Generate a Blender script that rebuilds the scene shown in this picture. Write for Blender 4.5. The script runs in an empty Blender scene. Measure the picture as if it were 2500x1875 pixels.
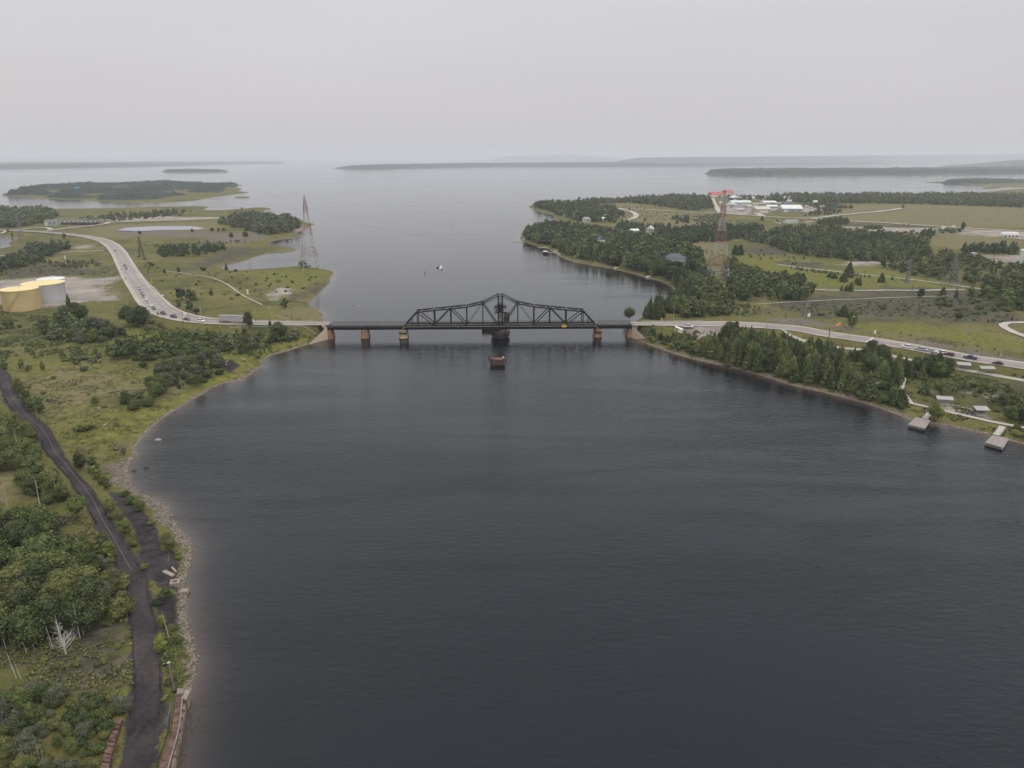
import bpy, math, random
import numpy as np
from mathutils import Vector
random.seed(11); RNG = np.random.default_rng(11)
SC = bpy.context.scene; COL = SC.collection

# ------------------------------------------------------------ camera, sky, sun
F = 1720.0; PITCH = math.radians(17.72); H = 98.0       # photo pixels 2500 x 1875
cam_d = bpy.data.cameras.new("camera"); cam_d.sensor_width = 36; cam_d.lens = 36 * F / 2500
cam_d.clip_start = 1; cam_d.clip_end = 150000
cam = bpy.data.objects.new("camera", cam_d); COL.objects.link(cam)
cam.location = (0, 0, H); cam.rotation_euler = (math.radians(90) - PITCH, 0, 0); SC.camera = cam

SUN_EL = math.radians(55); SUN_ROT = math.radians(-40)
world = bpy.data.worlds.new("World"); SC.world = world; world.use_nodes = True
wn = world.node_tree.nodes; wl = world.node_tree.links; wn.clear()
w_out = wn.new("ShaderNodeOutputWorld"); w_bg = wn.new("ShaderNodeBackground")
w_sky = wn.new("ShaderNodeTexSky"); w_sky.sky_type = 'NISHITA'; w_sky.sun_disc = False
w_sky.sun_elevation = SUN_EL; w_sky.sun_rotation = SUN_ROT; w_sky.dust_density = 6; w_sky.air_density = 1.0
w_gain = wn.new("ShaderNodeVectorMath"); w_gain.operation = 'SCALE'; w_gain.inputs['Scale'].default_value = 0.10
wl.new(w_sky.outputs[0], w_gain.inputs[0])
# overcast veil: pale, faintly warm at the horizon, with soft streaks of cloud
w_tc = wn.new("ShaderNodeTexCoord"); w_sep = wn.new("ShaderNodeSeparateXYZ"); wl.new(w_tc.outputs['Generated'], w_sep.inputs[0])
w_ramp = wn.new("ShaderNodeValToRGB"); wl.new(w_sep.outputs['Z'], w_ramp.inputs[0])
el = w_ramp.color_ramp.elements
el[0].position = 0.0; el[0].color = (0.630, 0.600, 0.622, 1)
el[1].position = 0.28; el[1].color = (0.735, 0.748, 0.775, 1)
e = w_ramp.color_ramp.elements.new(0.10); e.color = (0.640, 0.622, 0.645, 1)
e = w_ramp.color_ramp.elements.new(0.55); e.color = (1.08, 1.12, 1.18, 1)   # an overcast sky is brightest overhead
e = w_ramp.color_ramp.elements.new(1.0); e.color = (1.55, 1.57, 1.60, 1)
w_map = wn.new("ShaderNodeMapping"); w_map.inputs['Scale'].default_value = (1.4, 1.4, 7); wl.new(w_tc.outputs['Generated'], w_map.inputs[0])
w_noise = wn.new("ShaderNodeTexNoise"); w_noise.inputs['Scale'].default_value = 1.3; w_noise.inputs['Detail'].default_value = 3
wl.new(w_map.outputs[0], w_noise.inputs['Vector'])
w_mr = wn.new("ShaderNodeMapRange"); w_mr.inputs['To Min'].default_value = 0.93; w_mr.inputs['To Max'].default_value = 1.07
wl.new(w_noise.outputs[0], w_mr.inputs['Value'])
w_vm = wn.new("ShaderNodeVectorMath"); w_vm.operation = 'SCALE'; wl.new(w_ramp.outputs[0], w_vm.inputs[0]); wl.new(w_mr.outputs[0], w_vm.inputs['Scale'])
w_mix = wn.new("ShaderNodeMix"); w_mix.data_type = 'RGBA'; w_mix.inputs['Factor'].default_value = 0.93
wl.new(w_gain.outputs[0], w_mix.inputs['A']); wl.new(w_vm.outputs[0], w_mix.inputs['B'])
wl.new(w_mix.outputs['Result'], w_bg.inputs['Color']); w_bg.inputs['Strength'].default_value = 1.0
wl.new(w_bg.outputs[0], w_out.inputs['Surface'])

sun_d = bpy.data.lights.new("sun", 'SUN'); sun_d.energy = 1.1; sun_d.angle = math.radians(14); sun_d.color = (1.0, 0.96, 0.9)
sun = bpy.data.objects.new("sun", sun_d); COL.objects.link(sun)
sun.rotation_euler = (math.radians(90) - SUN_EL, 0, math.radians(180) + SUN_ROT * -1 + math.radians(180))
SC.view_settings.view_transform = 'Standard'; SC.view_settings.look = 'None'
SC.view_settings.exposure = 0; SC.view_settings.gamma = 1
SC.cycles.max_bounces = 6; SC.cycles.diffuse_bounces = 2; SC.cycles.glossy_bounces = 2
SC.cycles.transmission_bounces = 2; SC.cycles.volume_bounces = 3; SC.cycles.transparent_max_bounces = 4
SC.cycles.caustics_reflective = False; SC.cycles.caustics_refractive = False
SC.cycles.use_adaptive_sampling = True; SC.cycles.adaptive_threshold = 0.008; SC.cycles.use_denoising = True; SC.cycles.denoising_input_passes = 'RGB_ALBEDO_NORMAL'; SC.cycles.denoising_prefilter = 'ACCURATE'

# ------------------------------------------------------------ projection of photo pixels to places
cp, sp = math.cos(PITCH), math.sin(PITCH)
def P(px, py, z=0.0):
    px = np.asarray(px, float); py = np.asarray(py, float)
    u = (px - 1250) / F; v = (937.5 - py) / F
    dx, dy, dz = u, cp + v * sp, -sp + v * cp
    t = (z - H) / dz
    return dx * t, dy * t
def proj(x, y, z):
    d = y * cp - (z - H) * sp; v = y * sp + (z - H) * cp
    return 1250 + F * x / d, 937.5 - F * v / d, d
def depth_of(y, z): return y * cp - (z - H) * sp

def hash01(ix, iy, seed):
    n = (ix.astype(np.int64) * 374761393 + iy.astype(np.int64) * 668265263 + seed * 1442695041) & 0x7fffffff
    n = ((n ^ (n >> 13)) * 1274126177) & 0x7fffffff
    return ((n ^ (n >> 16)) & 0xffff) / 65535.0
def vnoise(x, y, seed=0):
    x = np.asarray(x, float); y = np.asarray(y, float)
    ix = np.floor(x); iy = np.floor(y); fx = x - ix; fy = y - iy
    fx = fx * fx * (3 - 2 * fx); fy = fy * fy * (3 - 2 * fy)
    a = hash01(ix, iy, seed); b = hash01(ix + 1, iy, seed); c = hash01(ix, iy + 1, seed); d = hash01(ix + 1, iy + 1, seed)
    return (a * (1 - fx) + b * fx) * (1 - fy) + (c * (1 - fx) + d * fx) * fy
def fbm(x, y, seed=0, o=3):
    s = 0; a = 0.5; t = 0
    for i in range(o): s = s + a * vnoise(x * 2 ** i, y * 2 ** i, seed + i * 7); t += a; a *= 0.5
    return s / t

def inside(x, y, poly):
    r = np.zeros(x.shape, bool); n = len(poly)
    for i in range(n):
        x1, y1 = poly[i]; x2, y2 = poly[(i + 1) % n]
        if y1 == y2: continue
        c = (y1 > y) != (y2 > y)
        r ^= c & (x < (x2 - x1) * (y - y1) / (y2 - y1) + x1)
    return r
def seg_dist(x, y, a, b):
    ax, ay = a; bx, by = b; dx, dy = bx - ax, by - ay; L = dx * dx + dy * dy + 1e-9
    t = np.clip(((x - ax) * dx + (y - ay) * dy) / L, 0, 1)
    return np.hypot(x - ax - t * dx, y - ay - t * dy), t
def poly_sd(x, y, poly):
    d = np.full(x.shape, 1e9); n = len(poly)
    for i in range(n):
        dd, _ = seg_dist(x, y, poly[i], poly[(i + 1) % n]); np.minimum(d, dd, out=d)
    return np.where(inside(x, y, poly), d, -d)
def W(pts, z=0.0):
    a = np.array(pts, float); x, y = P(a[:, 0], a[:, 1], z); return list(zip(x.tolist(), y.tolist()))
def rough_edge(poly, step, amp, seed):
    """subdivide a shoreline and give it small irregular bays"""
    out = []; n = len(poly)
    for i in range(n):
        a = np.array(poly[i]); b = np.array(poly[(i + 1) % n]); L = np.linalg.norm(b - a)
        if L > 900: out.append(tuple(a)); continue
        k = max(1, min(14, int(L / step)))
        nx, ny = -(b - a)[1] / (L + 1e-9), (b - a)[0] / (L + 1e-9)
        for j in range(k):
            p = a + (b - a) * j / k
            w = (vnoise(p[0] / (step * 1.3), p[1] / (step * 1.3), seed) - 0.5) * amp * (0 if j == 0 else 1)
            out.append((p[0] + nx * w, p[1] + ny * w))
    return out

# ------------------------------------------------------------ shorelines (photo pixels at water level)
LAND_L = [(390,2150),(405,1960),(424,1875),(441,1798),(466,1690),(470,1665),(478,1640),(479,1610),(467,1570),(463,1549),(455,1510),(454,1481),
 (457,1444),(450,1410),(465,1371),(467,1339),(453,1307),(435,1288),(416,1271),(401,1232),(374,1217),(337,1207),(322,1191),(313,1164),
 (312,1140),(321,1123),(336,1109),(328,1094),(347,1070),(371,1044),(395,1022),(434,998),(470,976),(500,960),(511,950),(543,937),(584,927),
 (613,915),(625,901),(646,892),(637,884),(647,876),(666,866),(707,856),(738,845),(769,835),(795,823),(797,814),(794,800),(792,786),(789,767),(779,757),
 (757,747),(757,737),(779,718),(797,700),(806,683),(814,664),(802,659),(728,651),(656,657),(615,659),(580,661),(560,659),(539,655),(543,651),
 (574,643),(605,635),(632,625),(662,617),(697,615),(726,611),(718,605),(677,602),(654,600),(650,594),(664,589),(687,584),(718,581),(736,575),
 (722,569),(736,565),(752,555),(768,547),(748,543),(718,530),(666,523),(642,518),(650,512),(666,510),(650,508),(617,508),(554,514),(523,515),
 (498,514),(502,508),(512,505),(482,504),(457,505),(379,506),(307,509),(164,511),(120,512),(-300,512),(-2600,520),(-2600,2150)]
INLET = [(-700,572),(0,576),(47,581),(20,593),(27,601),(0,608),(-700,625)]
LAND_R = [(3600,1400),(2900,1180),(2500,1085),(2468,1076),(2407,1062),(2371,1051),(2330,1043),(2274,1032),(2219,1023),(2177,1007),(2122,987),
 (2052,968),(1969,948),(1950,945),(1869,920),(1807,902),(1746,889),(1684,875),(1643,863),(1602,848),(1569,835),(1549,823),(1547,814),(1552,800),
 (1552,783),(1572,772),(1610,755),(1640,735),(1647,713),(1641,701),(1631,695),(1611,685),(1586,680),(1555,670),(1514,660),(1474,652),(1433,645),
 (1396,638),(1364,625),(1352,616),(1338,607),(1317,602),(1283,591),(1270,586),(1271,572),(1290,556),(1330,545),(1357,536),(1351,525),(1318,517),(1289,505),
 (1300,500),(1400,492),(1500,487),(1560,484),(1650,479),(1740,478),(1880,479),(2100,478),(2300,476),(2400,470),(2460,464),(2500,461),(3200,450),(4300,450),(4300,1400)]
ISLE_1 = [(5,479),(102,484),(184,488),(266,493),(328,495),(400,494),(482,489),(523,481),(560,476),(608,470),(578,467),(592,461),(576,458),(552,456),
 (595,452),(547,451),(400,447),(200,452),(60,462),(8,473)]
ISLET = [(573,483),(611,482.5),(611,481),(573,481)]
ISLE_2 = [(393,420),(470,420.5),(530,420.2),(560,419),(545,416),(460,414.5),(400,416)]
ISLE_3 = [(1716,424.5),(1793,427),(1896,427.5),(2000,427),(2111,425.5),(2255,426),(2337,424),(2500,423),(2900,422),(2900,412),(2419,413.5),(2100,417),(1900,417),(1760,419),(1722,423)]
ISLE_4 = [(2257,445.5),(2304,446.8),(2347,449),(2398,452),(2480,452),(2600,452),(2600,442),(2500,443),(2380,441),(2304,443.5)]
MARSH = [(2395,462),(2440,460),(2445,457.5),(2400,458)]
MARSH_2 = [(2400,455.5),(2460,456.5),(2520,457),(2520,455),(2440,454.5)]
lands = [rough_edge(W(LAND_L), 9, 3.0, 1), rough_edge(W(LAND_R), 9, 3.0, 2), rough_edge(W(ISLE_1), 30, 10, 3), W(ISLET), rough_edge(W(ISLE_2), 60, 20, 4),
         rough_edge(W(ISLE_3), 80, 40, 5), rough_edge(W(ISLE_4), 50, 30, 6), W(MARSH), W(MARSH_2)]
holes = [W(INLET)]

# highways: (px, py, z, width)
HWY_L = [(806,791,7.6,7.4),(700,790,7.6,9),(600,788.5,7.5,10.5),(520,785,7.2,13),(450,776,6.6,14.5),(400,760,6,16),(372,738,5.5,16.5),(350,712,5,15.5),(323,676,4.6,14.5),
         (305,645,4.3,14),(288,615,4.1,14),(268,596,4,14),(235,583,4,13),(170,573,4,12.5),(92,566.5,4,12),(0,562.5,4,12),(-160,559,4,12),(-700,555,4,12)]
HWY_R = [(1540,791,7.6,7.4),(1600,791,7.6,9),(1700,791.5,7.4,11),(1780,792,7.1,13),(1850,795,6.8,13),(1950,803,6.4,13),(2011,815,6.2,13),(2122,831,6,13),
         (2233,849,6,13),(2371,875,6,13),(2500,894,6,13),(2800,948,6,13)]
def catmull(pts, step):
    a = np.array(pts, float); out = []
    for i in range(len(a) - 1):
        p0 = a[max(i - 1, 0)]; p1 = a[i]; p2 = a[i + 1]; p3 = a[min(i + 2, len(a) - 1)]
        L = np.linalg.norm(p2[:2] - p1[:2]); k = max(1, int(L / step))
        for j in range(k):
            t = j / k
            out.append(0.5 * ((2 * p1) + (-p0 + p2) * t + (2 * p0 - 5 * p1 + 4 * p2 - p3) * t * t + (-p0 + 3 * p1 - 3 * p2 + p3) * t ** 3))
    out.append(a[-1]); return np.array(out)
def world_path(pts, step=8):
    a = []
    for px, py, z, w in pts:
        x, y = P(px, py, z); a.append((float(x), float(y), z, w))
    return catmull(a, step)
hwy_paths = [world_path(HWY_L, 12), world_path(HWY_R, 12)]

PLATEAU = 2.6
def height(x, y, want_sd=False):
    x = np.asarray(x, float); y = np.asarray(y, float); shp = x.shape; x = x.ravel(); y = y.ravel()
    sd = np.full(x.shape, -1e9)
    for p in lands:
        q = np.array(p); m = 60
        bb = (x > q[:, 0].min() - m) & (x < q[:, 0].max() + m) & (y > q[:, 1].min() - m) & (y < q[:, 1].max() + m)
        if bb.any(): sd[bb] = np.maximum(sd[bb], poly_sd(x[bb], y[bb], p))
    for p in holes:
        q = np.array(p)
        bb = (x > q[:, 0].min() - 60) & (x < q[:, 0].max() + 60) & (y > q[:, 1].min() - 60) & (y < q[:, 1].max() + 60)
        if bb.any(): sd[bb] = np.minimum(sd[bb], -poly_sd(x[bb], y[bb], p))
    r = np.hypot(x, y)
    L = 5 + 4 * vnoise(x / 35, y / 35, 21)
    pos = np.maximum(sd, 0)
    z = PLATEAU * (1 - np.exp(-pos / L))
    k = np.clip(pos / 30, 0, 1)
    z += k * ((fbm(x / 45, y / 45, 5) - 0.5) * 1.6 + (fbm(x / 9, y / 9, 8, 2) - 0.5) * 0.35)
    z = np.where(sd < 0, np.maximum(-4.5, sd * 0.22), z)
    for path in hwy_paths:
        q = path; m = 45
        bb = (x > q[:, 0].min() - m) & (x < q[:, 0].max() + m) & (y > q[:, 1].min() - m) & (y < q[:, 1].max() + m) & (sd > -3)
        if not bb.any(): continue
        xx, yy = x[bb], y[bb]; D = np.full(xx.shape, 1e9); Z = np.zeros(xx.shape); HW = np.zeros(xx.shape)
        for i in range(len(q) - 1):
            d, t = seg_dist(xx, yy, q[i, :2], q[i + 1, :2]); c = d < D
            D = np.where(c, d, D); Z = np.where(c, q[i, 2] * (1 - t) + q[i + 1, 2] * t, Z); HW = np.where(c, (q[i, 3] * (1 - t) + q[i + 1, 3] * t) / 2, HW)
        e = np.maximum(0, D - HW - 1.2); zb = z[bb]
        up = np.maximum(zb, Z - e / 1.7)
        dn = Z + (zb - Z) * np.clip(e / 7, 0, 1)
        zz = np.where(zb > Z, dn, up)
        cap = 0.4 + np.maximum(sd[bb], 0) * 0.75 + np.where(D < HW + 1.5, np.maximum(sd[bb], 0) * 1.6, 0)
        z[bb] = np.where(sd[bb] > 0, np.maximum(np.minimum(zz, cap), np.minimum(zb, cap)), zb)
    z = z.reshape(shp)
    return (z, sd.reshape(shp)) if want_sd else z
def G(px, py, it=5):
    """ground point seen at a photo pixel"""
    px = np.atleast_1d(np.asarray(px, float)); py = np.atleast_1d(np.asarray(py, float)); z = np.full(px.shape, 2.5)
    for _ in range(it):
        x, y = P(px, py, z); z = 0.4 * z + 0.6 * np.maximum(height(x, y), 0)
    x, y = P(px, py, z); return x, y, z
def G1(px, py):
    x, y, z = G(px, py); return Vector((float(x[0]), float(y[0]), float(z[0])))
def GW(pts):
    a = np.array(pts, float); x, y, z = G(a[:, 0], a[:, 1]); return list(zip(x.tolist(), y.tolist()))
def hz(x, y): return float(height(np.array([x]), np.array([y]))[0])

# ------------------------------------------------------------ tags
def tag(o, label=None, cat=None, group=None, kind=None):
    if label: o["label"] = label
    if cat: o["category"] = cat
    if group: o["group"] = group
    if kind: o["kind"] = kind
    return o
def empty(name, loc=(0, 0, 0), rz=0, label=None, cat=None, group=None):
    o = bpy.data.objects.new(name, None); COL.objects.link(o); o.location = loc; o.rotation_euler = (0, 0, rz)
    o.empty_display_size = 0.5
    return tag(o, label, cat, group)

# ------------------------------------------------------------ materials
def lnk(m, a, b): m.node_tree.links.new(a, b)
def new_mat(name):
    m = bpy.data.materials.new(name); m.use_nodes = True; return m, m.node_tree.nodes, m.node_tree.nodes["Principled BSDF"]
def mat(name, col, rough=0.75, var=0.18, scale=0.6, metal=0.0, spec=0.3, second=None, amount=0.5):
    m, n, b = new_mat(name); b.inputs['Roughness'].default_value = rough; b.inputs['Metallic'].default_value = metal
    b.inputs['Specular IOR Level'].default_value = spec
    tc = n.new("ShaderNodeTexCoord"); nz = n.new("ShaderNodeTexNoise"); nz.inputs['Scale'].default_value = scale; nz.inputs['Detail'].default_value = 4
    lnk(m, tc.outputs['Object'], nz.inputs['Vector'])
    mx = n.new("ShaderNodeMix"); mx.data_type = 'RGBA'; mr = n.new("ShaderNodeMapRange"); mr.inputs['From Min'].default_value = 0.3; mr.inputs['From Max'].default_value = 0.7
    lnk(m, nz.outputs[0], mr.inputs['Value'])
    a = [max(0, c * (1 - var)) for c in col] + [1]
    c2 = second if second else [min(1, c * (1 + var)) for c in col]
    mx.inputs['A'].default_value = a; mx.inputs['B'].default_value = list(c2) + [1]
    lnk(m, mr.outputs[0], mx.inputs['Factor']); lnk(m, mx.outputs['Result'], b.inputs['Base Color'])
    return m
def leaf_mat(name, dark, light):
    m, n, b = new_mat(name); b.inputs['Roughness'].default_value = 0.7; b.inputs['Specular IOR Level'].default_value = 0.15
    oi = n.new("ShaderNodeObjectInfo"); at = n.new("ShaderNodeAttribute"); at.attribute_name = "tint"
    ad = n.new("ShaderNodeMath"); ad.operation = 'ADD'; fr = n.new("ShaderNodeMath"); fr.operation = 'FRACT'
    lnk(m, oi.outputs['Random'], ad.inputs[0]); lnk(m, at.outputs['Fac'], ad.inputs[1]); lnk(m, ad.outputs[0], fr.inputs[0])
    ge = n.new("ShaderNodeNewGeometry"); nz = n.new("ShaderNodeTexNoise"); nz.inputs['Scale'].default_value = 0.55; nz.inputs['Detail'].default_value = 3
    lnk(m, ge.outputs['Position'], nz.inputs['Vector'])
    nb = n.new("ShaderNodeTexNoise"); nb.inputs['Scale'].default_value = 0.035; lnk(m, ge.outputs['Position'], nb.inputs['Vector'])
    s = n.new("ShaderNodeMath"); s.operation = 'MULTIPLY_ADD'; lnk(m, fr.outputs[0], s.inputs[0]); s.inputs[1].default_value = 0.45
    s2 = n.new("ShaderNodeMath"); s2.operation = 'MULTIPLY_ADD'; lnk(m, nz.outputs[0], s2.inputs[0]); s2.inputs[1].default_value = 1.1; s2.inputs[2].default_value = -0.62
    s3 = n.new("ShaderNodeMath"); s3.operation = 'MULTIPLY_ADD'; lnk(m, nb.outputs[0], s3.inputs[0]); s3.inputs[1].default_value = 0.7; lnk(m, s2.outputs[0], s3.inputs[2])
    la = n.new("ShaderNodeAttribute"); la.attribute_name = "leaf"; s4 = n.new("ShaderNodeMath"); s4.operation = 'MULTIPLY_ADD'
    lnk(m, la.outputs['Fac'], s4.inputs[0]); s4.inputs[1].default_value = 0.75; lnk(m, s3.outputs[0], s4.inputs[2])
    s5 = n.new("ShaderNodeMath"); s5.operation = 'ADD'; lnk(m, s4.outputs[0], s5.inputs[0]); s5.inputs[1].default_value = -0.33
    lnk(m, s5.outputs[0], s.inputs[2])
    mx = n.new("ShaderNodeMix"); mx.data_type = 'RGBA'; mx.clamp_factor = True
    mx.inputs['A'].default_value = list(dark) + [1]; mx.inputs['B'].default_value = list(light) + [1]
    lnk(m, s.outputs[0], mx.inputs['Factor']); lnk(m, mx.outputs['Result'], b.inputs['Base Color'])
    return m

# ------------------------------------------------------------ mesh helpers
def mesh_quads(name, V, Q, m, parent=None, smooth=False, tint=None, link=True, leafy=False):
    me = bpy.data.meshes.new(name); V = np.asarray(V, np.float32); Q = np.asarray(Q, np.int32)
    k = Q.shape[1]
    me.vertices.add(len(V)); me.vertices.foreach_set("co", V.ravel())
    me.loops.add(Q.size); me.loops.foreach_set("vertex_index", Q.ravel())
    me.polygons.add(len(Q)); me.polygons.foreach_set("loop_start", np.arange(0, Q.size, k, dtype=np.int32))
    me.update(calc_edges=True)
    if smooth: me.polygons.foreach_set("use_smooth", np.ones(len(Q), bool))
    if tint is not None:
        a = me.attributes.new("tint", 'FLOAT', 'POINT'); a.data.foreach_set("value", np.asarray(tint, np.float32))
    if leafy:
        a = me.attributes.new("leaf", 'FLOAT', 'FACE'); a.data.foreach_set("value", np.random.default_rng(len(Q)).random(len(Q)).astype(np.float32))
    me.materials.append(m)
    if not link: return me
    o = bpy.data.objects.new(name, me); COL.objects.link(o)
    if parent: o.parent = parent
    return o
class MB:
    def __init__(s): s.v = []; s.f = []
    def add(s, vs, fs):
        b = len(s.v); s.v += [tuple(v) for v in vs]; s.f += [tuple(b + i for i in f) for f in fs]; return s
    def box(s, x0, x1, y0, y1, z0, z1):
        return s.add([(x0,y0,z0),(x1,y0,z0),(x1,y1,z0),(x0,y1,z0),(x0,y0,z1),(x1,y0,z1),(x1,y1,z1),(x0,y1,z1)],
                     [(0,3,2,1),(4,5,6,7),(0,1,5,4),(1,2,6,5),(2,3,7,6),(3,0,4,7)])
    def bar(s, p, q, w, d=None):
        d = d or w; p = Vector(p); q = Vector(q); a = (q - p).normalized()
        up = Vector((0, 0, 1)) if abs(a.z) < 0.95 else Vector((0, 1, 0))
        u = a.cross(up).normalized() * w / 2; t = a.cross(u).normalized() * d / 2
        vs = [p - u - t, p + u - t, p + u + t, p - u + t, q - u - t, q + u - t, q + u + t, q - u + t]
        return s.add(vs, [(0,3,2,1),(4,5,6,7),(0,1,5,4),(1,2,6,5),(2,3,7,6),(3,0,4,7)])
    def tube(s, pts, rad, n=6, cap=True):
        rings = []; pts = [Vector(p) for p in pts]
        for i, p in enumerate(pts):
            a = (pts[min(i + 1, len(pts) - 1)] - pts[max(i - 1, 0)]).normalized()
            up = Vector((0, 0, 1)) if abs(a.z) < 0.9 else Vector((1, 0, 0))
            u = a.cross(up).normalized(); t = a.cross(u); r = rad[i] if hasattr(rad, '__len__') else rad
            rings.append([p + (u * math.cos(2 * math.pi * k / n) + t * math.sin(2 * math.pi * k / n)) * r for k in range(n)])
        vs = [v for r in rings for v in r]; fs = []
        for i in range(len(pts) - 1):
            for k in range(n): fs.append((i*n+k, i*n+(k+1)%n, (i+1)*n+(k+1)%n, (i+1)*n+k))
        if cap: fs.append(tuple(range(n))[::-1]); fs.append(tuple(range((len(pts)-1)*n, len(pts)*n)))
        return s.add(vs, fs)
    def lathe(s, prof, n=32, cx=0, cy=0, closed=True):
        vs = [(cx + r * math.cos(2*math.pi*k/n), cy + r * math.sin(2*math.pi*k/n), z) for r, z in prof for k in range(n)]
        fs = [(i*n+k, i*n+(k+1)%n, (i+1)*n+(k+1)%n, (i+1)*n+k) for i in range(len(prof)-1) for k in range(n)]
        if closed: fs += [tuple(range(n))[::-1], tuple(range((len(prof)-1)*n, len(prof)*n))]
        return s.add(vs, fs)
    def prism(s, poly, z0, z1):
        n = len(poly); vs = [(x, y, z0) for x, y in poly] + [(x, y, z1) for x, y in poly]
        return s.add(vs, [tuple(range(n))[::-1], tuple(range(n, 2*n))] + [(i, (i+1)%n, n+(i+1)%n, n+i) for i in range(n)])
    def yprism(s, poly, y0, y1):   # outline in x,z extruded along y
        n = len(poly); vs = [(x, y0, z) for x, z in poly] + [(x, y1, z) for x, z in poly]
        return s.add(vs, [tuple(range(n)), tuple(range(n, 2*n))[::-1]] + [(i, n+i, n+(i+1)%n, (i+1)%n) for i in range(n)])
    def build(s, name, m, parent=None, smooth=False, bevel=0):
        me = bpy.data.meshes.new(name); me.from_pydata(s.v, [], s.f); me.update()
        if smooth: me.polygons.foreach_set("use_smooth", [True] * len(me.polygons))
        me.materials.append(m); o = bpy.data.objects.new(name, me); COL.objects.link(o)
        if parent: o.parent = parent
        return o
def copy_tree(o, parent=None):
    c = o.copy(); COL.objects.link(c); c.parent = parent
    for ch in list(o.children): copy_tree(ch, c)
    return c
# ------------------------------------------------------------ ground, water
def ground_material():
    m, n, b = new_mat("ground"); b.inputs['Roughness'].default_value = 0.95; b.inputs['Specular IOR Level'].default_value = 0.1
    ge = n.new("ShaderNodeNewGeometry")
    def noise(scale, detail=4, dist=0):
        t = n.new("ShaderNodeTexNoise"); t.inputs['Scale'].default_value = scale; t.inputs['Detail'].default_value = detail; t.inputs['Distortion'].default_value = dist
        lnk(m, ge.outputs['Position'], t.inputs['Vector']); return t.outputs[0]
    def rng(v, a, c, lo=0, hi=1):
        r = n.new("ShaderNodeMapRange"); r.inputs['From Min'].default_value = a; r.inputs['From Max'].default_value = c
        r.inputs['To Min'].default_value = lo; r.inputs['To Max'].default_value = hi; lnk(m, v, r.inputs['Value']); return r.outputs[0]
    def mix(f, a, c, mode='MIX'):
        x = n.new("ShaderNodeMix"); x.data_type = 'RGBA'; x.blend_type = mode
        if hasattr(f, 'links'): lnk(m, f, x.inputs['Factor'])
        else: x.inputs['Factor'].default_value = f
        for s, v in (('A', a), ('B', c)):
            if hasattr(v, 'links'): lnk(m, v, x.inputs[s])
            else: x.inputs[s].default_value = list(v) + [1]
        return x.outputs['Result']
    def math2(op, a, c, d=None):
        x = n.new("ShaderNodeMath"); x.operation = op
        for i, v in enumerate([a, c] + ([d] if d is not None else [])):
            if hasattr(v, 'links'): lnk(m, v, x.inputs[i])
            else: x.inputs[i].default_value = v
        return x.outputs[0]
    n_big = noise(0.012, 3, 0.5); n_mid = noise(0.06, 5, 0.4); n_sm = noise(0.35, 5); n_fine = noise(1.6, 3)
    def mask(name, sharp=4.0):
        a = n.new("ShaderNodeAttribute"); a.attribute_name = name
        w = math2('MULTIPLY_ADD', n_sm, 0.9, math2('MULTIPLY_ADD', n_mid, 1.1, -1.0))
        v = math2('ADD', a.outputs['Fac'], w)
        return rng(v, 0.5 - 0.5 / sharp, 0.5 + 0.5 / sharp)
    c = mix(rng(n_big, 0.35, 0.65), (0.096, 0.096, 0.028), (0.160, 0.138, 0.050))
    c = mix(rng(n_mid, 0.48, 0.66), c, (0.066, 0.072, 0.026))
    c = mix(rng(n_sm, 0.52, 0.75, 0, 0.55), c, (0.150, 0.128, 0.072))
    c = mix(rng(n_sm, 0.30, 0.42, 0.75, 0), c, (0.034, 0.042, 0.018))
    c = mix(mask("lush"), c, mix(rng(n_sm, 0.35, 0.7), (0.090, 0.100, 0.024), (0.182, 0.170, 0.044)))
    c = mix(mask("dry"), c, mix(rng(n_sm, 0.35, 0.7), (0.122, 0.108, 0.048), (0.195, 0.165, 0.086)))
    c = mix(mask("heath"), c, mix(rng(n_sm, 0.35, 0.68), (0.042, 0.044, 0.026), (0.120, 0.100, 0.074)))
    c = mix(mask("stone", 6), c, mix(rng(n_fine, 0.35, 0.68), (0.055, 0.048, 0.040), (0.235, 0.200, 0.165)))
    c = mix(mask("dirt", 3.2), c, mix(rng(n_mid, 0.35, 0.65), (0.215, 0.185, 0.165), (0.35, 0.305, 0.27)))
    c = mix(mask("cinder", 5), c, mix(rng(n_sm, 0.3, 0.7), (0.018, 0.017, 0.019), (0.062, 0.052, 0.053)))
    sep = n.new("ShaderNodeSeparateXYZ"); lnk(m, ge.outputs['Position'], sep.inputs[0])
    zz = math2('MULTIPLY_ADD', n_sm, -0.55, sep.outputs['Z'])
    beach = mix(rng(n_fine, 0.3, 0.7), (0.085, 0.065, 0.048), (0.24, 0.20, 0.165))
    c = mix(rng(zz, 0.16, 0.02), c, beach)
    c = mix(1.0, c, mix(rng(n_fine, 0.25, 0.75), (0.72, 0.72, 0.72), (1.25, 1.25, 1.2)), 'MULTIPLY')
    lnk(m, c, b.inputs['Base Color'])
    bp = n.new("ShaderNodeBump"); bp.inputs['Strength'].default_value = 0.9; bp.inputs['Distance'].default_value = 0.5
    lnk(m, n_fine, bp.inputs['Height']); lnk(m, bp.outputs[0], b.inputs['Normal'])
    return m

def polar(r0, r1, nr, a0, a1, na):
    r = np.exp(np.linspace(math.log(r0), math.log(r1), nr)); a = np.linspace(a0, a1, na)
    R, A = np.meshgrid(r, a, indexing='ij'); X = R * np.sin(A); Y = R * np.cos(A)
    i = np.arange(nr - 1)[:, None] * na + np.arange(na - 1)[None, :]
    Q = np.stack([i, i + 1, i + na + 1, i + na], -1).reshape(-1, 4)
    return X, Y, Q[:, ::-1]

X, Y, Q = polar(75, 11500, 900, math.radians(-54), math.radians(54), 720)
Zg, SDg = height(X, Y, True)
V = np.stack([X, Y, Zg], -1).reshape(-1, 3)
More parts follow.
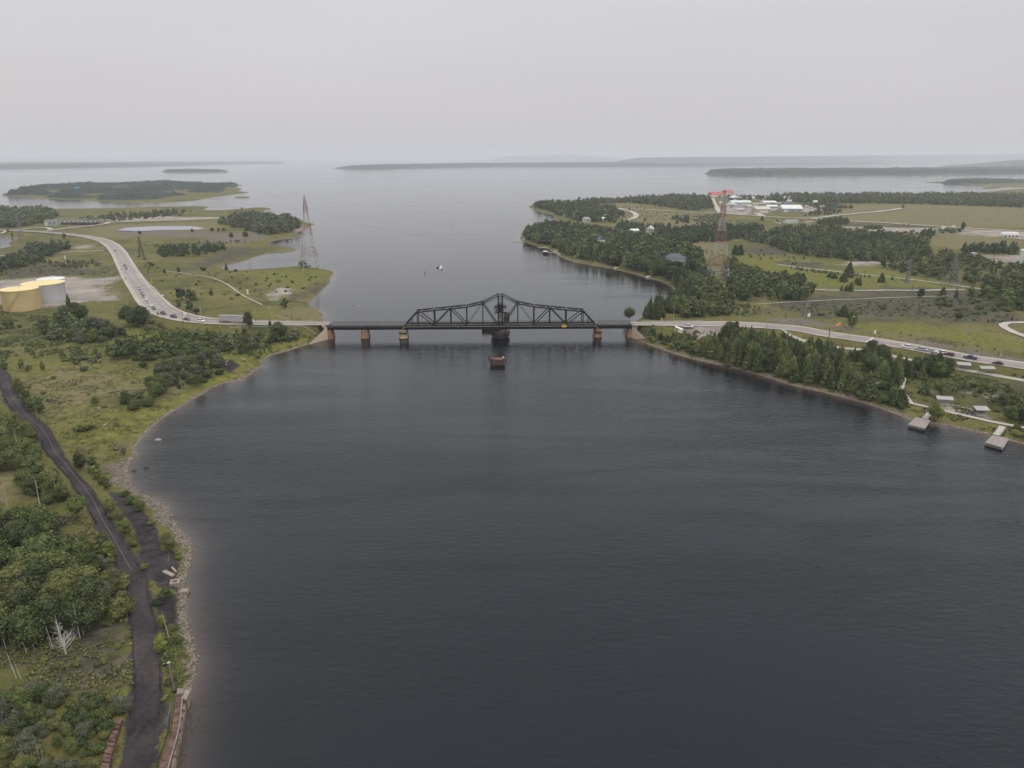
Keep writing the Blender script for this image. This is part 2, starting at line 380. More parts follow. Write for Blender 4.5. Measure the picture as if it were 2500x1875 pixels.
# leave out faces that lie deep under water
keep = (SDg.ravel()[Q] > -45).any(1)
ground = mesh_quads("ground", V, Q[keep], ground_material(), smooth=True)
tag(ground, "green and brown lowland on both banks of the channel", "ground", kind="structure")

PATCH = {
 'dirt': [
  ([(-200,690),(0,686),(102,675),(184,677),(299,673),(306,681),(277,687),(250,697),(264,711),(289,732),(205,738),(164,742),(100,752),(0,738),(-200,745)], 5),
  ([(245,536),(300,532),(380,528),(400,528),(450,530),(500,530),(560,529),(560,533),(480,537),(390,536),(300,541)], 8),
  ([(190,602),(215,595),(215,606),(195,608)], 6), ([(320,668),(370,700),(392,725),(380,725),(340,690)], 3),
  ([(1655,794),(1760,796),(1800,806),(1792,818),(1740,824),(1695,826),(1662,813)], 3),
  ([(1845,522),(1880,513),(1957,517),(1998,518),(2005,506),(1960,503),(1900,508),(1780,497),(1760,503),(1765,520),(1800,526)], 8),
  ([(2054,553),(2290,557),(2286,560),(2245,568),(2150,566),(2080,560)], 8),
  ([(2335,570.5),(2370,559),(2500,565),(2700,575),(2700,592),(2500,583),(2429,578)], 8),
  ([(2398,625),(2486,623),(2600,630),(2600,645),(2480,641),(2439,638)], 6),
  ([(1586,562),(1610,570),(1650,580),(1640,584),(1600,575)], 6), ([(736,547),(752,553),(745,562),(720,566)], 4),
  ([(1352,612),(1366,616),(1366,622),(1350,620)], 3),
  ([(2300,985),(2330,990),(2395,1010),(2420,1018),(2400,1022),(2330,1008),(2300,1000)], 2),
  ([(660,712),(700,702),(712,706),(690,722),(665,732)], 4), ([(2040,646),(2130,636),(2160,642),(2120,650)], 5),
  ([(2380,952),(2470,968),(2460,975),(2380,962)], 3)],
 'cinder': [
  ([(262,1200),(300,1203),(345,1245),(388,1292),(390,1345),(352,1350),(330,1305),(298,1245)], 1.2),
  ([(338,1345),(420,1345),(440,1385),(425,1410),(430,1440),(385,1435),(360,1400)], 1.2),
  ([(120,1275),(150,1258),(175,1262),(160,1285),(125,1290)], 1.2),
  ([(390,1435),(430,1450),(425,1540),(400,1545),(380,1480)], 1.2), ([(260,1635),(300,1630),(290,1655),(262,1655)], 1),
  ([(538,880),(570,878),(585,895),(560,912),(545,900)], 1.5), ([(110,974),(142,976),(136,982),(112,982)], 1),
  ([(355,1555),(300,1500),(340,1450),(330,1400),(360,1400),(400,1600),(395,1875),(300,1875),(330,1700)], 1.2),
  ([(0,900),(40,960),(110,1040),(170,1130),(250,1250),(240,1290),(190,1190),(120,1110),(60,1030),(10,960)], 1.0)],
 'stone': [
  ([(285,563),(400,566),(510,566),(560,570),(636,563),(640,583),(600,592),(560,596),(510,590),(500,580),(400,578),(300,572)], 10),
  ([(345,1205),(400,1232),(434,1290),(452,1310),(466,1345),(463,1400),(452,1450),(455,1500),(466,1560),(478,1620),(474,1660),(450,1650),(455,1610),(440,1560),(435,1500),(436,1440),(448,1400),(450,1345),(430,1310),(400,1285),(365,1230)], 1.0),
  ([(262,1130),(315,1125),(312,1170),(330,1205),(300,1205),(278,1180)], 2),
  ([(1850,781),(1900,776),(1960,779),(2060,798),(2180,817),(2120,812),(2000,796),(1900,787)], 2),
  ([(2190,823),(2400,860),(2500,878),(2500,886),(2370,862),(2200,832)], 2), ([(1560,838),(1700,873),(1900,925),(2100,978),(2240,1020),(2220,1015),(2090,968),(1870,910),(1690,865)], 1.5)],
 'heath': [
  ([(1850,740),(1960,722),(2180,700),(2350,708),(2500,730),(2500,790),(2350,790),(2200,778),(2050,775),(1930,770)], 12),
  ([(1790,605),(1900,600),(1960,615),(1900,625),(1810,618)], 8), ([(1900,640),(2000,640),(2060,655),(1960,652)], 8),
  ([(2290,950),(2500,930),(2600,960),(2500,985),(2380,970)], 6), ([(760,700),(800,690),(790,715),(700,735)], 6),
  ([(0,655),(130,640),(280,660),(190,672),(0,680)], 8), ([(520,620),(600,600),(640,610),(560,640),(430,665)], 8),
  ([(90,1540),(200,1520),(300,1500),(320,1640),(240,1680),(100,1640)], 3), ([(2050,545),(2280,553),(2300,562),(2100,575)], 8)],
 'dry': [
  ([(2010,500),(2260,498),(2500,508),(2900,520),(2900,570),(2500,556),(2200,548),(2050,536),(1960,531),(2010,515)], 15),
  ([(1400,500),(1500,495),(1570,500),(1600,512),(1740,522),(1760,560),(1650,560),(1560,545),(1430,525)], 12),
  ([(230,560),(300,548),(560,540),(540,560),(300,580),(250,580)], 12), ([(680,755),(760,750),(792,770),(790,784),(680,783)], 4),
  ([(20,930),(170,900),(330,930),(420,950),(250,1000),(120,1000)], 8), ([(-100,1140),(60,1140),(110,1170),(60,1220),(-100,1260)], 5),
  ([(540,640),(740,605),(700,640),(600,640)], 8), ([(0,645),(140,628),(200,650),(100,672),(0,670)], 6),
  ([(2280,560),(2500,590),(2400,612),(2270,600)], 8), ([(1560,610),(1760,640),(1760,580),(1700,590)], 6)],
 'lush': [
  ([(330,1030),(400,985),(560,930),(620,880),(700,855),(770,838),(700,815),(560,830),(520,860),(470,930),(400,985)], 4),
  ([(1800,620),(2060,640),(2250,680),(2350,700),(2100,712),(1950,712),(1850,690)], 8),
  ([(2060,790),(2230,790),(2500,830),(2500,860),(2250,815),(2100,805)], 4), ([(600,665),(800,660),(800,690),(700,700)], 10),
  ([(50,880),(300,900),(500,960),(330,1030),(250,1100),(200,1060),(100,960)], 8), ([(640,748),(720,752),(700,780),(600,780)], 4),
  ([(100,1660),(280,1640),(310,1720),(240,1800),(100,1740)], 3), ([(290,800),(560,830),(520,880),(300,880)], 6)]}
TRACK = [(-120,850,6),(-40,880,6),(4,915,6),(31,976,6),(66,1020,6),(100,1049,5.8),(135,1109,5),(184,1169,4.6),(220,1217,4.8),(250,1273,5),(291,1346,5),(328,1420,6),(343,1493,5.4),(357,1573,6.2),(361,1646,5.8),(357,1720,5.8),(346,1793,5.6),(332,1875,5.8),(305,1960,6),(280,2100,6)]
_a = np.array(TRACK, float); _x, _y, _z = G(_a[:, 0], _a[:, 1]); TKP = catmull(np.stack([_x, _y, _z, _a[:, 2]], -1), 2.5)
xs, ys = X.ravel(), Y.ravel()
for nm, ps in PATCH.items():
    A = np.zeros(len(xs), np.float32)
    for pts, feather in ps:
        w = GW(pts); q = np.array(w); m = feather
        bb = (xs > q[:, 0].min() - m) & (xs < q[:, 0].max() + m) & (ys > q[:, 1].min() - m) & (ys < q[:, 1].max() + m)
        if bb.any():
            s = poly_sd(xs[bb], ys[bb], w); A[bb] = np.maximum(A[bb], np.clip(0.5 + s / (feather * (2.6 if nm == 'dirt' else 1.6 if nm == 'cinder' else 3.5)) * 0.5, 0, 1))
    if nm == 'cinder':
        for i in range(len(TKP) - 1):
            bb = (np.abs(xs - TKP[i, 0]) < 16) & (np.abs(ys - TKP[i, 1]) < 16)
            if bb.any():
                d, _ = seg_dist(xs[bb], ys[bb], TKP[i, :2], TKP[i + 1, :2]); A[bb] = np.maximum(A[bb], np.clip(1.45 - d / (TKP[i, 3] * .50), 0, 1))
    at = ground.data.attributes.new(nm, 'FLOAT', 'POINT'); at.data.foreach_set("value", A)
print("ground", len(V))

def water_material():
    m, n, b = new_mat("water"); b.inputs['IOR'].default_value = 1.333; b.inputs['Specular Tint'].default_value = (0.88, 0.935, 1.0, 1)
    ge = n.new("ShaderNodeNewGeometry")
    def noise(scale, detail=2, sx=1.0, sy=1.0, rot=0.0, dist=0.0):
        mp = n.new("ShaderNodeMapping"); mp.inputs['Scale'].default_value = (sx, sy, 1); mp.inputs['Rotation'].default_value = (0, 0, rot)
        lnk(m, ge.outputs['Position'], mp.inputs[0])
        t = n.new("ShaderNodeTexNoise"); t.inputs['Scale'].default_value = scale; t.inputs['Detail'].default_value = detail; t.inputs['Distortion'].default_value = dist
        lnk(m, mp.outputs[0], t.inputs['Vector']); return t.outputs[0]
    def rng(v, a, c, lo=0, hi=1):
        r = n.new("ShaderNodeMapRange"); r.inputs['From Min'].default_value = a; r.inputs['From Max'].default_value = c
        r.inputs['To Min'].default_value = lo; r.inputs['To Max'].default_value = hi; lnk(m, v, r.inputs['Value']); return r.outputs[0]
    at = n.new("ShaderNodeAttribute"); at.attribute_name = "shallow"
    mx = n.new("ShaderNodeMix"); mx.data_type = 'RGBA'; lnk(m, at.outputs['Fac'], mx.inputs['Factor'])
    mx.inputs['A'].default_value = (0.0014, 0.0026, 0.0050, 1); mx.inputs['B'].default_value = (0.110, 0.082, 0.064, 1)
    lnk(m, mx.outputs['Result'], b.inputs['Base Color'])
    big = noise(0.0045, 4, 1.0, 3.2, 0.15, 1.2); streak = noise(0.012, 5, 0.8, 4.0, 0.1, 1.6)
    s = n.new("ShaderNodeMath"); s.operation = 'MULTIPLY_ADD'; lnk(m, streak, s.inputs[0]); s.inputs[1].default_value = 0.55; 
    s1 = n.new("ShaderNodeMath"); s1.operation = 'MULTIPLY'; lnk(m, big, s1.inputs[0]); s1.inputs[1].default_value = 0.45; lnk(m, s1.outputs[0], s.inputs[2])
    rough_ = rng(s.outputs[0], 0.38, 0.62, 0.05, 0.20)
    w1 = noise(0.30, 4, 1.0, 2.4, 0.45, 0.5); w2 = noise(1.3, 2, 1.0, 1.6, -0.3)
    sp_ = n.new("ShaderNodeSeparateXYZ"); lnk(m, ge.outputs['Position'], sp_.inputs[0])
    wy = n.new("ShaderNodeMath"); wy.operation = 'MULTIPLY_ADD'; lnk(m, s.outputs[0], wy.inputs[0]); wy.inputs[1].default_value = 160; lnk(m, sp_.outputs['Y'], wy.inputs[2])
    ruffle = rng(wy.outputs[0], 300, 470, 1.0, 0.22)      # the breeze ruffles the pool below the bridge more than the lee above it
    add = n.new("ShaderNodeMath"); add.operation = 'MULTIPLY_ADD'; lnk(m, w2, add.inputs[0]); add.inputs[1].default_value = 0.4; lnk(m, w1, add.inputs[2])
    bp = n.new("ShaderNodeBump"); bp.inputs['Distance'].default_value = 0.55
    rm = n.new("ShaderNodeMath"); rm.operation = 'MULTIPLY'; lnk(m, rough_, rm.inputs[0]); lnk(m, rng(wy.outputs[0], 300, 470, 1.0, 0.5), rm.inputs[1]); lnk(m, rm.outputs[0], b.inputs['Roughness'])
    ms = n.new("ShaderNodeMath"); ms.operation = 'MULTIPLY'; lnk(m, rng(s.outputs[0], 0.38, 0.62, 0.30, 1.0), ms.inputs[0]); lnk(m, ruffle, ms.inputs[1])
    lnk(m, ms.outputs[0], bp.inputs['Strength']); lnk(m, add.outputs[0], bp.inputs['Height'])
    lnk(m, bp.outputs[0], b.inputs['Normal'])
    return m
WX, WY, WQ = polar(40, 62000, 420, math.radians(-54), math.radians(54), 420)
_, wsd = height(WX, WY, True)
WV = np.stack([WX, WY, np.zeros_like(WX)], -1).reshape(-1, 3)
wsd = np.maximum(wsd, -1000).ravel()
water = mesh_quads("water", WV, WQ, water_material())
sh = np.exp(-np.maximum(-wsd, 0) / 3.2) * 0.8
# the wide sandy shelf along the near west shore
wxs, wys = WX.ravel(), WY.ravel()
for pts, fe in (([(300,1250),(300,1000),(560,925),(800,840),(700,860),(640,900),(560,945),(420,1010),(350,1100),(330,1180)], 14),
                ([(470,1700),(440,1560),(430,1300),(320,1200),(480,1320),(495,1560),(478,1700)], 5),
                ([(1360,625),(1480,655),(1640,715),(1600,705),(1500,672),(1400,648)], 14)):
    w = W(pts); s = poly_sd(wxs, wys, w); sh = np.maximum(sh, np.clip(0.5 + s / fe, 0, 1) * 0.42)
a = water.data.attributes.new("shallow", 'FLOAT', 'POINT'); a.data.foreach_set("value", sh.astype(np.float32))
tag(water, "wide grey channel of the lake with light ripples", "water", kind="structure")
# the rest of the lake round the viewpoint
mb = MB(); n = 48; rr = [40, 62000]
a0, a1 = math.radians(54), math.radians(306)
vs = [(r * math.sin(a0 + (a1 - a0) * k / n), r * math.cos(a0 + (a1 - a0) * k / n), 0) for r in rr for k in range(n + 1)]
mb.add(vs, [(k, k + 1, n + 2 + k, n + 1 + k)[::-1] for k in range(n)]); mb.add([(40 * math.sin(2*math.pi*k/60), 40 * math.cos(2*math.pi*k/60), 0) for k in range(60)], [tuple(range(60))[::-1]])
wo = mb.build("water", water.data.materials[0]); tag(wo, "open lake behind and beside the viewpoint", "water", kind="structure")

# small grey settling pond on the west bank
M_pond = mat("pond", (0.21, 0.20, 0.24), rough=0.25, var=0.1, scale=0.02, spec=0.5)
pond_pts = [(285,564),(307,558),(369,554),(450,553.5),(482,555),(502,558.5),(482,561.5),(400,563.5),(328,566.5)]
pw = GW(pond_pts); zp = max(float(height(np.array([p[0] for p in pw]), np.array([p[1] for p in pw])).max()), 3.4) + 0.25
tag(MB().prism(pw, zp - 3, zp).build("water", M_pond), "long grey settling pond in the dry field beside the road bend", "pond", kind="structure")

# ------------------------------------------------------------ roads, tracks and paths laid over the ground
ALLROADS = []
def ribbon(name, pts, m, label, cat, lift=0.12, zs=None, width=None, step=5, kind="structure", wob=0.0, cross=5):
    if zs is not None: path = world_path(pts, step)
    else:
        a = np.array([(p[0], p[1]) for p in pts], float); x, y, z = G(a[:, 0], a[:, 1])
        wd = [p[2] if len(p) > 2 else width for p in pts]
        path = catmull(np.stack([x, y, z, wd], -1), step)
    d = np.gradient(path[:, :2], axis=0); d /= np.linalg.norm(d, axis=1)[:, None] + 1e-9
    nx, ny = -d[:, 1], d[:, 0]; ts = np.linspace(-0.5, 0.5, cross)
    if wob:
        k = np.arange(len(path)); path[:, 3] *= 1 + wob * (vnoise(k * 0.37, k * 0 + 3.3, 4) - 0.5)
    XX = path[:, 0:1] + nx[:, None] * ts * path[:, 3:4]; YY = path[:, 1:2] + ny[:, None] * ts * path[:, 3:4]
    if zs is not None: ZZ = np.repeat(path[:, 2:3], cross, 1)
    else: ZZ = np.maximum(height(XX, YY), 0.1)
    ZZ = ZZ + lift + np.hypot(XX, YY) * 0.0005
    V = np.stack([XX, YY, ZZ], -1).reshape(-1, 3)
    i = np.arange(len(path) - 1)[:, None] * cross + np.arange(cross - 1)[None, :]
    Q = np.stack([i, i + 1, i + cross + 1, i + cross], -1).reshape(-1, 4)
    o = mesh_quads(name, V, Q, m); tag(o, label, cat, kind=kind)
    ALLROADS.append((path[:, :2], path[:, 3].max() / 2)); return path
def road_mat(name, c1, c2, streak=0.5):
    m, n, b = new_mat(name); b.inputs['Roughness'].default_value = 0.9; b.inputs['Specular IOR Level'].default_value = 0.15
    ge = n.new("ShaderNodeNewGeometry"); a = n.new("ShaderNodeTexNoise"); a.inputs['Scale'].default_value = 0.08; a.inputs['Detail'].default_value = 6; lnk(m, ge.outputs['Position'], a.inputs['Vector'])
    c = n.new("ShaderNodeTexNoise"); c.inputs['Scale'].default_value = 1.2; c.inputs['Detail'].default_value = 4; lnk(m, ge.outputs['Position'], c.inputs['Vector'])
    s = n.new("ShaderNodeMath"); s.operation = 'MULTIPLY_ADD'; lnk(m, c.outputs[0], s.inputs[0]); s.inputs[1].default_value = 0.5; lnk(m, a.outputs[0], s.inputs[2])
    r = n.new("ShaderNodeMapRange"); r.inputs['From Min'].default_value = 0.55; r.inputs['From Max'].default_value = 0.95; lnk(m, s.outputs[0], r.inputs['Value'])
    x = n.new("ShaderNodeMix"); x.data_type = 'RGBA'; lnk(m, r.outputs[0], x.inputs['Factor']); x.inputs['A'].default_value = list(c1) + [1]; x.inputs['B'].default_value = list(c2) + [1]
    lnk(m, x.outputs['Result'], b.inputs['Base Color']); return m
M_asph = road_mat("worn_asphalt", (0.235, 0.208, 0.190), (0.34, 0.300, 0.272))
M_should = road_mat("gravel_shoulder", (0.32, 0.275, 0.240), (0.43, 0.375, 0.33))
M_gravel = road_mat("pale_gravel", (0.33, 0.29, 0.25), (0.47, 0.42, 0.37))
M_path = road_mat("crushed_stone", (0.33, 0.305, 0.265), (0.46, 0.43, 0.38))
M_track = road_mat("cinder_track", (0.020, 0.017, 0.019), (0.066, 0.053, 0.052))
M_rut = road_mat("track_rut", (0.075, 0.064, 0.062), (0.12, 0.10, 0.095))
M_line = mat("road_paint", (0.62, 0.61, 0.58), 0.6, 0.1)
M_fade = mat("faded_paint", (0.36, 0.32, 0.26), 0.7, 0.2)
M_tar = mat("tar_strip", (0.225, 0.20, 0.19), 0.8, 0.2)
ribbon("road", [(a, b, c, d * 1.1) for a, b, c, d in HWY_L], M_should, "gravel shoulders under the two lane road west of the bridge", "road", lift=0.06, zs=1, step=5)
pl = ribbon("road", [(a, b, c, d * 0.74) for a, b, c, d in HWY_L], M_asph, "curving two lane highway leading to the bridge from the west", "road", lift=0.12, zs=1, step=5)
ribbon("road", [(a, b, c, d * 1.1) for a, b, c, d in HWY_R], M_should, "gravel shoulders under the two lane road east of the bridge", "road", lift=0.06, zs=1, step=5)
pr = ribbon("road", [(a, b, c, d * 0.74) for a, b, c, d in HWY_R], M_asph, "two lane highway leading away from the bridge to the east", "road", lift=0.12, zs=1, step=5)
def offset_strip(path, off, w, m, name, label, lift=0.2, t0=0.0, t1=1.0):
    p = path[int(len(path) * t0):max(int(len(path) * t1), 2)]
    d = np.gradient(p[:, :2], axis=0); d /= np.linalg.norm(d, axis=1)[:, None] + 1e-9
    V = []; 
    for i in range(len(p)):
        nx, ny = -d[i, 1], d[i, 0]; z = p[i, 2] + lift + math.hypot(p[i, 0], p[i, 1]) * 0.0006
        f = p[i, 3]
        for s in (off * f - w / 2, off * f + w / 2): V.append((p[i, 0] + nx * s, p[i, 1] + ny * s, z))
    Q = [(2*i, 2*i+1, 2*i+3, 2*i+2) for i in range(len(p) - 1)]
    tag(mesh_quads(name, V, Q, m), label, "road marking", kind="structure")
for path, t in ((pl, "west"), (pr, "east")):
    offset_strip(path, 0.0, 0.16, M_fade, "road_marking", "faded centre line of the %s highway" % t)
    for s in (-0.22, 0.22):
        offset_strip(path, s, 0.9, M_tar, "road_wear", "darker wheel wear along the %s highway" % t, lift=0.16)
# side roads and tracks
ribbon("road", [(264,610,5),(200,615,4.5),(133,619,4.5),(60,623,4.5),(0,626,4.5),(-80,630,4.5)], M_gravel, "narrow gravel lane leaving the highway towards the inlet", "road", step=6)
ribbon("road", [(112,565,8),(184,556,7),(246,549.5,7),(262,546,8),(266,544,8),(320,541.5,8),(379,540,8),(450,538.5,8),(520,534,8),(564,531,7)], M_gravel, "gravel road running behind the settling pond", "road", lift=0.3, step=8)
ribbon("road", [(2,571,5),(60,560,6),(110,557,6),(125,562,6)], M_gravel, "short gravel road beside the electrical yard", "road", lift=0.3, step=8)
tk = ribbon("dirt_track", [(a, b, w * .66) for a, b, w in TRACK],
       M_track, "dark cinder track winding down the west bank", "track", step=2.5, wob=0.5, cross=7)
def track_line(off, w, m, label, t0, t1):
    n = len(tk); p = tk[int(n*t0):int(n*t1)]; d = np.gradient(p[:, :2], axis=0); d /= np.linalg.norm(d, axis=1)[:, None] + 1e-9; V = []
    for i in range(len(p)):
        k = off * p[i, 3] + 0.3 * (vnoise(np.array(i * 0.21), np.array(off * 9), 3) - 0.5)
        for s in (k - w / 2, k + w / 2):
            x = p[i, 0] - d[i, 1] * s; y = p[i, 1] + d[i, 0] * s; V.append((x, y, max(hz(x, y), 0.1) + 0.24 + math.hypot(x, y) * 0.0005))
    tag(mesh_quads("wheel_rut", V, [(2*i, 2*i+1, 2*i+3, 2*i+2) for i in range(len(p) - 1)], m), label, "rut", kind="structure")
track_line(0.10, 0.30, M_rut, "pale line of bare stones down the middle of the cinder track", 0.28, 0.80)
ribbon("path", [(400,662,1.5),(500,676,1.2),(545,690,1.2),(590,720,1.2),(640,745,1.2)], M_gravel, "faint foot trail crossing the west peninsula", "path", step=5)
for pts, w, lab in (
  ([(1910,813),(1961,826),(2008,834),(2055,844),(2105,854),(2160,866),(2230,882),(2327,898),(2430,913),(2500,925),(2600,940)], 1.7, "crushed stone walking path beside the east highway"),
  ([(2030,905),(2060,916),(2100,926),(2141,937),(2173,944),(2205,960),(2226,986),(2269,995.5),(2316,1007),(2371,1019),(2413,1029),(2455,1037),(2500,1045),(2600,1065)], 1.9, "crushed stone shore path leading past the two docks"),
  ([(2230,892),(2222,905),(2208,925),(2203,945),(2200,965),(2215,980)], 1.6, "stepped stone path joining the two walking paths"),
  ([(1967,707),(2053,709.5),(2177,709.5),(2260,710),(2355,709)], 3.0, "pale straight lane across the green east field"),
  ([(2230,684),(2316,695),(2370,703),(2410,708),(2480,716)], 3.0, "pale lane running past the steel pylon"),
  ([(1900,647),(1957,655),(2013,661),(2097,670),(2146,675),(2230,684)], 3.5, "pale lane with a hedge beside it on the east side"),
  ([(1850,743),(1960,737),(2100,731),(2200,727),(2330,724)], 1.2, "thin footpath through the heath on the east side"),
  ([(2600,785),(2500,788),(2460,789),(2448,793),(2452,800),(2475,812),(2500,821),(2600,850)], 4.5, "looping gravel drive at the edge of the east heath"),
  ([(1740,687),(1757,694),(1772,700),(1785,705)], 3.0, "short grey lane under the east lattice tower")
  ):
    ribbon("path", [(a, b, w) for a, b in pts], M_path, lab, "path", step=5, wob=0.35)
for pts, w, lab in (
  ([(1740,484),(1742,494),(1750,508),(1759,519),(1791,524),(1875,529.5),(1978,533.6),(2050,526),(2152,517),(2206,509)], 10, "gravel road through the industrial yards"),
  ([(1978,533.6),(2050,539),(2173,546),(2296,553.5),(2378,559),(2500,565),(2800,580)], 9, "gravel road along the edge of the airfield"),
  ([(1486,508),(1515,510),(1588,513),(1690,519),(1759,520)], 8, "gravel road crossing the north field"),
  ([(1509,510),(1537,516),(1551,523),(1553,529),(1545,534),(1530,538)], 9, "pale curved driveway off the north field road"),
  ([(1845,521),(1857,526),(1862,529)], 12, "wide gravel yard entrance")):
    ribbon("road", [(a, b, w) for a, b in pts], M_gravel, lab, "road", lift=0.3, step=10)
# stop line
x, y = P(np.array([2114, 2133]), np.array([836, 825]), 6.2)
tag(MB().bar((x[0], y[0], 6.42), (x[1], y[1], 6.42), 0.7, 0.02).build("stop_line", M_line), "white stop line painted across the east highway lane", "road marking", kind="structure")
x, y = P(np.array([436, 452]), np.array([779, 777]), 6.6)
tag(MB().bar((x[0], y[0], 7.0), (x[1], y[1], 7.0), 0.6, 0.02).build("stop_line", M_line), "white stop line painted across the west highway lane", "road marking", kind="structure")

# ------------------------------------------------------------ wooded islands, far shores and hills
M_far = leaf_mat("far_wood", (0.012, 0.021, 0.018), (0.032, 0.045, 0.033))
def canopy(pts_or_poly, cell, step, hmin, hmax, label, cat, gaps=0.0, edge=12, seed=0, world=False, base=0.0, name="woodland"):
    poly = pts_or_poly if world else W(pts_or_poly); q = np.array(poly)
    gx = np.arange(q[:, 0].min(), q[:, 0].max(), step); gy = np.arange(q[:, 1].min(), q[:, 1].max(), step)
    gx2, gy2 = np.meshgrid(gx, gy, indexing='ij'); x = gx2 + (RNG.random(gx2.shape) - .5) * step * .5; y = gy2 + (RNG.random(gx2.shape) - .5) * step * .5
    sd = poly_sd(x.ravel(), y.ravel(), poly).reshape(x.shape)
    cx = np.floor(x / cell); cy = np.floor(y / cell); best = np.zeros(x.shape)
    for i in (-1, 0, 1):
        for j in (-1, 0, 1):
            a = cx + i; b = cy + j; tx = (a + hash01(a, b, seed)) * cell; ty = (b + hash01(a, b, seed + 1)) * cell
            hh = hmin + (hmax - hmin) * (0.55 * hash01(a, b, seed + 2) ** 1.3 + 0.75 * fbm(a / 6, b / 6, seed + 3) - .15)
            d = np.hypot(x - tx, y - ty) / (cell * 0.85); best = np.maximum(best, hh * np.clip(1 - d ** 2.2 * 0.55, 0, 1))
    g = fbm(x / 130, y / 130, seed + 5)
    k = np.clip((sd - edge) / edge, 0, 1) * np.clip((g - gaps) * 8, 0, 1) if gaps > 0 else np.clip((sd - edge) / edge + 0.2, 0, 1)
    z = best * k + base + 1.5; z[k <= 0.02] = -1
    nx_, ny_ = x.shape; i = np.arange(nx_ - 1)[:, None] * ny_ + np.arange(ny_ - 1)[None, :]
    Q = np.stack([i, i + ny_, i + ny_ + 1, i + 1], -1).reshape(-1, 4); V = np.stack([x, y, z], -1).reshape(-1, 3)
    ok = (V[Q][:, :, 2] > 0).any(1); tint = hash01(cx, cy, seed + 9).ravel()
    o = mesh_quads(name, V, Q[ok], M_far, tint=tint, leafy=True); tag(o, label, cat, kind="stuff"); return o
canopy([(4,479),(102,484),(184,488),(266,493),(330,494.5),(400,488),(440,480),(500,478),(545,473),(560,465),(560,459),(590,452),(547,451),(400,447),(200,452),(60,462),(8,473)], 8, 3.0, 5, 17,
       "dark wood covering the long island beyond the west bank", "woodland", gaps=0.40, edge=10, seed=3)
canopy(ISLE_2, 13, 7, 3, 14, "low wood on the small thin island far to the west", "woodland", edge=15, seed=5)
canopy(ISLE_3, 14, 7, 6, 32, "dark wood on the long flat island beyond the airfield", "woodland", edge=20, seed=7)
canopy([(2290,447.5),(2347,449),(2398,450),(2450,449),(2500,448),(2600,449),(2600,443),(2500,443),(2380,441),(2304,443.5)], 13, 8, 5, 17, "small wooded islet off the east shore", "woodland", edge=15, seed=9)
far_specs = [   # outline, wooded height (or world-x / height profile), label
 ([(-900,412.5),(0,411.5),(150,409.5),(307,406.5),(410,404.5),(543,401),(640,399),(703,398.3),(640,397),(400,397),(0,398.5),(-900,399)], 22, "flat wooded shore on the western horizon"),
 ([(812,411.3),(900,411.8),(960,411.2),(1020,409),(1130,407),(1240,405.8),(1500,405.3),(1690,405.2),(1916,401.8),(2100,401),(2180,399),(2100,396),(1700,397),(1300,400),(1060,402.5),(940,406),(860,409.4)], 26, "long low wooded shore across the middle of the horizon"),
 ([(2292,405.5),(2340,407),(2400,410),(2500,411.5),(2900,412),(2900,399),(2500,401),(2380,402.5)], [(5500,40),(7500,75),(10000,110)], "wooded point on the far eastern horizon"),
 ([(1430,402),(1700,401.5),(2050,400),(2140,399),(2255,396.8),(2419,396),(2900,396),(2900,393.5),(2200,394.5),(1700,396.5),(1480,398.5)], [(1500,60),(2400,105),(4500,122),(8500,150),(12500,185),(18000,240)], "long rising ridge on the north-eastern horizon"),
 ([(-400,394),(200,393.5),(700,393.4),(700,392.2),(-400,392.2)], [(-40000,170),(-24000,120),(-20000,60),(0,60)], "faint shore at the north-western horizon"),
 ([(1180,394),(1500,394),(1560,393.6),(1500,392.8),(1200,392.8)], [(-2000,110),(500,210),(2500,225),(4000,170),(6500,90)], "pale blue hills beyond the middle of the lake")]
for k, (pts, hh, lab) in enumerate(far_specs):
    poly = W(pts); q = np.array(poly)
    step = 42 if k < 3 else 110
    gx = np.arange(q[:, 0].min(), q[:, 0].max(), step); gy = np.arange(q[:, 1].min(), q[:, 1].max(), step)
    x, y = np.meshgrid(gx, gy, indexing='ij'); sd = poly_sd(x.ravel(), y.ravel(), poly).reshape(x.shape)
    if isinstance(hh, list):
        hp = np.array(hh, float); top = np.interp(x, hp[:, 0], hp[:, 1]) * (0.86 + 0.28 * fbm(x / 2500, y / 2500, 40 + k)); run = 900.0
    else: top = hh * (0.35 + 0.9 * fbm(x / 1500, y / 1500, 40 + k)); run = 200.0
    kk = np.clip(sd / run, 0, 1); kk = kk * kk * (3 - 2 * kk)
    z = np.where(sd > 0, 6 + kk * top + np.clip(sd / 60, 0, 1) * 8 * hash01(gx[:, None] // step + 0 * y, gy[None, :] // step + 0 * x, 3), -3)
    nx_, ny_ = x.shape; i = np.arange(nx_ - 1)[:, None] * ny_ + np.arange(ny_ - 1)[None, :]
    Q = np.stack([i, i + ny_, i + ny_ + 1, i + 1], -1).reshape(-1, 4); V = np.stack([x, y, z], -1).reshape(-1, 3)
    ok = (V[Q][:, :, 2] > 0).any(1); o = mesh_quads("hills", V, Q[ok], M_far, leafy=True, tint=hash01(np.floor(x / 300), np.floor(y / 300), 5).ravel(), smooth=True); tag(o, lab, "far shore", kind="structure")
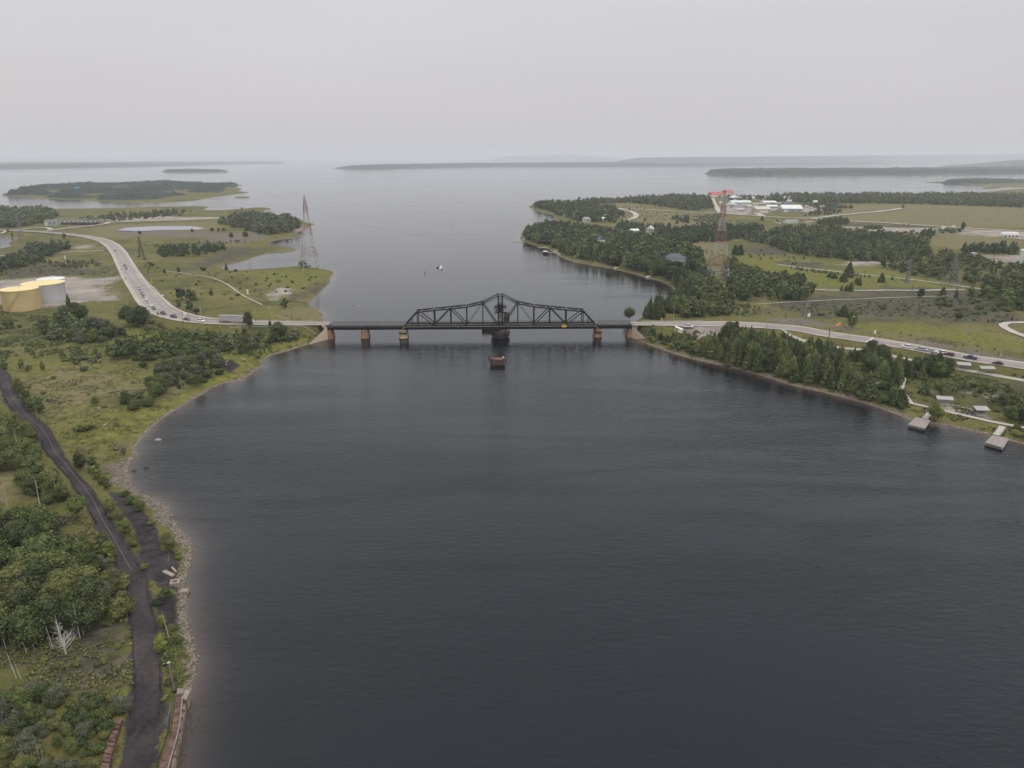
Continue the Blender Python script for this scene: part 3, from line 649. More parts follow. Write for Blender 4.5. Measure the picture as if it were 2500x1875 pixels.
# ------------------------------------------------------------ swing bridge
M_steel = mat("black_steel", (0.010, 0.010, 0.012), 0.6, 0.3, 0.8, spec=0.4)
M_steel2 = mat("weathered_steel", (0.020, 0.018, 0.019), 0.7, 0.35, 0.6)
M_grey = mat("galvanised_steel", (0.27, 0.28, 0.29), 0.5, 0.15, 0.8, spec=0.4)
M_deck = mat("bridge_deck", (0.095, 0.090, 0.088), 0.85, 0.25, 0.3)
M_conc = mat("stained_concrete", (0.54, 0.41, 0.29), 0.9, 0.15, 0.25, second=(0.42, 0.28, 0.18))
M_conc2 = mat("rust_stained_pier", (0.46, 0.29, 0.18), 0.9, 0.25, 0.5, second=(0.26, 0.135, 0.08))
M_conc3 = mat("dark_timber_and_concrete", (0.075, 0.055, 0.048), 0.9, 0.4, 0.8, second=(0.14, 0.10, 0.085))
M_wing = mat("pale_wing_wall_concrete", (0.64, 0.53, 0.41), 0.9, 0.12, 0.4, second=(0.52, 0.40, 0.29))
M_wet = mat("wet_concrete", (0.035, 0.028, 0.024), 0.4, 0.3, 0.6)
M_white = mat("white_paint", (0.74, 0.74, 0.72), 0.5, 0.06, 1.0)
M_glass = mat("dark_glass", (0.02, 0.025, 0.03), 0.15, 0.1, 1.0, spec=0.6)
M_yel = mat("yellow_sign_face", (0.72, 0.43, 0.02), 0.5, 0.06, 2.0)
M_orange = mat("orange_sign_face", (0.70, 0.20, 0.03), 0.5, 0.08, 2.0)
M_black = mat("matt_black", (0.012, 0.012, 0.013), 0.6, 0.1, 2.0)
M_wood = mat("weathered_wood", (0.21, 0.185, 0.16), 0.85, 0.25, 1.5)
M_woodp = mat("wooden_pole", (0.30, 0.27, 0.235), 0.85, 0.2, 0.8)
M_rust = mat("rusty_steel", (0.17, 0.075, 0.045), 0.85, 0.4, 0.8, second=(0.08, 0.045, 0.035))
M_rail = mat("guardrail_metal", (0.36, 0.34, 0.28), 0.5, 0.2, 0.3)

piv_x, piv_y = P(1221.5, 826.6, 0.0); piv_y = float(piv_y) + 4.5; piv_x = float(piv_x)
BYAW = math.radians(1.25); DK = 7.35                       # deck level
Dm = depth_of(piv_y - 3.3, DK)
def bx(px): return (px - 1221.5) * Dm / F                   # pixel to metres along the bridge
root_loc = (piv_x, piv_y, 0)
def bloc(x, y=0, z=0):                                      # bridge coordinates to world
    return (piv_x + x * math.cos(BYAW) - y * math.sin(BYAW), piv_y + x * math.sin(BYAW) + y * math.cos(BYAW), z)

sb = empty("swing_bridge", root_loc, BYAW, "black steel truss swing bridge turning on its round centre pier", "bridge")
HW = 3.3
ln = [(-54.4, 0), (-47.2, 7.9), (-37.6, 8.9), (-28.3, 9.8), (-19.2, 10.7), (-10.0, 12.7)]   # top chord nodes
TT = 17.2; TP = 1.15
def side(sgn, y, parent):
    N = [(sgn * -x if sgn > 0 else x, z) for x, z in ln]
    N = [(abs(x) * sgn, z) for x, z in ln]
    zt = lambda z: DK + z
    U = {i: (N[i][0], y, zt(N[i][1])) for i in range(6)}; L = {i: (N[i][0], y, DK + 0.2) for i in range(6)}
    T = (TP * sgn, y, DK + TT); TB = (TP * sgn + 0.6 * sgn, y, DK + 0.2)
    m = MB(); 
    for i in range(1, 5): m.bar(U[i], U[i + 1], 0.78, 0.7)
    m.build("top_chord", M_steel, parent)
    m = MB(); m.bar(U[5], T, 0.55, 0.5); m.bar((U[5][0], y, U[5][2] - 0.5), (T[0], y, T[2] - 1.3), 0.12, 0.14); m.build("eyebar", M_steel, parent)
    MB().bar(L[0], U[1], 0.82, 0.7).build("end_post", M_steel, parent)
    for i in range(1, 6):
        MB().bar(L[i], U[i], 0.54 if i % 2 == 0 else 0.44, 0.5).build("vertical", M_steel, parent)
    mid = ((L[0][0] + U[1][0]) / 2, y, (L[0][2] + U[1][2]) / 2)
    MB().bar(mid, ((L[0][0] + L[1][0]) / 2 - 0.2 * sgn, y, DK + .2), 0.3).build("strut", M_steel, parent)
    for a, b, w in ((U[1], L[2], 0.7), (U[3], L[2], 0.7), (U[3], L[4], 0.7), (U[5], TB, 0.8)):
        MB().bar(a, b, w, 0.45).build("diagonal", M_steel, parent)
    m = MB(); m.bar((U[5][0], y - 0.16, U[5][2]), (L[4][0], y - 0.16, L[4][2]), 0.16); m.bar((U[5][0], y + 0.16, U[5][2]), (L[4][0], y + 0.16, L[4][2]), 0.16)
    m.build("diagonal", M_steel2, parent)
    for p in (U[1], U[3], U[5], L[2], L[4]): MB().box(p[0] - 0.8, p[0] + 0.8, y - 0.34, y + 0.34, p[2] - 0.65, p[2] + 0.5).build("gusset_plate", M_steel, parent)
for y in (-HW, HW):
    tr = MB(); tr.box(-54.8, 54.8, y - 0.28, y + 0.28, DK - 0.25, DK + 0.45)
    tro = tr.build("truss", M_steel, sb)
    for s in (-1, 1): side(s, y, tro)
m = MB()
for s in (-1, 1):
    for i in range(1, 6):
        x, z = abs(ln[i][0]) * s, ln[i][1] + DK
        m.bar((x, -HW, z + 0.15), (x, HW, z + 0.15), 0.34, 0.5)
        if i < 5:
            x2, z2 = abs(ln[i + 1][0]) * s, ln[i + 1][1] + DK
            m.bar((x, -HW, z), (x2, HW, z2), 0.14); m.bar((x, HW, z), (x2, -HW, z2), 0.14)
            m.bar(((x+x2)/2, -HW, (z+z2)/2), ((x+x2)/2, HW, (z+z2)/2), 0.12)
    x, z = abs(ln[1][0]) * s, ln[1][1] + DK
    m.bar((x, -HW, z - 1.2), (x, HW, z - 1.2), 0.2); 
    for k in range(6): m.bar((x, -HW + k * 1.1, z - 1.2), (x, -HW + k * 1.1 + 0.55, z), 0.1)
m.build("lateral_bracing", M_steel2, sb)
m = MB()   # pale brackets where the cross struts meet the far chord
for s in (-1, 1):
    for i in (2, 3, 4):
        x, z = abs(ln[i][0]) * s, ln[i][1] + DK; m.bar((x, -HW + .4, z + 0.5), (x + 0.4 * s, HW - .3, z + 0.5), 0.16, 0.12)
m.build("walkway_plank", M_grey, sb)
# centre tower
ct = MB()
for z in (1.0, 5.0, 11.8, TT - 0.5):
    for y in (-HW, HW): ct.bar((-TP, y, DK + z), (TP, y, DK + z), 0.35, 0.3)
    for x in (-TP, TP): ct.bar((x, -HW, DK + z), (x, HW, DK + z), 0.3, 0.3)
cto = ct.build("centre_tower", M_steel, sb)
for x in (-TP, TP):
    for y in (-HW, HW): MB().bar((x, y, DK), (x, y, DK + TT + 0.3), 0.8, 0.6).build("leg", M_steel, cto)
m = MB()
for y in (-HW, HW):
    for z0, z1, n in ((0.2, 5.0, 4), (5.0, 7.0, 2), (10.4, 16.8, 5)):
        for k in range(n):
            a = z0 + (z1 - z0) * k / n; b = z0 + (z1 - z0) * (k + 1) / n
            m.bar((-TP, y, DK + a), (TP, y, DK + b), 0.10); m.bar((TP, y, DK + a), (-TP, y, DK + b), 0.10)
m.build("lattice", M_steel2, cto)
m = MB()
for s in (-1, 1): m.bar((TP * s, -HW, DK + TT + .2), (TP * s, -HW, DK + TT + 1.4), 0.1); m.bar((-TP, s * HW, DK + TT + .9), (TP, s * HW, DK + TT + .9), 0.08)
m.bar((0.6, -HW, DK + TT + 1), (0.6, -HW, DK + TT + 3.0), 0.07); m.build("mast", M_grey, cto)
# operator's house straddling the tower
oh = MB(); oh.box(-3.35, 3.35, -2.5, 2.5, DK + 7.4, DK + 10.3); oho = oh.build("operator_house", M_steel2, sb)
r = MB(); z0, z1 = DK + 10.3, DK + 12.0; r.yprism([(-3.7, z0), (3.7, z0), (2.2, z0 + 0.7), (0.9, z1), (-0.9, z1), (-2.2, z0 + 0.7)], -2.8, 2.8)
r.build("roof", mat("house_roof", (0.055, 0.055, 0.06), 0.7, 0.2), oho)
for x0, x1 in ((-2.95, -1.75), (1.65, 2.35), (2.55, 3.2)):
    f = MB(); f.box(x0 - .12, x1 + .12, -2.56, -2.5, DK + 7.9, DK + 9.7); fo = f.build("window", M_white, oho)
    MB().box(x0 + .08, x1 - .08, -2.6, -2.56, DK + 8.1, DK + 9.5).build("pane", M_glass, fo)
MB().box(-3.4, 3.4, -2.6, 2.6, DK + 7.1, DK + 7.4).build("floor_frame", M_steel, oho)
m = MB()
for y in (0.6, 1.5): m.bar((-6.2, y, DK + .3), (-2.0, y, DK + 7.2), 0.1); m.bar((-6.2, y, DK + 1.3), (-2.0, y, DK + 8.1), 0.05)
for k in range(14): t = k / 14; m.box(-6.2 + 4.2*t - .14, -6.2 + 4.2*t + .14, 0.6, 1.5, DK + .3 + 6.9*t, DK + .36 + 6.9*t)
m.build("stair", M_grey, sb)
# floor system
m = MB(); m.box(-55.2, 55.2, -HW - 0.05, HW + 0.05, DK - 0.45, DK - 0.26)
dk = m.build("deck", M_deck, sb)
m = MB(); m.box(-55.2, 55.2, -HW - 1.75, -HW - 0.4, DK - 0.3, DK - 0.18); m.build("walkway", M_wood, sb)
for y in (-HW + 0.1, HW - 0.1):
    m = MB(); m.box(-55.0, 55.0, y - 0.15, y + 0.15, DK - 2.15, DK - 0.46)
    for k in range(47): x = -54 + k * 2.35; m.box(x - .06, x + .06, y - 0.3, y + 0.3, DK - 2.12, DK - 0.47)
    m.build("girder", M_steel, sb)
m = MB()
for k in range(24): x = -54 + k * 4.7; m.box(x - .15, x + .15, -HW + .3, HW - .3, DK - 1.6, DK - 0.46)
for k in range(24): x = -54 + k * 4.7; m.bar((x, -HW - 1.7, DK - .35), (x, -HW, DK - 1.3), 0.1)
m.build("floor_beam", M_steel, sb)
def railing(x0, x1, y, parent, sp=2.35, z=DK - 0.2, h=1.15):
    m = MB()
    n = max(1, round((x1 - x0) / sp))
    for k in range(n + 1): x = x0 + (x1 - x0) * k / n; m.box(x - .07, x + .07, y - .07, y + .07, z, z + h)
    for a in (h, h * 0.62, h * 0.3): m.box(x0, x1, y - .05, y + .05, z + a - .07, z + a + 0.03)
    return m.build("railing", M_steel2, parent)
railing(-55, 55, -HW - 1.7, sb); railing(-55, 55, HW + 0.6, sb, z=DK - 0.2, h=1.3)
m = MB(); m.lathe([(3.9, 4.0), (3.9, 4.9), (3.4, 4.9), (3.4, 5.25)], 28); m.build("turntable", M_steel, sb)
m = MB(); m.bar((1.4, -5.0, 2.6), (1.4, -5.0, 5.0), .16); m.bar((4.1, -5.0, 2.6), (4.1, -5.0, 5.0), .22); m.bar((-0.2, -5.0, 4.95), (4.2, -5.0, 4.95), .2); m.build("lift_frame", M_grey, sb)

# centre pier with fender ring
pp = empty("pivot_pier", bloc(0), BYAW, "round rust-brown centre pier with a fenced walkway under the swing bridge", "pier")
m = MB(); m.lathe([(4.75, -3), (4.75, 0.35)], 32); m.build("waterline_band", M_wet, pp)
m = MB(); m.lathe([(4.7, 0.35), (4.55, 3.6), (4.2, 3.6), (4.2, 4.0)], 32); m.build("drum", M_conc3, pp)
m = MB()
for k in range(40):
    a = 2 * math.pi * k / 40; c, s = math.cos(a), math.sin(a)
    m.bar((4.75 * c, 4.75 * s, 0.5), (4.68 * c, 4.68 * s, 3.4), 0.16, 0.25)
m.build("fender_plank", M_rust, pp)
m = MB(); m.lathe([(4.4, 2.55), (5.55, 2.55), (5.55, 2.7), (4.4, 2.7)], 32, closed=False); m.lathe([(4.4, 1.1), (5.3, 1.1), (5.3, 1.22), (4.4, 1.22)], 32, closed=False)
for k in range(18):
    a = 2 * math.pi * k / 18; c, s = math.cos(a), math.sin(a)
    if s < -0.72: continue
    m.bar((5.5 * c, 5.5 * s, 1.1), (5.5 * c, 5.5 * s, 3.8), 0.1)
m.lathe([(5.48, 3.7), (5.56, 3.7), (5.56, 3.8), (5.48, 3.8)], 32, closed=False)
m.build("catwalk", M_steel2, pp)
m = MB(); m.box(-1.5, -0.55, -4.74, -4.62, 2.1, 2.45); m.box(0.2, 0.6, -4.74, -4.62, 1.9, 2.5); m.build("notice_board", M_white, pp)

def pier(px, label, w, top=5.15, stain=M_conc2, corbel=0, band=None):
    r = empty("bridge_pier", bloc(bx(px)), BYAW, label, "pier", "stone piers carrying the bridge")
    def oct_(hw, hl): return [(-hw, -hl + hw * .6), (-hw * .5, -hl), (hw * .5, -hl), (hw, -hl + hw * .6), (hw, hl - hw * .6), (hw * .5, hl), (-hw * .5, hl), (-hw, hl - hw * .6)]
    m = MB(); prof = [(w * 1.12, 0.35), (w * 0.98, 2.0), (w * 0.86, top - .5), (w * 0.97, top - .5), (w * 0.97, top)]
    vs = []; fs = []
    for i, (hw, z) in enumerate(prof): vs += [(x, y, z) for x, y in oct_(hw, hw + 2.6)]
    for i in range(len(prof) - 1):
        for k in range(8): fs.append((i*8+k, i*8+(k+1)%8, (i+1)*8+(k+1)%8, (i+1)*8+k))
    fs.append(tuple(range(32, 40))); m.add(vs, fs); m.build("shaft", stain, r)
    MB().prism(oct_(w * 1.15, w * 1.15 + 2.6), -3, 0.36).build("waterline_band", M_wet, r)
    if corbel:
        m = MB(); m.yprism([(0, 5.2), (corbel * 2.6, 5.2), (corbel * 1.6, 3.6), (corbel * 0.9, 3.1), (0, 3.1)], -HW - .2, HW + .2); m.build("end_lift", M_steel, r)
        m = MB(); m.tube([(-w, -HW - 1.4, 3.4), (w, -HW - 1.4, 3.4)], 0.45, 10); m.build("lift_drum", M_steel2, r)
    return r
pier(889.5, "rust brown pier under the plain girder span, nearest the west bank", 1.95)
pier(984, "orange stained pier at the west end of the swing span", 2.2, stain=M_conc, corbel=1)
pier(1461.5, "orange stained pier at the east end of the swing span", 2.0, stain=M_conc2, corbel=-1)

def span(px0, px1, label):
    x0, x1 = bx(px0), bx(px1); c = (x0 + x1) / 2; L = (x1 - x0) / 2 - 0.15
    r = empty("girder_span", bloc(c), BYAW, label, "bridge span", "fixed girder spans beside the swing span")
    MB().box(-L, L, -HW - 0.9, HW + 0.4, DK - 0.45, DK - 0.26).build("deck", M_deck, r)
    for y in (-HW + .1, HW - .1):
        m = MB(); m.box(-L, L, y - .15, y + .15, DK - 2.15, DK - .46)
        for k in range(int(L * 2 / 2.4)): x = -L + 1 + k * 2.4; m.box(x - .06, x + .06, y - .3, y + .3, DK - 2.12, DK - .47)
        m.build("girder", M_steel, r)
    railing(-L, L, -HW - 0.8, r); railing(-L, L, HW + 0.5, r, h=1.35)
    MB().box(-L, L, -HW - .75, -HW + .3, DK - .26, DK + .1).build("kerb", M_steel2, r)
    return r
span(799, 889.5, "black girder span from the west abutment to the first pier")
span(889.5, 984, "black girder span between the two western piers")
span(1461.5, 1546, "black girder span from the eastern pier to the east abutment")

def abutment(px, s, label):
    x = bx(px); r = empty("bridge_abutment", bloc(x), BYAW, label, "abutment", "concrete abutments at the two ends of the bridge")
    MB().yprism([(0, -2), (s * 3.2, -2), (s * 2.2, DK - 2.2), (0, DK - 2.2)], -HW - .9, HW + .9).build("breast_wall", M_conc2, r)
    MB().box(min(0, -s * 1.4), max(0, -s * 1.4), -HW - .9, HW + .9, -2, DK - 0.3).build("backwall", M_conc, r)
    for y0, y1 in ((-HW - 1.0, -HW - 12.0), (HW + 1.0, HW + 9.0)):
        m = MB(); d = 0.55 * (1 if y1 > y0 else -1)
        a = [(s * 0.5, y0), (-s * 7.2, y1)]
        # sloping wing wall: full height at the deck, running down to the shore
        vs = []
        for (x_, y_), zt in ((a[0], DK - .2), (a[1], 0.3)):
            vs += [(x_, y_, -2), (x_, y_, zt), (x_ - s * .1, y_ - d * 1.6, zt), (x_ - s * .1, y_ - d * 1.6, -2)]
        mx, my = (a[0][0] * .8 + a[1][0] * .2), (a[0][1] * .8 + a[1][1] * .2)
        m.add(vs, [(0, 4, 5, 1), (1, 5, 6, 2), (2, 6, 7, 3), (0, 1, 2, 3), (4, 7, 6, 5)]); m.build("wing_wall", M_wing, r)
    MB().box(min(-s*2.2, -s*1.4), max(-s*2.2, -s*1.4), -HW - 1.3, -HW - .7, DK - .3, DK + .9).build("end_post", M_conc, r)
abutment(799, 1, "pale concrete abutment with sloping wing wall on the west bank")
abutment(1546, -1, "pale concrete abutment with sloping wing wall on the east bank")

# yellow board on the side of the swing span
sx0, sx1 = bx(1371.3), bx(1382.6)
r = empty("navigation_sign", bloc((sx0 + sx1) / 2, -HW - 1.85), BYAW, "yellow rectangular board hung on the bridge railing", "sign")
MB().box((sx0 - sx1) / 2, (sx1 - sx0) / 2, -0.08, 0, DK - 0.75, DK + 0.65).build("sign_face", M_yel, r)
m = MB()
for k, (a, b) in enumerate(((-.9, .85), (-.95, .5))): m.box(a, b, -.085, -.08, DK + .22 - k * .42, DK + .32 - k * .42)
m.build("lettering", mat("sign_text", (0.50, 0.28, 0.03), 0.6, 0.3), r)
# tall lamp standing on the second span
def lamp_post(loc, h, label, rz=0, arm=1.2, m_=None, group="street lamps beside the highway", r0=.11):
    r = empty("street_lamp", loc, rz, label, "street lamp", group); m_ = m_ or M_grey
    MB().tube([(0,0,-.2), (0,0,h*.5), (0,0,h-.8)], [r0, r0*.8, r0*.6], 6).build("pole", m_, r)
    MB().tube([(0,0,h-.85), (arm*.25,0,h-.3), (arm*.6,0,h-.05), (arm,0,h)], r0*.5, 5).build("arm", m_, r)
    MB().box(arm-.15, arm+.55, -.16, .16, h-.1, h+.08).build("lamp_head", mat("lamp_head", (0.62,0.62,0.60), .5, .05) if 'lamp_head' not in bpy.data.materials else bpy.data.materials['lamp_head'], r)
    return r
x0 = bx(886); lamp_post(bloc(x0, -HW - 1.0, DK - .3), 12.2, "tall thin lamp rising from the bridge deck over the first pier", math.radians(175), .8)
# fender cribs in the channel
def crib(loc, w, d, h, yaw, label):
    r = empty("fender_crib", loc, yaw, label, "crib", "weathered cribs in the channel beside the centre pier")
    m = MB(); n = int(w / 0.32)
    m.box(-w/2, w/2, -d/2, d/2, 0.4, h - .35)
    for k in range(n):
        x = -w/2 + (k + .5) * w / n; t = h - .1 - .35 * random.random()
        m.box(x - .13, x + .13, -d/2 - .14, -d/2, 0.4, t); m.box(x - .13, x + .13, d/2, d/2 + .14, 0.4, t)
    nd = int(d / .32)
    for k in range(nd):
        y = -d/2 + (k + .5) * d / nd; t = h - .1 - .35 * random.random()
        for s in (-1, 1): m.box(s*w/2 - .07, s*w/2 + .07, y - .13, y + .13, 0.4, t)
    m.build("timber_wall", M_conc3, r)
    MB().box(-w/2 - .15, w/2 + .15, -d/2 - .15, d/2 + .15, -3, 0.42).build("waterline_band", M_wet, r)
    MB().box(-w/2 + .2, w/2 - .2, -d/2 + .2, d/2 - .2, h - .4, h - .25).build("top_fill", M_rust, r)
    return r
cx, cy = P(1214.8, 893, 0); cy = float(cy) + 2.2; cx = float(cx)
r = crib((cx, cy, 0), 7.0, 3.8, 3.55, 0.0, "square rusty crib with a black iron post standing alone in front of the bridge")
MB().bar((-2.1, -1.9, 3.35), (-.4, -1.9, 3.35), .36, .2).build("beam", mat("orange_timber", (0.42, 0.17, 0.07), .8, .25), r)
MB().bar((-.4, -1.9, 3.36), (2.2, -1.9, 3.36), .36, .2).build("beam", mat("pale_timber", (0.45, 0.36, 0.32), .8, .2), r)
MB().bar((2.2, 1.1, 3.5), (3.2, 1.2, 3.6), .5, .2).build("plate", M_white, r)
m = MB(); m.bar((-4.2, -1.0, 2.2), (-4.2, -1.0, 4.9), .42, .3); m.bar((-4.7, -1, 2.9), (-3.0, -.6, 3.2), .26); m.bar((-4.3, -1.0, 2.6), (-3.3, -1.2, 1.8), .3); m.build("iron_post", M_black, r)
cx, cy = P(1236.5, 776, 0); crib((float(cx), float(cy) + 2.0, 0), 3.6, 3.6, 3.6, 0.0, "brown crib standing in the channel behind the operator house of the bridge")
cx, cy = P(1190, 806, 0); crib((float(cx), float(cy) + 2.5, 0), 6.6, 3.0, 3.4, 0.0, "rust red crib half hidden behind the bridge deck west of the tower")
# ------------------------------------------------------------ lattice towers
def band_mat(name, c1, c2, period, fade=0.0):
    m, n, b = new_mat(name); b.inputs['Roughness'].default_value = 0.7
    tc = n.new("ShaderNodeTexCoord"); s = n.new("ShaderNodeSeparateXYZ"); lnk(m, tc.outputs['Object'], s.inputs[0])
    d = n.new("ShaderNodeMath"); d.operation = 'DIVIDE'; lnk(m, s.outputs['Z'], d.inputs[0]); d.inputs[1].default_value = period
    f = n.new("ShaderNodeMath"); f.operation = 'FRACT'; lnk(m, d.outputs[0], f.inputs[0])
    g = n.new("ShaderNodeMath"); g.operation = 'GREATER_THAN'; lnk(m, f.outputs[0], g.inputs[0]); g.inputs[1].default_value = 0.5
    x = n.new("ShaderNodeMix"); x.data_type = 'RGBA'; x.inputs['A'].default_value = list(c1) + [1]; x.inputs['B'].default_value = list(c2) + [1]
    lnk(m, g.outputs[0], x.inputs['Factor']); lnk(m, x.outputs['Result'], b.inputs['Base Color']); return m
M_band = band_mat("red_and_white_bands", (0.38, 0.35, 0.33), (0.25, 0.105, 0.085), 20.0)
def lattice_tower(loc, rz, h, prof, label, mleg, w=0.32, wb=0.16, levels=None, arms=(), name="lattice_tower", cat="transmission tower", group=None):
    r = empty(name, loc, rz, label, cat, group)
    pr_ = np.array(prof, float); hw = lambda z: float(np.interp(z, pr_[:, 0], pr_[:, 1]))
    zs = levels or [h * k / 12 for k in range(13)]
    C = [(-1, -1), (1, -1), (1, 1), (-1, 1)]
    for sx, sy in C:
        m = MB()
        for a, b in zip(zs[:-1], zs[1:]): m.bar((sx*hw(a), sy*hw(a), a), (sx*hw(b), sy*hw(b), b), w * (1 - .45 * a / h))
        m.box(sx*hw(0)-.7, sx*hw(0)+.7, sy*hw(0)-.7, sy*hw(0)+.7, -1.5, .3); m.build("leg", mleg, r)
    m = MB()
    for a, b in zip(zs[:-1], zs[1:]):
        A, B = hw(a), hw(b)
        for i in range(4):
            (x0, y0), (x1, y1) = C[i], C[(i + 1) % 4]
            m.bar((x0*A, y0*A, a), (x1*B, y1*B, b), wb); m.bar((x1*A, y1*A, a), (x0*B, y0*B, b), wb); m.bar((x0*B, y0*B, b), (x1*B, y1*B, b), wb)
            if b - a > 7:
                mid = ((x0+x1)/2*(A+B)/2, (y0+y1)/2*(A+B)/2, (a+b)/2)
                m.bar(((x0+x1)/2*A, (y0+y1)/2*A, a) , mid, wb*.8); m.bar((x0*(A+B)/2, y0*(A+B)/2, (a+b)/2), (x1*(A+B)/2, y1*(A+B)/2, (a+b)/2), wb*.8)
    m.build("bracing", mleg, r)
    for z, L in arms:
        m = MB(); m.bar((-L, 0, z), (L, 0, z), wb); m.bar((-L, 0, z), (0, 0, z + L * .45), wb*.8); m.bar((L, 0, z), (0, 0, z + L * .45), wb*.8)
        for s in (-1, 1): m.bar((s*L, 0, z), (s*L, 0, z - 1.2), .12)
        m.build("cross_arm", mleg, r)
    return r
bx1 = G1(758, 656)
hT = H - math.hypot(bx1.x, bx1.y) * 0 - bx1.z
def top_height(base, py_top):           # height that brings the tower's tip to its place in the air
    lo, hi = 1, 200
    for _ in range(40):
        mid = (lo + hi) / 2
        if proj(base.x, base.y, base.z + mid)[1] > py_top: lo = mid
        else: hi = mid
    return lo
h1 = top_height(bx1, 476)
lattice_tower(bx1, math.radians(28), h1, [(0, 8.2), (h1*.30, 4.7), (h1*.62, 2.6), (h1*.85, 1.3), (h1, .35)], "tall slim red and white lattice tower on the western point", M_band, .34, .15,
              levels=[h1*t for t in (0,.07,.15,.22,.30,.38,.46,.54,.60,.66,.72,.77,.82,.86,.90,.935,.97,1)], arms=((h1*.84, 2.2), (h1*.92, 1.7)))
bx2 = G1(1751, 681); h2 = top_height(bx2, 464.5)
lattice_tower(bx2, math.radians(3), h2, [(0, 7.8), (h2*.20, 6.0), (h2*.62, 2.1), (h2*.80, 1.5), (h2, .6)], "tall red and white lattice tower among the eastern trees", M_band, .42, .16,
              levels=[h2*t for t in (0,.06,.12,.20,.27,.35,.42,.50,.56,.62,.68,.73,.78,.82,.86,.90,.94,.97,1)], arms=((h2*.60, 3.2), (h2*.82, 2.0)))
M_pyl = mat("grey_pylon_steel", (0.20, 0.19, 0.18), .6, .2)
for (px, py, pt, lab, hwb, col) in ((346, 628, 578, "small dark lattice pylon in the field inside the road bend", 2.6, M_steel2), (52, 582, 520, "thin lattice pylon beside the inlet and the far road", 2.8, M_pyl),
                               (2322, 697, 620, "grey lattice pylon standing above the eastern bushes", 5.2, M_pyl), (2214, 692, 634, "narrow guyed pylon left of the grey lattice pylon", 1.2, M_pyl)):
    b = G1(px, py); hh = top_height(b, pt)
    lattice_tower(b, math.radians(20), hh, [(0, hwb), (hh*.6, hwb*.35), (hh, .3)], lab, col, .26, .13, levels=[hh*t for t in (0,.15,.3,.43,.55,.65,.74,.82,.9,1)],
                  arms=((hh*.66, 3.0), (hh*.80, 2.4), (hh*.93, 1.6)), name="pylon", cat="pylon", group="small steel pylons")

# ------------------------------------------------------------ storage tanks
M_tank_y = mat("yellow_tank_paint", (0.44, 0.31, 0.13), .7, .10, .08, second=(0.54, 0.42, 0.23)); M_tank_yr = mat("yellow_tank_roof", (0.72, 0.57, 0.28), .55, .06, .1)
M_tank_g = mat("grey_tank_paint", (0.36, 0.35, 0.36), .6, .10, .12, second=(0.46, 0.44, 0.44)); M_tank_w = mat("white_tank_paint", (0.66, 0.65, 0.63), .5, .05, .1)
def tank(px, py, R, h, wall, roof, label):
    b = G1(px, py); b.z = max(b.z, 2.6) - .1
    r = empty("storage_tank", b, 0, label, "storage tank", "round storage tanks")
    MB().lathe([(R, -1.5), (R, h)], 64).build("shell", wall, r)
    m = MB(); n = 64; prof = [(R + .22, h - .15), (R + .22, h + .12), (R * .6, h + .55), (.6, h + .95)]
    m.lathe(prof, n); m.build("roof", roof, r)
    m = MB()
    for k in range(7): z = h * (k + .5) / 7; m.lathe([(R + .02, z - .03), (R + .05, z), (R + .02, z + .03)], 64, closed=False)
    m.build("weld_seam", wall, r)
    m = MB(); a0 = -1.9
    for k in range(22):
        a = a0 + k * .045; z = h * k / 22; c, s = math.cos(a), math.sin(a); m.bar(((R+.1)*c, (R+.1)*s, z), ((R+.9)*c, (R+.9)*s, z), .3, .06)
    m.tube([((R+.9)*math.cos(a0+k*.045), (R+.9)*math.sin(a0+k*.045), h*k/22+1) for k in range(0, 23, 2)], .05, 4)
    m.build("stair", wall, r)
    MB().lathe([(.5, h + .9), (.5, h + 1.4)], 10).build("vent", roof, r)
    return r
tank(57, 753, 11.0, 13.4, M_tank_y, M_tank_yr, "yellow cylindrical storage tank standing in front of the grey one")
tank(113, 733.5, 13.2, 12.6, M_tank_g, M_tank_yr, "grey cylindrical tank with yellow roof behind the yellow tank")
tank(131, 716, 9.0, 11.0, M_tank_w, M_tank_w, "pale tank mostly hidden behind the grey tank")
tank(2515, 645, 9.5, 13.0, M_tank_w, M_tank_w, "white tank cut off by the eastern edge of the view")

# ------------------------------------------------------------ vehicles
def car_paint(name, c):
    m, n, b = new_mat(name); b.inputs['Base Color'].default_value = list(c) + [1]; b.inputs['Roughness'].default_value = .35; b.inputs['Coat Weight'].default_value = .4
    return m
PAINT = {k: car_paint(k + "_car_paint", c) for k, c in dict(white=(.72,.72,.72), silver=(.36,.38,.41), black=(.015,.015,.018), dark_grey=(.06,.065,.075), dark_blue=(.035,.045,.09), red=(.30,.05,.04), grey=(.20,.21,.23), maroon=(.10,.03,.04)).items()}
M_tyre = mat("tyre_rubber", (.02,.02,.02), .8, .1); M_rim = mat("wheel_rim", (.35,.35,.36), .4, .1); M_lamp_h = mat("headlight_glass", (.75,.75,.72), .2, .05); M_lamp_r = mat("tail_light_glass", (.45,.03,.03), .3, .05)
def wheels(xs, hw, R, parent):
    for x in xs:
        for s in (-1, 1):
            n = 12; vs = []; 
            for yy in (s*hw - s*.24, s*hw):
                vs += [(x + R*math.cos(2*math.pi*k/n), yy, R + R*math.sin(2*math.pi*k/n)) for k in range(n)]
            w = MB().add(vs, [tuple(range(n))[::-s], tuple(range(n, 2*n))[::s]] + [(k, (k+1)%n, n+(k+1)%n, n+k)[::s] for k in range(n)]).build("wheel", M_tyre, parent)
            vs = [(x + R*.55*math.cos(2*math.pi*k/8), s*(hw+.012), R + R*.55*math.sin(2*math.pi*k/8)) for k in range(8)]
            MB().add(vs, [tuple(range(8))[::s]]).build("rim", M_rim, w)
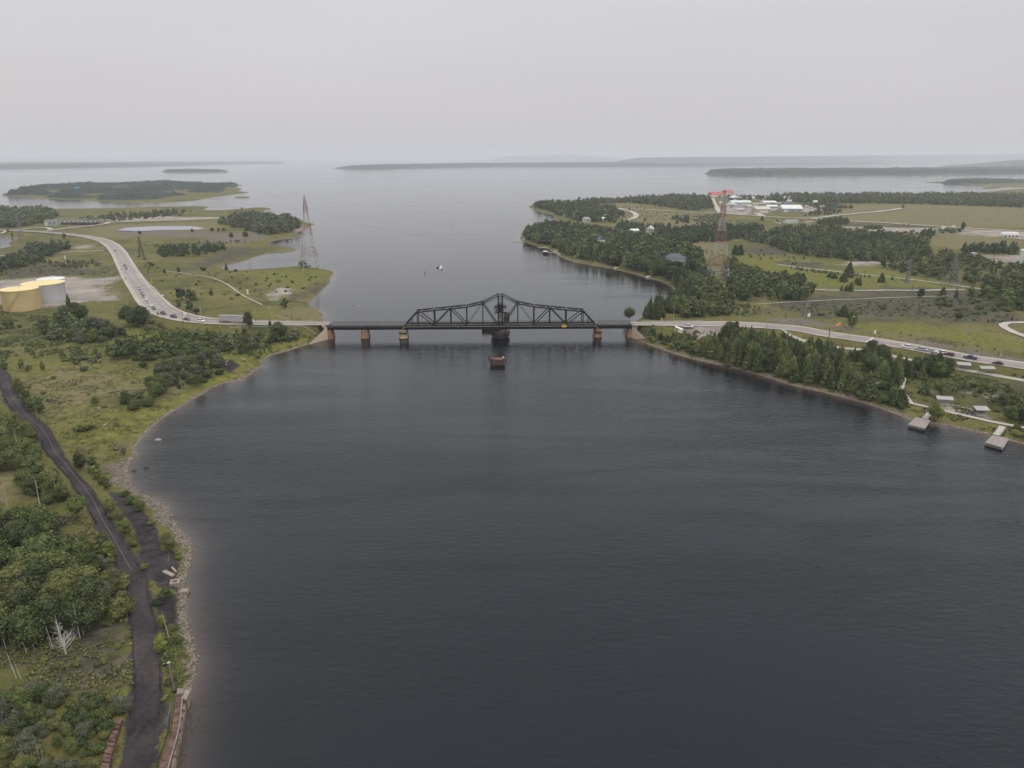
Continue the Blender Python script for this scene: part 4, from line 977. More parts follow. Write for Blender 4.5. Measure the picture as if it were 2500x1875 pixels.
def loft(sec, m, name, parent):   # sec: list of (x, halfwidth, z0, z1, top halfwidth)
    vs = []; fs = []
    for x, w, z0, z1, wt in sec: vs += [(x,-w,z0),(x,-w,(z0+z1)*.52),(x,-wt,z1),(x,wt,z1),(x,w,(z0+z1)*.52),(x,w,z0)]
    for i in range(len(sec)-1):
        for k in range(6): a=i*6; fs.append((a+k, a+(k+1)%6, a+6+(k+1)%6, a+6+k))
    fs += [(5,4,3,2,1,0), tuple(range(len(vs)-6, len(vs)))]
    return MB().add(vs, fs).build(name, m, parent)
def make_vehicle(kind, paint, label):
    r = empty(kind, (0,0,0), 0, label, {"sedan":"car","suv":"car","pickup_truck":"pickup truck"}[kind], "vehicles waiting and driving on the highway")
    p = PAINT[paint]
    if kind == "sedan":
        b = loft([(-2.35,.78,.42,.82,.72),(-2.2,.9,.28,.95,.8),(-1.2,.92,.25,1.0,.82),(1.0,.92,.25,.98,.82),(2.0,.9,.27,.84,.76),(2.35,.74,.35,.68,.66)], p, "body", r)
        cab = [(-1.75,.80,.95,.98,.78),(-1.0,.80,.95,1.42,.62),(.15,.80,.95,1.43,.62),(1.0,.80,.95,1.0,.76)]
    elif kind == "suv":
        b = loft([(-2.35,.8,.45,1.05,.78),(-2.25,.95,.32,1.12,.86),(-1.0,.96,.3,1.15,.86),(1.1,.96,.3,1.12,.86),(2.15,.93,.32,1.02,.82),(2.38,.8,.4,.8,.72)], p, "body", r)
        cab = [(-2.25,.85,1.1,1.15,.82),(-1.95,.85,1.1,1.70,.68),(.3,.85,1.1,1.72,.68),(1.15,.85,1.1,1.15,.8)]
    else:
        b = loft([(-2.85,.92,.5,1.1,.92),(-2.8,.98,.42,1.14,.95),(-.9,.98,.4,1.16,.92),(1.4,.98,.4,1.2,.9),(2.55,.95,.42,1.12,.85),(2.8,.85,.5,.95,.8)], p, "body", r)
        cab = [(-.95,.88,1.12,1.2,.85),(-.8,.88,1.12,1.85,.70),(.75,.88,1.12,1.87,.70),(1.55,.88,1.12,1.2,.82)]
        MB().box(-2.65,-1.05,-.78,.78,1.02,1.18).build("load_bed", M_black, r)
    loft(cab, M_glass, "windows", r)
    zt = cab[1][3]; MB().box(cab[1][0]+.03, cab[2][0]-.03, -cab[1][4]*.98, cab[1][4]*.98, zt-.02, zt+.05).build("roof", p, r)
    xp = (cab[1][0]+cab[2][0])/2; m = MB()
    for s in (-1,1):
        m.bar((xp, s*.82, cab[0][2]), (xp, s*.64, zt), .1, .06)
        m.bar((cab[1][0]+.05, s*.80, cab[0][2]), (cab[1][0]+.03, s*.64, zt), .1, .06); m.bar((cab[3][0]-.1, s*.8, cab[0][2]+.05), (cab[2][0], s*.64, zt), .08, .06)
    m.build("pillar", p, r)
    L = b.data.vertices[-1].co.x; zh = .62 if kind == "sedan" else .85
    for s in (-1,1):
        MB().box(L-.18, L+.03, s*.66-.16, s*.66+.16, zh-.08, zh+.08).build("headlight", M_lamp_h, r)
        MB().box(-L-.02, -L+.1, s*.7-.13, s*.7+.13, zh+.02, zh+.22).build("tail_light", M_lamp_r, r)
    wheels((-1.45, 1.45) if kind != "pickup_truck" else (-1.75, 1.75), .93, .36 if kind != "pickup_truck" else .42, r)
    return r
PROTO = {}
def along(path, px, py, z):
    x, y = P(px, py, z); d = np.hypot(path[:,0]-float(x), path[:,1]-float(y)); i = int(d.argmin()); i2 = min(i+1, len(path)-1); i1 = max(i-1, 0)
    t = path[i2,:2]-path[i1,:2]; return float(x), float(y), float(path[i,2]) + .14 + math.hypot(float(x), float(y))*.0005, math.atan2(t[1], t[0])
def vehicle(kind, paint, px, py, path, label, rev=True, xyzr=None):
    if xyzr is None:
        x, y, z, a = along(path, px, py, 5.5); x, y, z, a = along(path, px, py, z + .6)
    else: x, y, z, a = xyzr
    if rev: a += math.pi
    key = (kind, paint)
    if key not in PROTO: o = PROTO[key] = make_vehicle(kind, paint, label)
    else: o = copy_tree(PROTO[key]); o["label"] = label
    o.location = (x, y, z); o.rotation_euler = (0, 0, a); return o
# path runs from the bridge outward, so rev=True faces the bridge
for k, c, px, py, lab in (
  ("sedan","dark_grey",281,611.5,"dark car driving alone on the far curve of the western road"),
  ("suv","dark_grey",305,648,"dark vehicle following just behind another beyond the waiting queue"),
  ("sedan","black",308.5,655,"black car just ahead of a dark one beyond the waiting queue"),
  ("suv","silver",340,704,"silver vehicle at the tail of the western queue"),
  ("sedan","grey",344,710,"grey car second from the tail of the western queue"),
  ("suv","grey",346.5,717,"grey vehicle directly behind the red car in the western queue"),
  ("sedan","red",350.5,723.5,"red car in the western queue between grey and white ones"),
  ("suv","white",357,730,"white vehicle directly ahead of the red car in the queue"),
  ("sedan","silver",361,737,"silver car between two white vehicles in the western queue"),
  ("suv","white",368,745,"white vehicle directly behind the dark one at the queue's bend"),
  ("suv","dark_grey",375.5,753,"dark grey vehicle leading the closely packed part of the queue"),
  ("pickup_truck","black",398,765,"black pickup on the bend, partly behind a bare roadside pole"),
  ("pickup_truck","dark_blue",424,773,"dark blue pickup on the bend between two black vehicles"),
  ("sedan","black",457,780,"black car stopped at the white line near the western signals"),
  ("suv","white",491,784,"white car right behind the long lorry near the bridge")):
    vehicle(k, c, px, py, pl, lab)
vehicle("suv","black",18,562,pl,"dark van at the far western end of the road", rev=False)
vehicle("sedan","white",98,565.5,pl,"white car far along the western road near the junction", rev=False)
for k, c, px, py, lab in (
  ("sedan","maroon",2133,834,"maroon car first at the eastern stop line"),
  ("suv","white",2213,846,"white vehicle second in the eastern queue, glimpsed past a tree"),
  ("suv","silver",2246,852,"silver vehicle mostly hidden behind roadside trees in the eastern queue"),
  ("sedan","silver",2270,856,"silver car behind the big bush in the eastern queue"),
  ("suv","white",2296,860,"white vehicle behind the big bush in the eastern queue"),
  ("suv","maroon",2317,865,"maroon vehicle just clear of the big bush in the eastern queue"),
  ("pickup_truck","dark_blue",2369,873,"dark blue pickup in the open stretch of the eastern queue"),
  ("sedan","black",2436,886,"black car last in the eastern queue")):
    vehicle(k, c, px, py, pr, lab)
b = G1(1680, 799.5)
vehicle("pickup_truck","white",0,0,None,"white pickup parked on the gravel lot beside the east end of the bridge", rev=False, xyzr=(b.x, b.y, b.z + .05, math.radians(-4)))
# lorry
x, y, z, a = along(pl, 573.5, 789.5, 7.4)
tr = empty("semi_trailer_truck", (x, y, z), a + math.pi, "white lorry with a long grey tarped trailer driving onto the bridge", "lorry")
M_tarp = mat("grey_tarp", (.40, .385, .375), .7, .1, .15)
tl = MB().box(-9.2, 6.4, -1.28, 1.28, 1.15, 4.05).build("trailer", M_tarp, tr)
m = MB(); m.yprism([(-9.25, 4.05), (6.45, 4.05), (6.45, 4.18), (-1.4, 4.3), (-9.25, 4.18)], -1.3, 1.3); m.build("tarp_cover", mat("tarp_cover", (.27,.26,.26), .8, .1), tl)
m = MB()
for k in range(20): m.box(-9+k*.8, -8.93+k*.8, -1.31, -1.28, 1.2, 4.0)
m.build("side_rib", mat("trailer_rib", (.30,.29,.285), .6, .1), tl)
m = MB(); m.box(-9, 10.5, -.5, .5, .85, 1.14); m.box(-9.2, -9.0, -1.2, 1.2, .5, .8); m.build("chassis", M_black, tr)
c = MB(); c.add([(7.2,-1.2,1.1),(7.2,-1.2,3.75),(9.0,-1.1,3.45),(9.5,-1.15,2.35),(11.4,-1.0,2.0),(11.6,-1.0,.7),(7.2,-1.2,.7),
                 (7.2,1.2,1.1),(7.2,1.2,3.75),(9.0,1.1,3.45),(9.5,1.15,2.35),(11.4,1.0,2.0),(11.6,1.0,.7),(7.2,1.2,.7)],
                [(0,6,5,4,3,2,1),(7,8,9,10,11,12,13),(1,2,9,8),(2,3,10,9),(3,4,11,10),(4,5,12,11),(5,6,13,12),(6,0,7,13),(0,1,8,7)])
co = c.build("cab", PAINT["white"], tr)
m = MB(); m.add([(9.03,-1.0,3.38),(9.47,-1.05,2.45),(9.47,1.05,2.45),(9.03,1.0,3.38)], [(0,1,2,3)]); 
for s in (-1,1): m.box(8.0, 8.9, s*1.19-.03, s*1.19+.03, 2.45, 3.2)
m.build("window", M_glass, co)
for s in (-1,1): MB().tube([(7.0, s*1.0, 1.2), (7.0, s*1.0, 4.3)], .09, 6).build("exhaust_stack", M_grey, tr)
wheels((-8.2,-6.9,-5.6,-4.3,5.3,6.6,10.3), 1.25, .5, tr)
# boats
def boat(px, py, L, yaw, label, cabin=True, hull=None, group="boats on the water"):
    x, y = P(px, py, 0); r = empty("motor_boat", (float(x), float(y), 0), yaw, label, "boat", group)
    w = L * .17; hull = hull or M_white
    st = [(-L/2,w*.9,.9),(-L/4,w,.95),(L/8,w,1.0),(L/3,w*.6,1.15),(L/2,.05,1.35)]; vs=[]; fs=[]
    for X_,W_,Z_ in st: vs += [(X_,-W_,Z_),(X_,-W_*.7,-.25),(X_,W_*.7,-.25),(X_,W_,Z_)]
    for i in range(len(st)-1):
        for k in range(4): fs.append((i*4+k, i*4+(k+1)%4, (i+1)*4+(k+1)%4, (i+1)*4+k))
    fs += [(3,2,1,0),(16,17,18,19)]; MB().add(vs, fs).build("hull", hull, r)
    if cabin:
        loft([(-L*.22,w*.72,.9,1.0,w*.7),(-L*.18,w*.72,.9,2.5,w*.6),(L*.08,w*.7,.9,2.5,w*.56),(L*.2,w*.6,.9,1.15,w*.5)], M_white, "cabin", r)
        MB().box(-L*.16, L*.1, -w*.73, w*.73, 1.5, 2.05).build("window", M_glass, r)
        MB().box(-L*.19, L*.1, -w*.7, w*.7, 2.5, 2.62).build("roof", M_white, r)
        MB().bar((-.2,0,2.6), (-.2,0,4.2), .1).build("mast", M_grey, r)
    return r
boat(1077, 656, 7.0, math.radians(75), "white cabin cruiser seen end-on in the middle of the channel")
boat(1071, 654, 4.0, math.radians(5), "small dark tender floating beside the white cruiser", False, mat("dark_hull", (.05,.05,.055), .4))
# channel marker buoys
M_bg = mat("green_buoy", (.02,.10,.06), .5); M_br = mat("red_buoy", (.30,.03,.03), .5)
for px, py, mt, lab in ((1037, 667, M_bg, "dark channel buoy west of the white cruiser"), (1102, 548, M_bg, "distant dark spar buoy upstream of the white cruiser"), (1180, 530, M_br, "distant red spar buoy in mid channel"), (1348, 566-26, M_br, "small red buoy off the wooded eastern point")):
    x, y = P(px, py, 0); r = empty("channel_buoy", (float(x), float(y), 0), 0, lab, "buoy", "channel buoys")
    MB().lathe([(.6,-.4),(.65,.3),(.2,.6),(.16,2.4),(.05,2.6)], 10).build("float", mt, r)

# ------------------------------------------------------------ poles, signals, signs
def utility_pole(px, py, pt, label, arms=1, lean=0.0, trans=False, mt=None, hfix=None, group="wooden utility poles"):
    b = G1(px, py); h = hfix or min(18, top_height(b, pt)); r = empty("utility_pole", b, math.radians(random.uniform(-20, 20)), label, "utility pole", group)
    r.rotation_euler[1] = lean
    MB().tube([(0,0,-.5),(0,0,h)], [.17,.12], 6).build("pole", mt or M_woodp, r)
    for k in range(arms): MB().bar((-1.3,0,h-.6-k*1.0), (1.3,0,h-.6-k*1.0), .13, .15).build("cross_arm", M_wood, r)
    if trans:
        for s in (-.5,.5): MB().lathe([(.27,h-3.2),(.27,h-2.2)], 10, cx=s).build("transformer", M_grey, r)
    return r
POLES = [(104.5,570,551,"pole at the junction on the far western road",1),(117,611,585,"pole beside the narrow lane below the far western road",1),(176,578,548,"pole at the outer edge of the far western road curve",1),
 (288,586,559,"pole in the dry field beyond the road curve",1),(241,592,584,"short pole at the inner edge of the road curve",0),(211,615,596,"pole beside the lane, seen against bushes",1),(26,590,577,"pole on the bank of the inlet",0),
 (75,549,532,"pole beside the electrical yard",1),(259,708,677,"pole with cross arm by the tank yard entrance",1),(285,689,674,"pole right of the tank yard entrance",0),(311,758,716,"leaning pole behind the big tree inside the bend",1),
 (273,680,640,"tall pole near the road north of the tank yard",1),(740,783,741,"pole with transformers beside the bridge approach",1),(647,732,694,"pole in the middle of the western peninsula",0),(562,680,651,"pole next to a small bush at the head of the cove",0),
 (612,658,634,"thin pole seen against the cove",0),(464,788,757,"grey pole at the stop line beside the black car",0),(402,784,757,"weathered pole on the inside of the bend near two dark pickups",1),(448,791,776,"short post on the corner below the black car",0),
 (659,788,772,"short post beside the road behind the lorry",0),(713,788,768,"short post beside the road before the transformer pole",0),
 (1643,791,738,"tall pale pole just east of the bridge",0),(1805,788,754,"pale pole across the road from the gravel lot",0),(1871,803,775,"pole on the near side of the road past the lot",0),
 (1789,731,696,"pole with cross arm below the east lattice tower",1),(1866,739,714,"pole in the scrub behind the east highway",1),(1962,788,736,"leaning pole with transformers on the stony roadside",1),
 (2356,857,801,"pole with transformers beside the open east queue",1),(2019,721,693,"pole in the green east field",1),(2226,712,696,"thin pole in the heath beyond the east highway",0),(2437,870,858,"short post at the edge of the east highway",0),
 (1506,509,474,"tallest of three pale poles in the north field",1),(1496,505,479,"middle one of three pale poles in the north field",1),(1484,506,482,"third pale pole in the north field, next to the road end",1),
 (1479,547,530,"pole beside the houses in the north woods",1),(1519,568,553,"pole rising out of the woods above the shore",0),(1589,584,562,"pole next to the white roofed house",1),
 (1705,604,582,"pole left of the east lattice tower",1),(1699,516,498,"pole in the north woods beside the industrial road",1),(1714,516,498,"pole next to the industrial road woods",1),(1413,492,478,"far pole on the northern shore",0),
 (1434,492,480,"second far pole on the northern shore",0),(1620,512,500,"pole along the north field road",1),(1645,515,502,"pole by the bushes on the north field road",1),
 (1796,520,505,"pole at the industrial road corner",1),(1995,530,518,"pole at the fork of the industrial road",1),(2226,548,542,"short pole at the airfield edge",0),(2440,690,672,"pole among the eastern bushes",0)]
for px, py, pt, lab, arms in POLES:
    utility_pole(px, py, pt, lab, arms, lean=(0.20 if "leaning pole behind" in lab else 0.05 if "leaning" in lab else 0.0), trans="transformers" in lab,
                 mt=M_steel2 if "thin" in lab or "short" in lab else None)
b = G1(446, 783); lamp_post(b, top_height(b, 744), "curved arm street lamp inside the guardrail on the western bend", math.radians(10), 2.6)
b = G1(1857, 800); lamp_post(b, top_height(b, 747), "street lamp with short arm past the gravel lot", math.radians(20), 1.2)
b = G1(2072, 833); lamp_post(b, top_height(b, 773), "tall street lamp next to the orange signal gantry", math.radians(30), 1.4)
b = G1(267, 700); lamp_post(b, top_height(b, 669), "street lamp at the tank yard entrance", math.radians(180), 2.8)
def signal_head(parent, x, z, col):
    s = MB().box(x-.2, x+.2, -.2, .1, z-.6, z+.6).build("signal_head", col, parent)
    for k, c in enumerate(((.25,.03,.02),(.25,.15,.02),(.02,.12,.05))):
        MB().lathe([(.13,0),(.13,.02)], 10).build("lens", mat("lens", c, .3, .05), s); o = s.children[-1]; o.location = (x, -.21, z+.38-k*.38); o.rotation_euler = (math.radians(90),0,0)
b = G1(492, 777); r = empty("traffic_signal", b, math.radians(4), "traffic signal on a mast arm near the white car west of the bridge", "traffic signal", "traffic signals guarding the single lane bridge")
h = top_height(b, 748); MB().tube([(0,0,-.3),(0,0,h)], [.16,.12], 8).build("post", mat("pale_post", (.45,.45,.36), .6, .1), r); MB().bar((0,0,h-1.2),(-4.0,0,h-.9),.13).build("mast_arm", M_grey, r); signal_head(r, -4.0, h-1.2, M_orange)
b = G1(2023, 826.5); r = empty("traffic_signal", b, math.radians(38), "traffic signal gantry carrying a long orange board over the east highway", "traffic signal", "traffic signals guarding the single lane bridge")
MB().tube([(0,0,-.3),(0,0,6.4)], [.22,.18], 8).build("post", M_rust, r); MB().bar((0,0,6.4),(11.5,0,7.6),.2).build("mast_arm", M_woodp, r); signal_head(r, 3.6, 6.0, M_orange)
bo = MB().box(5.6, 10.8, -.12, .12, 5.7, 7.1).build("sign_board", M_orange, r)
m = MB()
for k in range(9): m.box(5.9+k*.55, 6.25+k*.55, -.125, -.12, 6.5, 6.8); m.box(5.9+k*.55, 6.2+k*.55, -.125, -.12, 6.0, 6.3)
m.build("lettering", mat("orange_text", (.75,.42,.16), .6), bo); signal_head(r, 7.4, 8.2, M_woodp)
def sign(px, py, w, h, ph, face, label, yaw=0, legs=1, extra=None):
    b = G1(px, py); r = empty("road_sign", b, yaw, label, "road sign", "road signs along the highway")
    f = MB().box(-w/2, w/2, -.06, 0, ph, ph+h).build("sign_face", face, r)
    for k in range(legs): x = 0 if legs == 1 else (-w*.3 + k*w*.6); MB().bar((x,.06,-.3),(x,.06,ph+.1),.09).build("post", M_wood, r)
    if extra: extra(f, w, h, ph)
    return r
def warn(f, w, h, ph):
    MB().add([(0,-.07,ph+h*1.25),(-w*.42,-.07,ph+h*.62),(0,-.07,ph+h*.1),(w*.42,-.07,ph+h*.62)], [(0,1,2,3)]).build("diamond", M_yel, f)
    MB().box(-w*.08, w*.08, -.08, -.07, ph+h*.5, ph+h*.85).build("symbol", M_black, f)
    MB().box(-w/2-.2, w/2+.2, -.1, -.01, ph-.7, ph-.05).build("plate", M_yel, f)
sign(372, 693, 2.3, 1.9, 1.9, M_black, "black and amber warning board with yellow bar beside the western road", extra=warn, legs=2)
sign(340, 657, 1.0, .9, 1.3, M_orange, "small orange sign beside the straight part of the western road")
sign(398, 727, 1.1, 1.3, 1.2, M_white, "white square sign inside the guardrail bend")
sign(452, 775, 1.2, 1.5, 1.4, M_white, "white sign beside the curved arm street lamp", yaw=.5)
sign(1974, 778, 2.2, 2.2, 1.2, M_white, "white square board near the leaning transformer pole", yaw=.4)
sign(2135, 820, 1.4, 2.0, 1.3, M_white, "white upright sign across the road from the east stop line", yaw=.4)
sign(1615, 785, .9, 1.4, .8, M_yel, "small yellow sign at the road edge just east of the bridge")
sign(1587, 831, 1.0, 1.9, .5, M_white, "white marker board on the shore below the east abutment")
sign(297, 662, .8, .9, 1.2, M_black, "small dark sign north of the tank yard turning")
sign(307, 684, .8, .9, 1.2, M_black, "small dark sign south of the tank yard turning")
sign(386, 770, 1.1, 1.3, .5, M_black, "dark marker drum on the gravel edge of the bend")
sign(2443, 872, .6, 1.0, .8, M_yel, "small yellow marker at the end of the east queue")
sign(2063, 808, .8, .9, 1.6, M_br, "small red sign behind the orange gantry")
for px, py, lab in ((159.5, 632, "white marker board in the bushes left of the road"), (652, 573, "white marker post at the edge of the north-west trees"), (605.5, 717.5, "tiny white marker post in the middle of the western peninsula")):
    b = G1(px, py); r = empty("marker_post", b, 0, lab, "marker post", "white survey markers"); MB().prism([(-.6,-.5),(.6,-.5),(.2,.5),(-.2,.5)], -.3, 3.2).build("board", M_white, r)
# slanted white structure at the lot
b = G1(1657, 811); r = empty("picnic_shelter", b, math.radians(-25), "white open shelter frame half hidden by a bush next to the pickup", "shelter")
MB().add([(-2.2,-1.2,3.1),(2.2,-1.2,1.6),(2.2,1.2,1.6),(-2.2,1.2,3.1),(-2.2,-1.2,3.25),(2.2,-1.2,1.75),(2.2,1.2,1.75),(-2.2,1.2,3.25)], [(0,3,2,1),(4,5,6,7),(0,1,5,4),(1,2,6,5),(2,3,7,6),(3,0,4,7)]).build("roof", M_white, r)
for x, z in ((-2, 3.1), (2, 1.6)):
    for y in (-1, 1): MB().bar((x,y,-.3),(x,y,z),.14).build("post", M_white, r)
MB().box(-.3, 1.9, -1.2, -1.1, .2, 1.5).build("panel", M_white, r)

# guardrails
def guardrail(pts, z, label, sp=4.0, hh=.75):
    a = []
    for p in pts:
        if len(p) == 3: x, y = P(p[0], p[1], p[2]); a.append((float(x), float(y), p[2]))
        else: g = G1(*p); a.append((g.x, g.y, g.z))
    c = catmull(a, 2.0); c[:, 2] = height(c[:, 0], c[:, 1])
    r = empty("guardrail", tuple(c[0]), 0, label, "guardrail", "guardrails along the highway"); o = c[0]
    m = MB(); pts_ = [tuple(p - o) for p in c]
    for p, q in zip(pts_[:-1], pts_[1:]):
        m.bar((p[0],p[1],p[2]+hh), (q[0],q[1],q[2]+hh), .10, .38)
    m.build("rail", M_rail, r); m = MB()
    for p in pts_[::2]: m.box(p[0]-.1, p[0]+.1, p[1]-.1, p[1]+.1, p[2]-.4, p[2]+hh+.12)
    m.build("posts", M_wood, r)["kind"] = "stuff"
guardrail([(338,660,4.3),(351,677,4.8),(366,697,5),(379,713,5.3),(394,731,5.5),(411,747.5,5.8),(428,758,6),(447,766,6.5),(487,777,7),(530,782,7.3),(600,784.5,7.5),(700,786,7.5),(793,787.5,7.5)], 0, "long curving guardrail on the lake side of the western road")
guardrail([(1550,787,7.5),(1600,787,7.5),(1660,786.5,7.4),(1718,786,7.2)], 0, "short guardrail on the far side of the east approach")
guardrail([(560,797,7.3),(640,797,7.5),(720,797,7.5),(785,797,7.5)], 0, "low guardrail on the near side of the west approach")

# ------------------------------------------------------------ docks, shelters
def quad_frame(pts, z):
    x, y = P(np.array([p[0] for p in pts]), np.array([p[1] for p in pts]), z); v = [Vector((float(a), float(b), z)) for a, b in zip(x, y)]
    return v
M_dock = mat("grey_pink_decking", (.27,.225,.205), .85, .15, .9); M_ramp = mat("pale_gangway", (.42,.39,.34), .8, .12, 1.0)
def dock(pts, label, ramp, slots):
    v = quad_frame(pts, 1.3); c = sum(v, Vector()) / 4; e = v[2] - v[3]; e2 = v[1] - v[0]; yaw = math.atan2(v[3].y - v[0].y, v[3].x - v[0].x)
    L = (v[3]-v[0]).length; Wd = (v[1]-v[0]).length
    r = empty("floating_dock", (v[0].x, v[0].y, 0), yaw, label, "dock", "square timber docks on the east shore")
    dirx = (v[3]-v[0]).normalized(); sgn = 1 if dirx.cross(v[1]-v[0]).z > 0 else -1
    loc = lambda p: (float((p - v[0]).dot(dirx)), float((p - v[0]).dot(Vector((-dirx.y, dirx.x, 0)))))
    q = [loc(p) for p in v]
    MB().prism(q, 1.05, 1.3).build("deck", M_dock, r)
    m = MB()
    for k in range(int(L / .5)):
        x = k * .5; m.prism([(x, q[0][1]+.02), (x+.03, q[0][1]+.02), (x + .03 + q[1][0], q[1][1]-.02), (x + q[1][0], q[1][1]-.02)], 1.3, 1.306)
    m.build("plank_gap", M_wood, r)
    ins = [(a*.985 + sum(p[0] for p in q)/4*.015, b_*.985 + sum(p[1] for p in q)/4*.015) for a, b_ in q]
    MB().prism(ins, .35 if slots else .62, 1.05).build("fascia", M_ramp, r)
    MB().prism(ins, -1.0, .35 if slots else .12).build("float", M_black, r)
    if slots:
        m = MB()
        for k in range(15): x = .6 + k*(L-1.2)/15; m.box(x, x+.28, -.14, -.06, .72, .92)
        m.build("scupper", M_black, r)
    else:
        m = MB()
        for k in range(14): x = .5 + k*(L-1)/14; m.box(x, x+.18, -.1, .1, .1, 1.0)
        m.build("pile", M_wood, r)
    # gangway up the bank
    rp = [quad_frame([p], z)[0] for p, z in ramp]
    rl = [(*loc(p), p.z) for p in rp]
    for a, b_ in zip(rl[:-1], rl[1:]):
        MB().bar((a[0],a[1],a[2]), (b_[0],b_[1],b_[2]), 2.2, .14).build("gangway", M_ramp, r)
        m = MB()
        for s in (-1.0, 1.0):
            dx, dy = b_[0]-a[0], b_[1]-a[1]; n_ = math.hypot(dx, dy); ox, oy = -dy/n_*s*1.05, dx/n_*s*1.05
            m.bar((a[0]+ox,a[1]+oy,a[2]+.9),(b_[0]+ox,b_[1]+oy,b_[2]+.9),.07)
            for t in (0,.5,1): X_, Y_, Z_ = a[0]+dx*t+ox, a[1]+dy*t+oy, a[2]+(b_[2]-a[2])*t; m.bar((X_,Y_,Z_),(X_,Y_,Z_+.9),.07)
        m.build("handrail", M_wood, r)
dock([(2217,1036),(2236,1018),(2272,1026),(2258,1046)], "square grey timber dock with open piles beside the lime green tree", [((2258,1022),1.35),((2267,1012),1.8),((2275,1003),2.4)], False)
dock([(2405,1080),(2423,1062),(2463,1070),(2449,1093)], "square timber dock with a slotted front edge nearest the right margin", [((2432,1062),1.35),((2441,1052),1.7),((2448,1041),2.3)], True)
M_roofw = mat("weathered_plank_roof", (.33,.315,.30), .85, .12, .8)
def shelter(px, py, w, d, hh, yaw, label, walls=False):
    b = G1(px, py); r = empty("interpretive_shelter", b, yaw, label, "shelter", "small plank roofed shelters beside the walking paths")
    ro = MB().add([(-w/2-.3,-d/2-.3,hh),(w/2+.3,-d/2-.3,hh),(w/2+.3,d/2+.3,hh+.75),(-w/2-.3,d/2+.3,hh+.75),(-w/2-.3,-d/2-.3,hh+.12),(w/2+.3,-d/2-.3,hh+.12),(w/2+.3,d/2+.3,hh+.87),(-w/2-.3,d/2+.3,hh+.87)],
        [(0,3,2,1),(4,5,6,7),(0,1,5,4),(1,2,6,5),(2,3,7,6),(3,0,4,7)]).build("roof", M_roofw, r)
    for x in (-w/2, w/2):
        for y, t in ((-d/2, hh), (d/2, hh+.7)): MB().bar((x,y,-.4),(x,y,t),.16).build("post", M_wood, r)
    if walls:
        MB().box(-w/2, w/2, d/2-.1, d/2, .5, 2.2).build("back_panel", M_wood, r); MB().box(-w/2+.3, w/2-.3, -d/2+.1, -d/2+.5, .4, .5).build("bench", M_ramp, r); MB().box(-w/2, -w/2+.1, -d/2, d/2, .2, 1.3).build("side_panel", M_wood, r)
    else: MB().box(-w/2+.2, w/2-.2, 0, .08, 1.0, 2.0).build("display_board", M_ramp, r)
shelter(2304, 987, 5.6, 2.0, 2.3, math.radians(-16), "plank roofed shelter behind the lime green tree above the first dock")
shelter(2393, 1015, 4.6, 2.6, 2.7, math.radians(-4), "plank roofed shelter with back panel and bench above the shore path", True)
shelter(2351, 902, 5.2, 2.4, 2.4, math.radians(-18), "tilted plank roofed shelter right beside the highway path")
shelter(2408, 911, 5.8, 1.8, 2.3, math.radians(-6), "flat looking plank roofed shelter at the open end of the highway path")
b = G1(2373, 1015); r = empty("person", b, 0, "person in dark clothes standing beside the shelter with the bench", "person")
m = MB(); m.tube([(-.1,0,0),(-.11,.02,.45),(-.1,0,.88)], [.06,.075,.10], 8); m.tube([(.1,0,0),(.11,.02,.45),(.1,0,.88)], [.06,.075,.10], 8); m.tube([(0,0,.82),(0,0,1.1),(0,0,1.38),(0,0,1.5),(0,0,1.56)], [.17,.17,.21,.10,.055], 10)
m.tube([(-.22,0,1.42),(-.28,-.02,1.12),(-.24,-.12,.88)], [.065,.05,.035], 7); m.tube([(.22,0,1.42),(.28,-.02,1.12),(.24,-.12,.88)], [.065,.05,.035], 7)
m.lathe([(.05,1.54),(.09,1.60),(.10,1.68),(.08,1.76),(.02,1.79)], 10); m.build("body", M_black, r)
MB().lathe([(.06,1.6),(.085,1.64),(.09,1.68),(.06,1.72)], 8, cy=-.025).build("face", mat("skin", (.42,.27,.2), .6), r)
# dry stone edging between the two shore shelters
def stone_wall(pts, label, w=.8, hh=.8):
    a = GW(pts); r = empty("stone_wall", (a[0][0], a[0][1], 0), 0, label, "stone wall"); m = MB(); c = catmull([(x, y, 0) for x, y in a], .8)
    for p in c[:-1]:
        for k in range(2):
            s = random.uniform(.3,.55); x = p[0]-a[0][0]+random.uniform(-.5,.5); y = p[1]-a[0][1]+random.uniform(-.4,.4); z = max(hz(p[0], p[1]), 0)+k*.35
            m.bar((x-s,y,z),(x+s,y+random.uniform(-.2,.2),z+random.uniform(0,.2)), s*1.2, s)
    m.build("boulders", mat("grey_fieldstone", (.27,.25,.22), .9, .3, 1.0), r)
stone_wall([(2305,990),(2330,993),(2360,1000),(2380,1006)], "low dry stone wall running between the two shore shelters")
# floating docks by the wooded point
def small_dock(p0, p1, w, label, z=.7):
    a = quad_frame([p0], z)[0]; b = quad_frame([p1], z)[0]; r = empty("jetty", (a.x, a.y, 0), 0, label, "jetty", "small private jetties off the wooded point"); d = b - a
    MB().bar((0,0,z),(d.x,d.y,z), w, .2).build("deck", M_ramp, r); m = MB()
    for t in (.05,.35,.65,.95): m.bar((d.x*t, d.y*t-w/2,-1.5),(d.x*t,d.y*t-w/2,z+.5),.2)
    m.build("pile", M_wood, r)
small_dock((1338,617),(1366,617.5), 2.0, "pale jetty leading out to the covered boathouse")
small_dock((1312,605),(1345,603.5), 2.2, "white jetty with an angled bank landing")
small_dock((1252,589.5),(1280,588.5), 1.6, "long dark jetty reaching out from the tip of the wooded point")
x, y = P(1332, 620.5, 0); r = empty("boathouse", (float(x), float(y)+2, 0), 0, "small dark floating boathouse with a white roof", "boathouse")
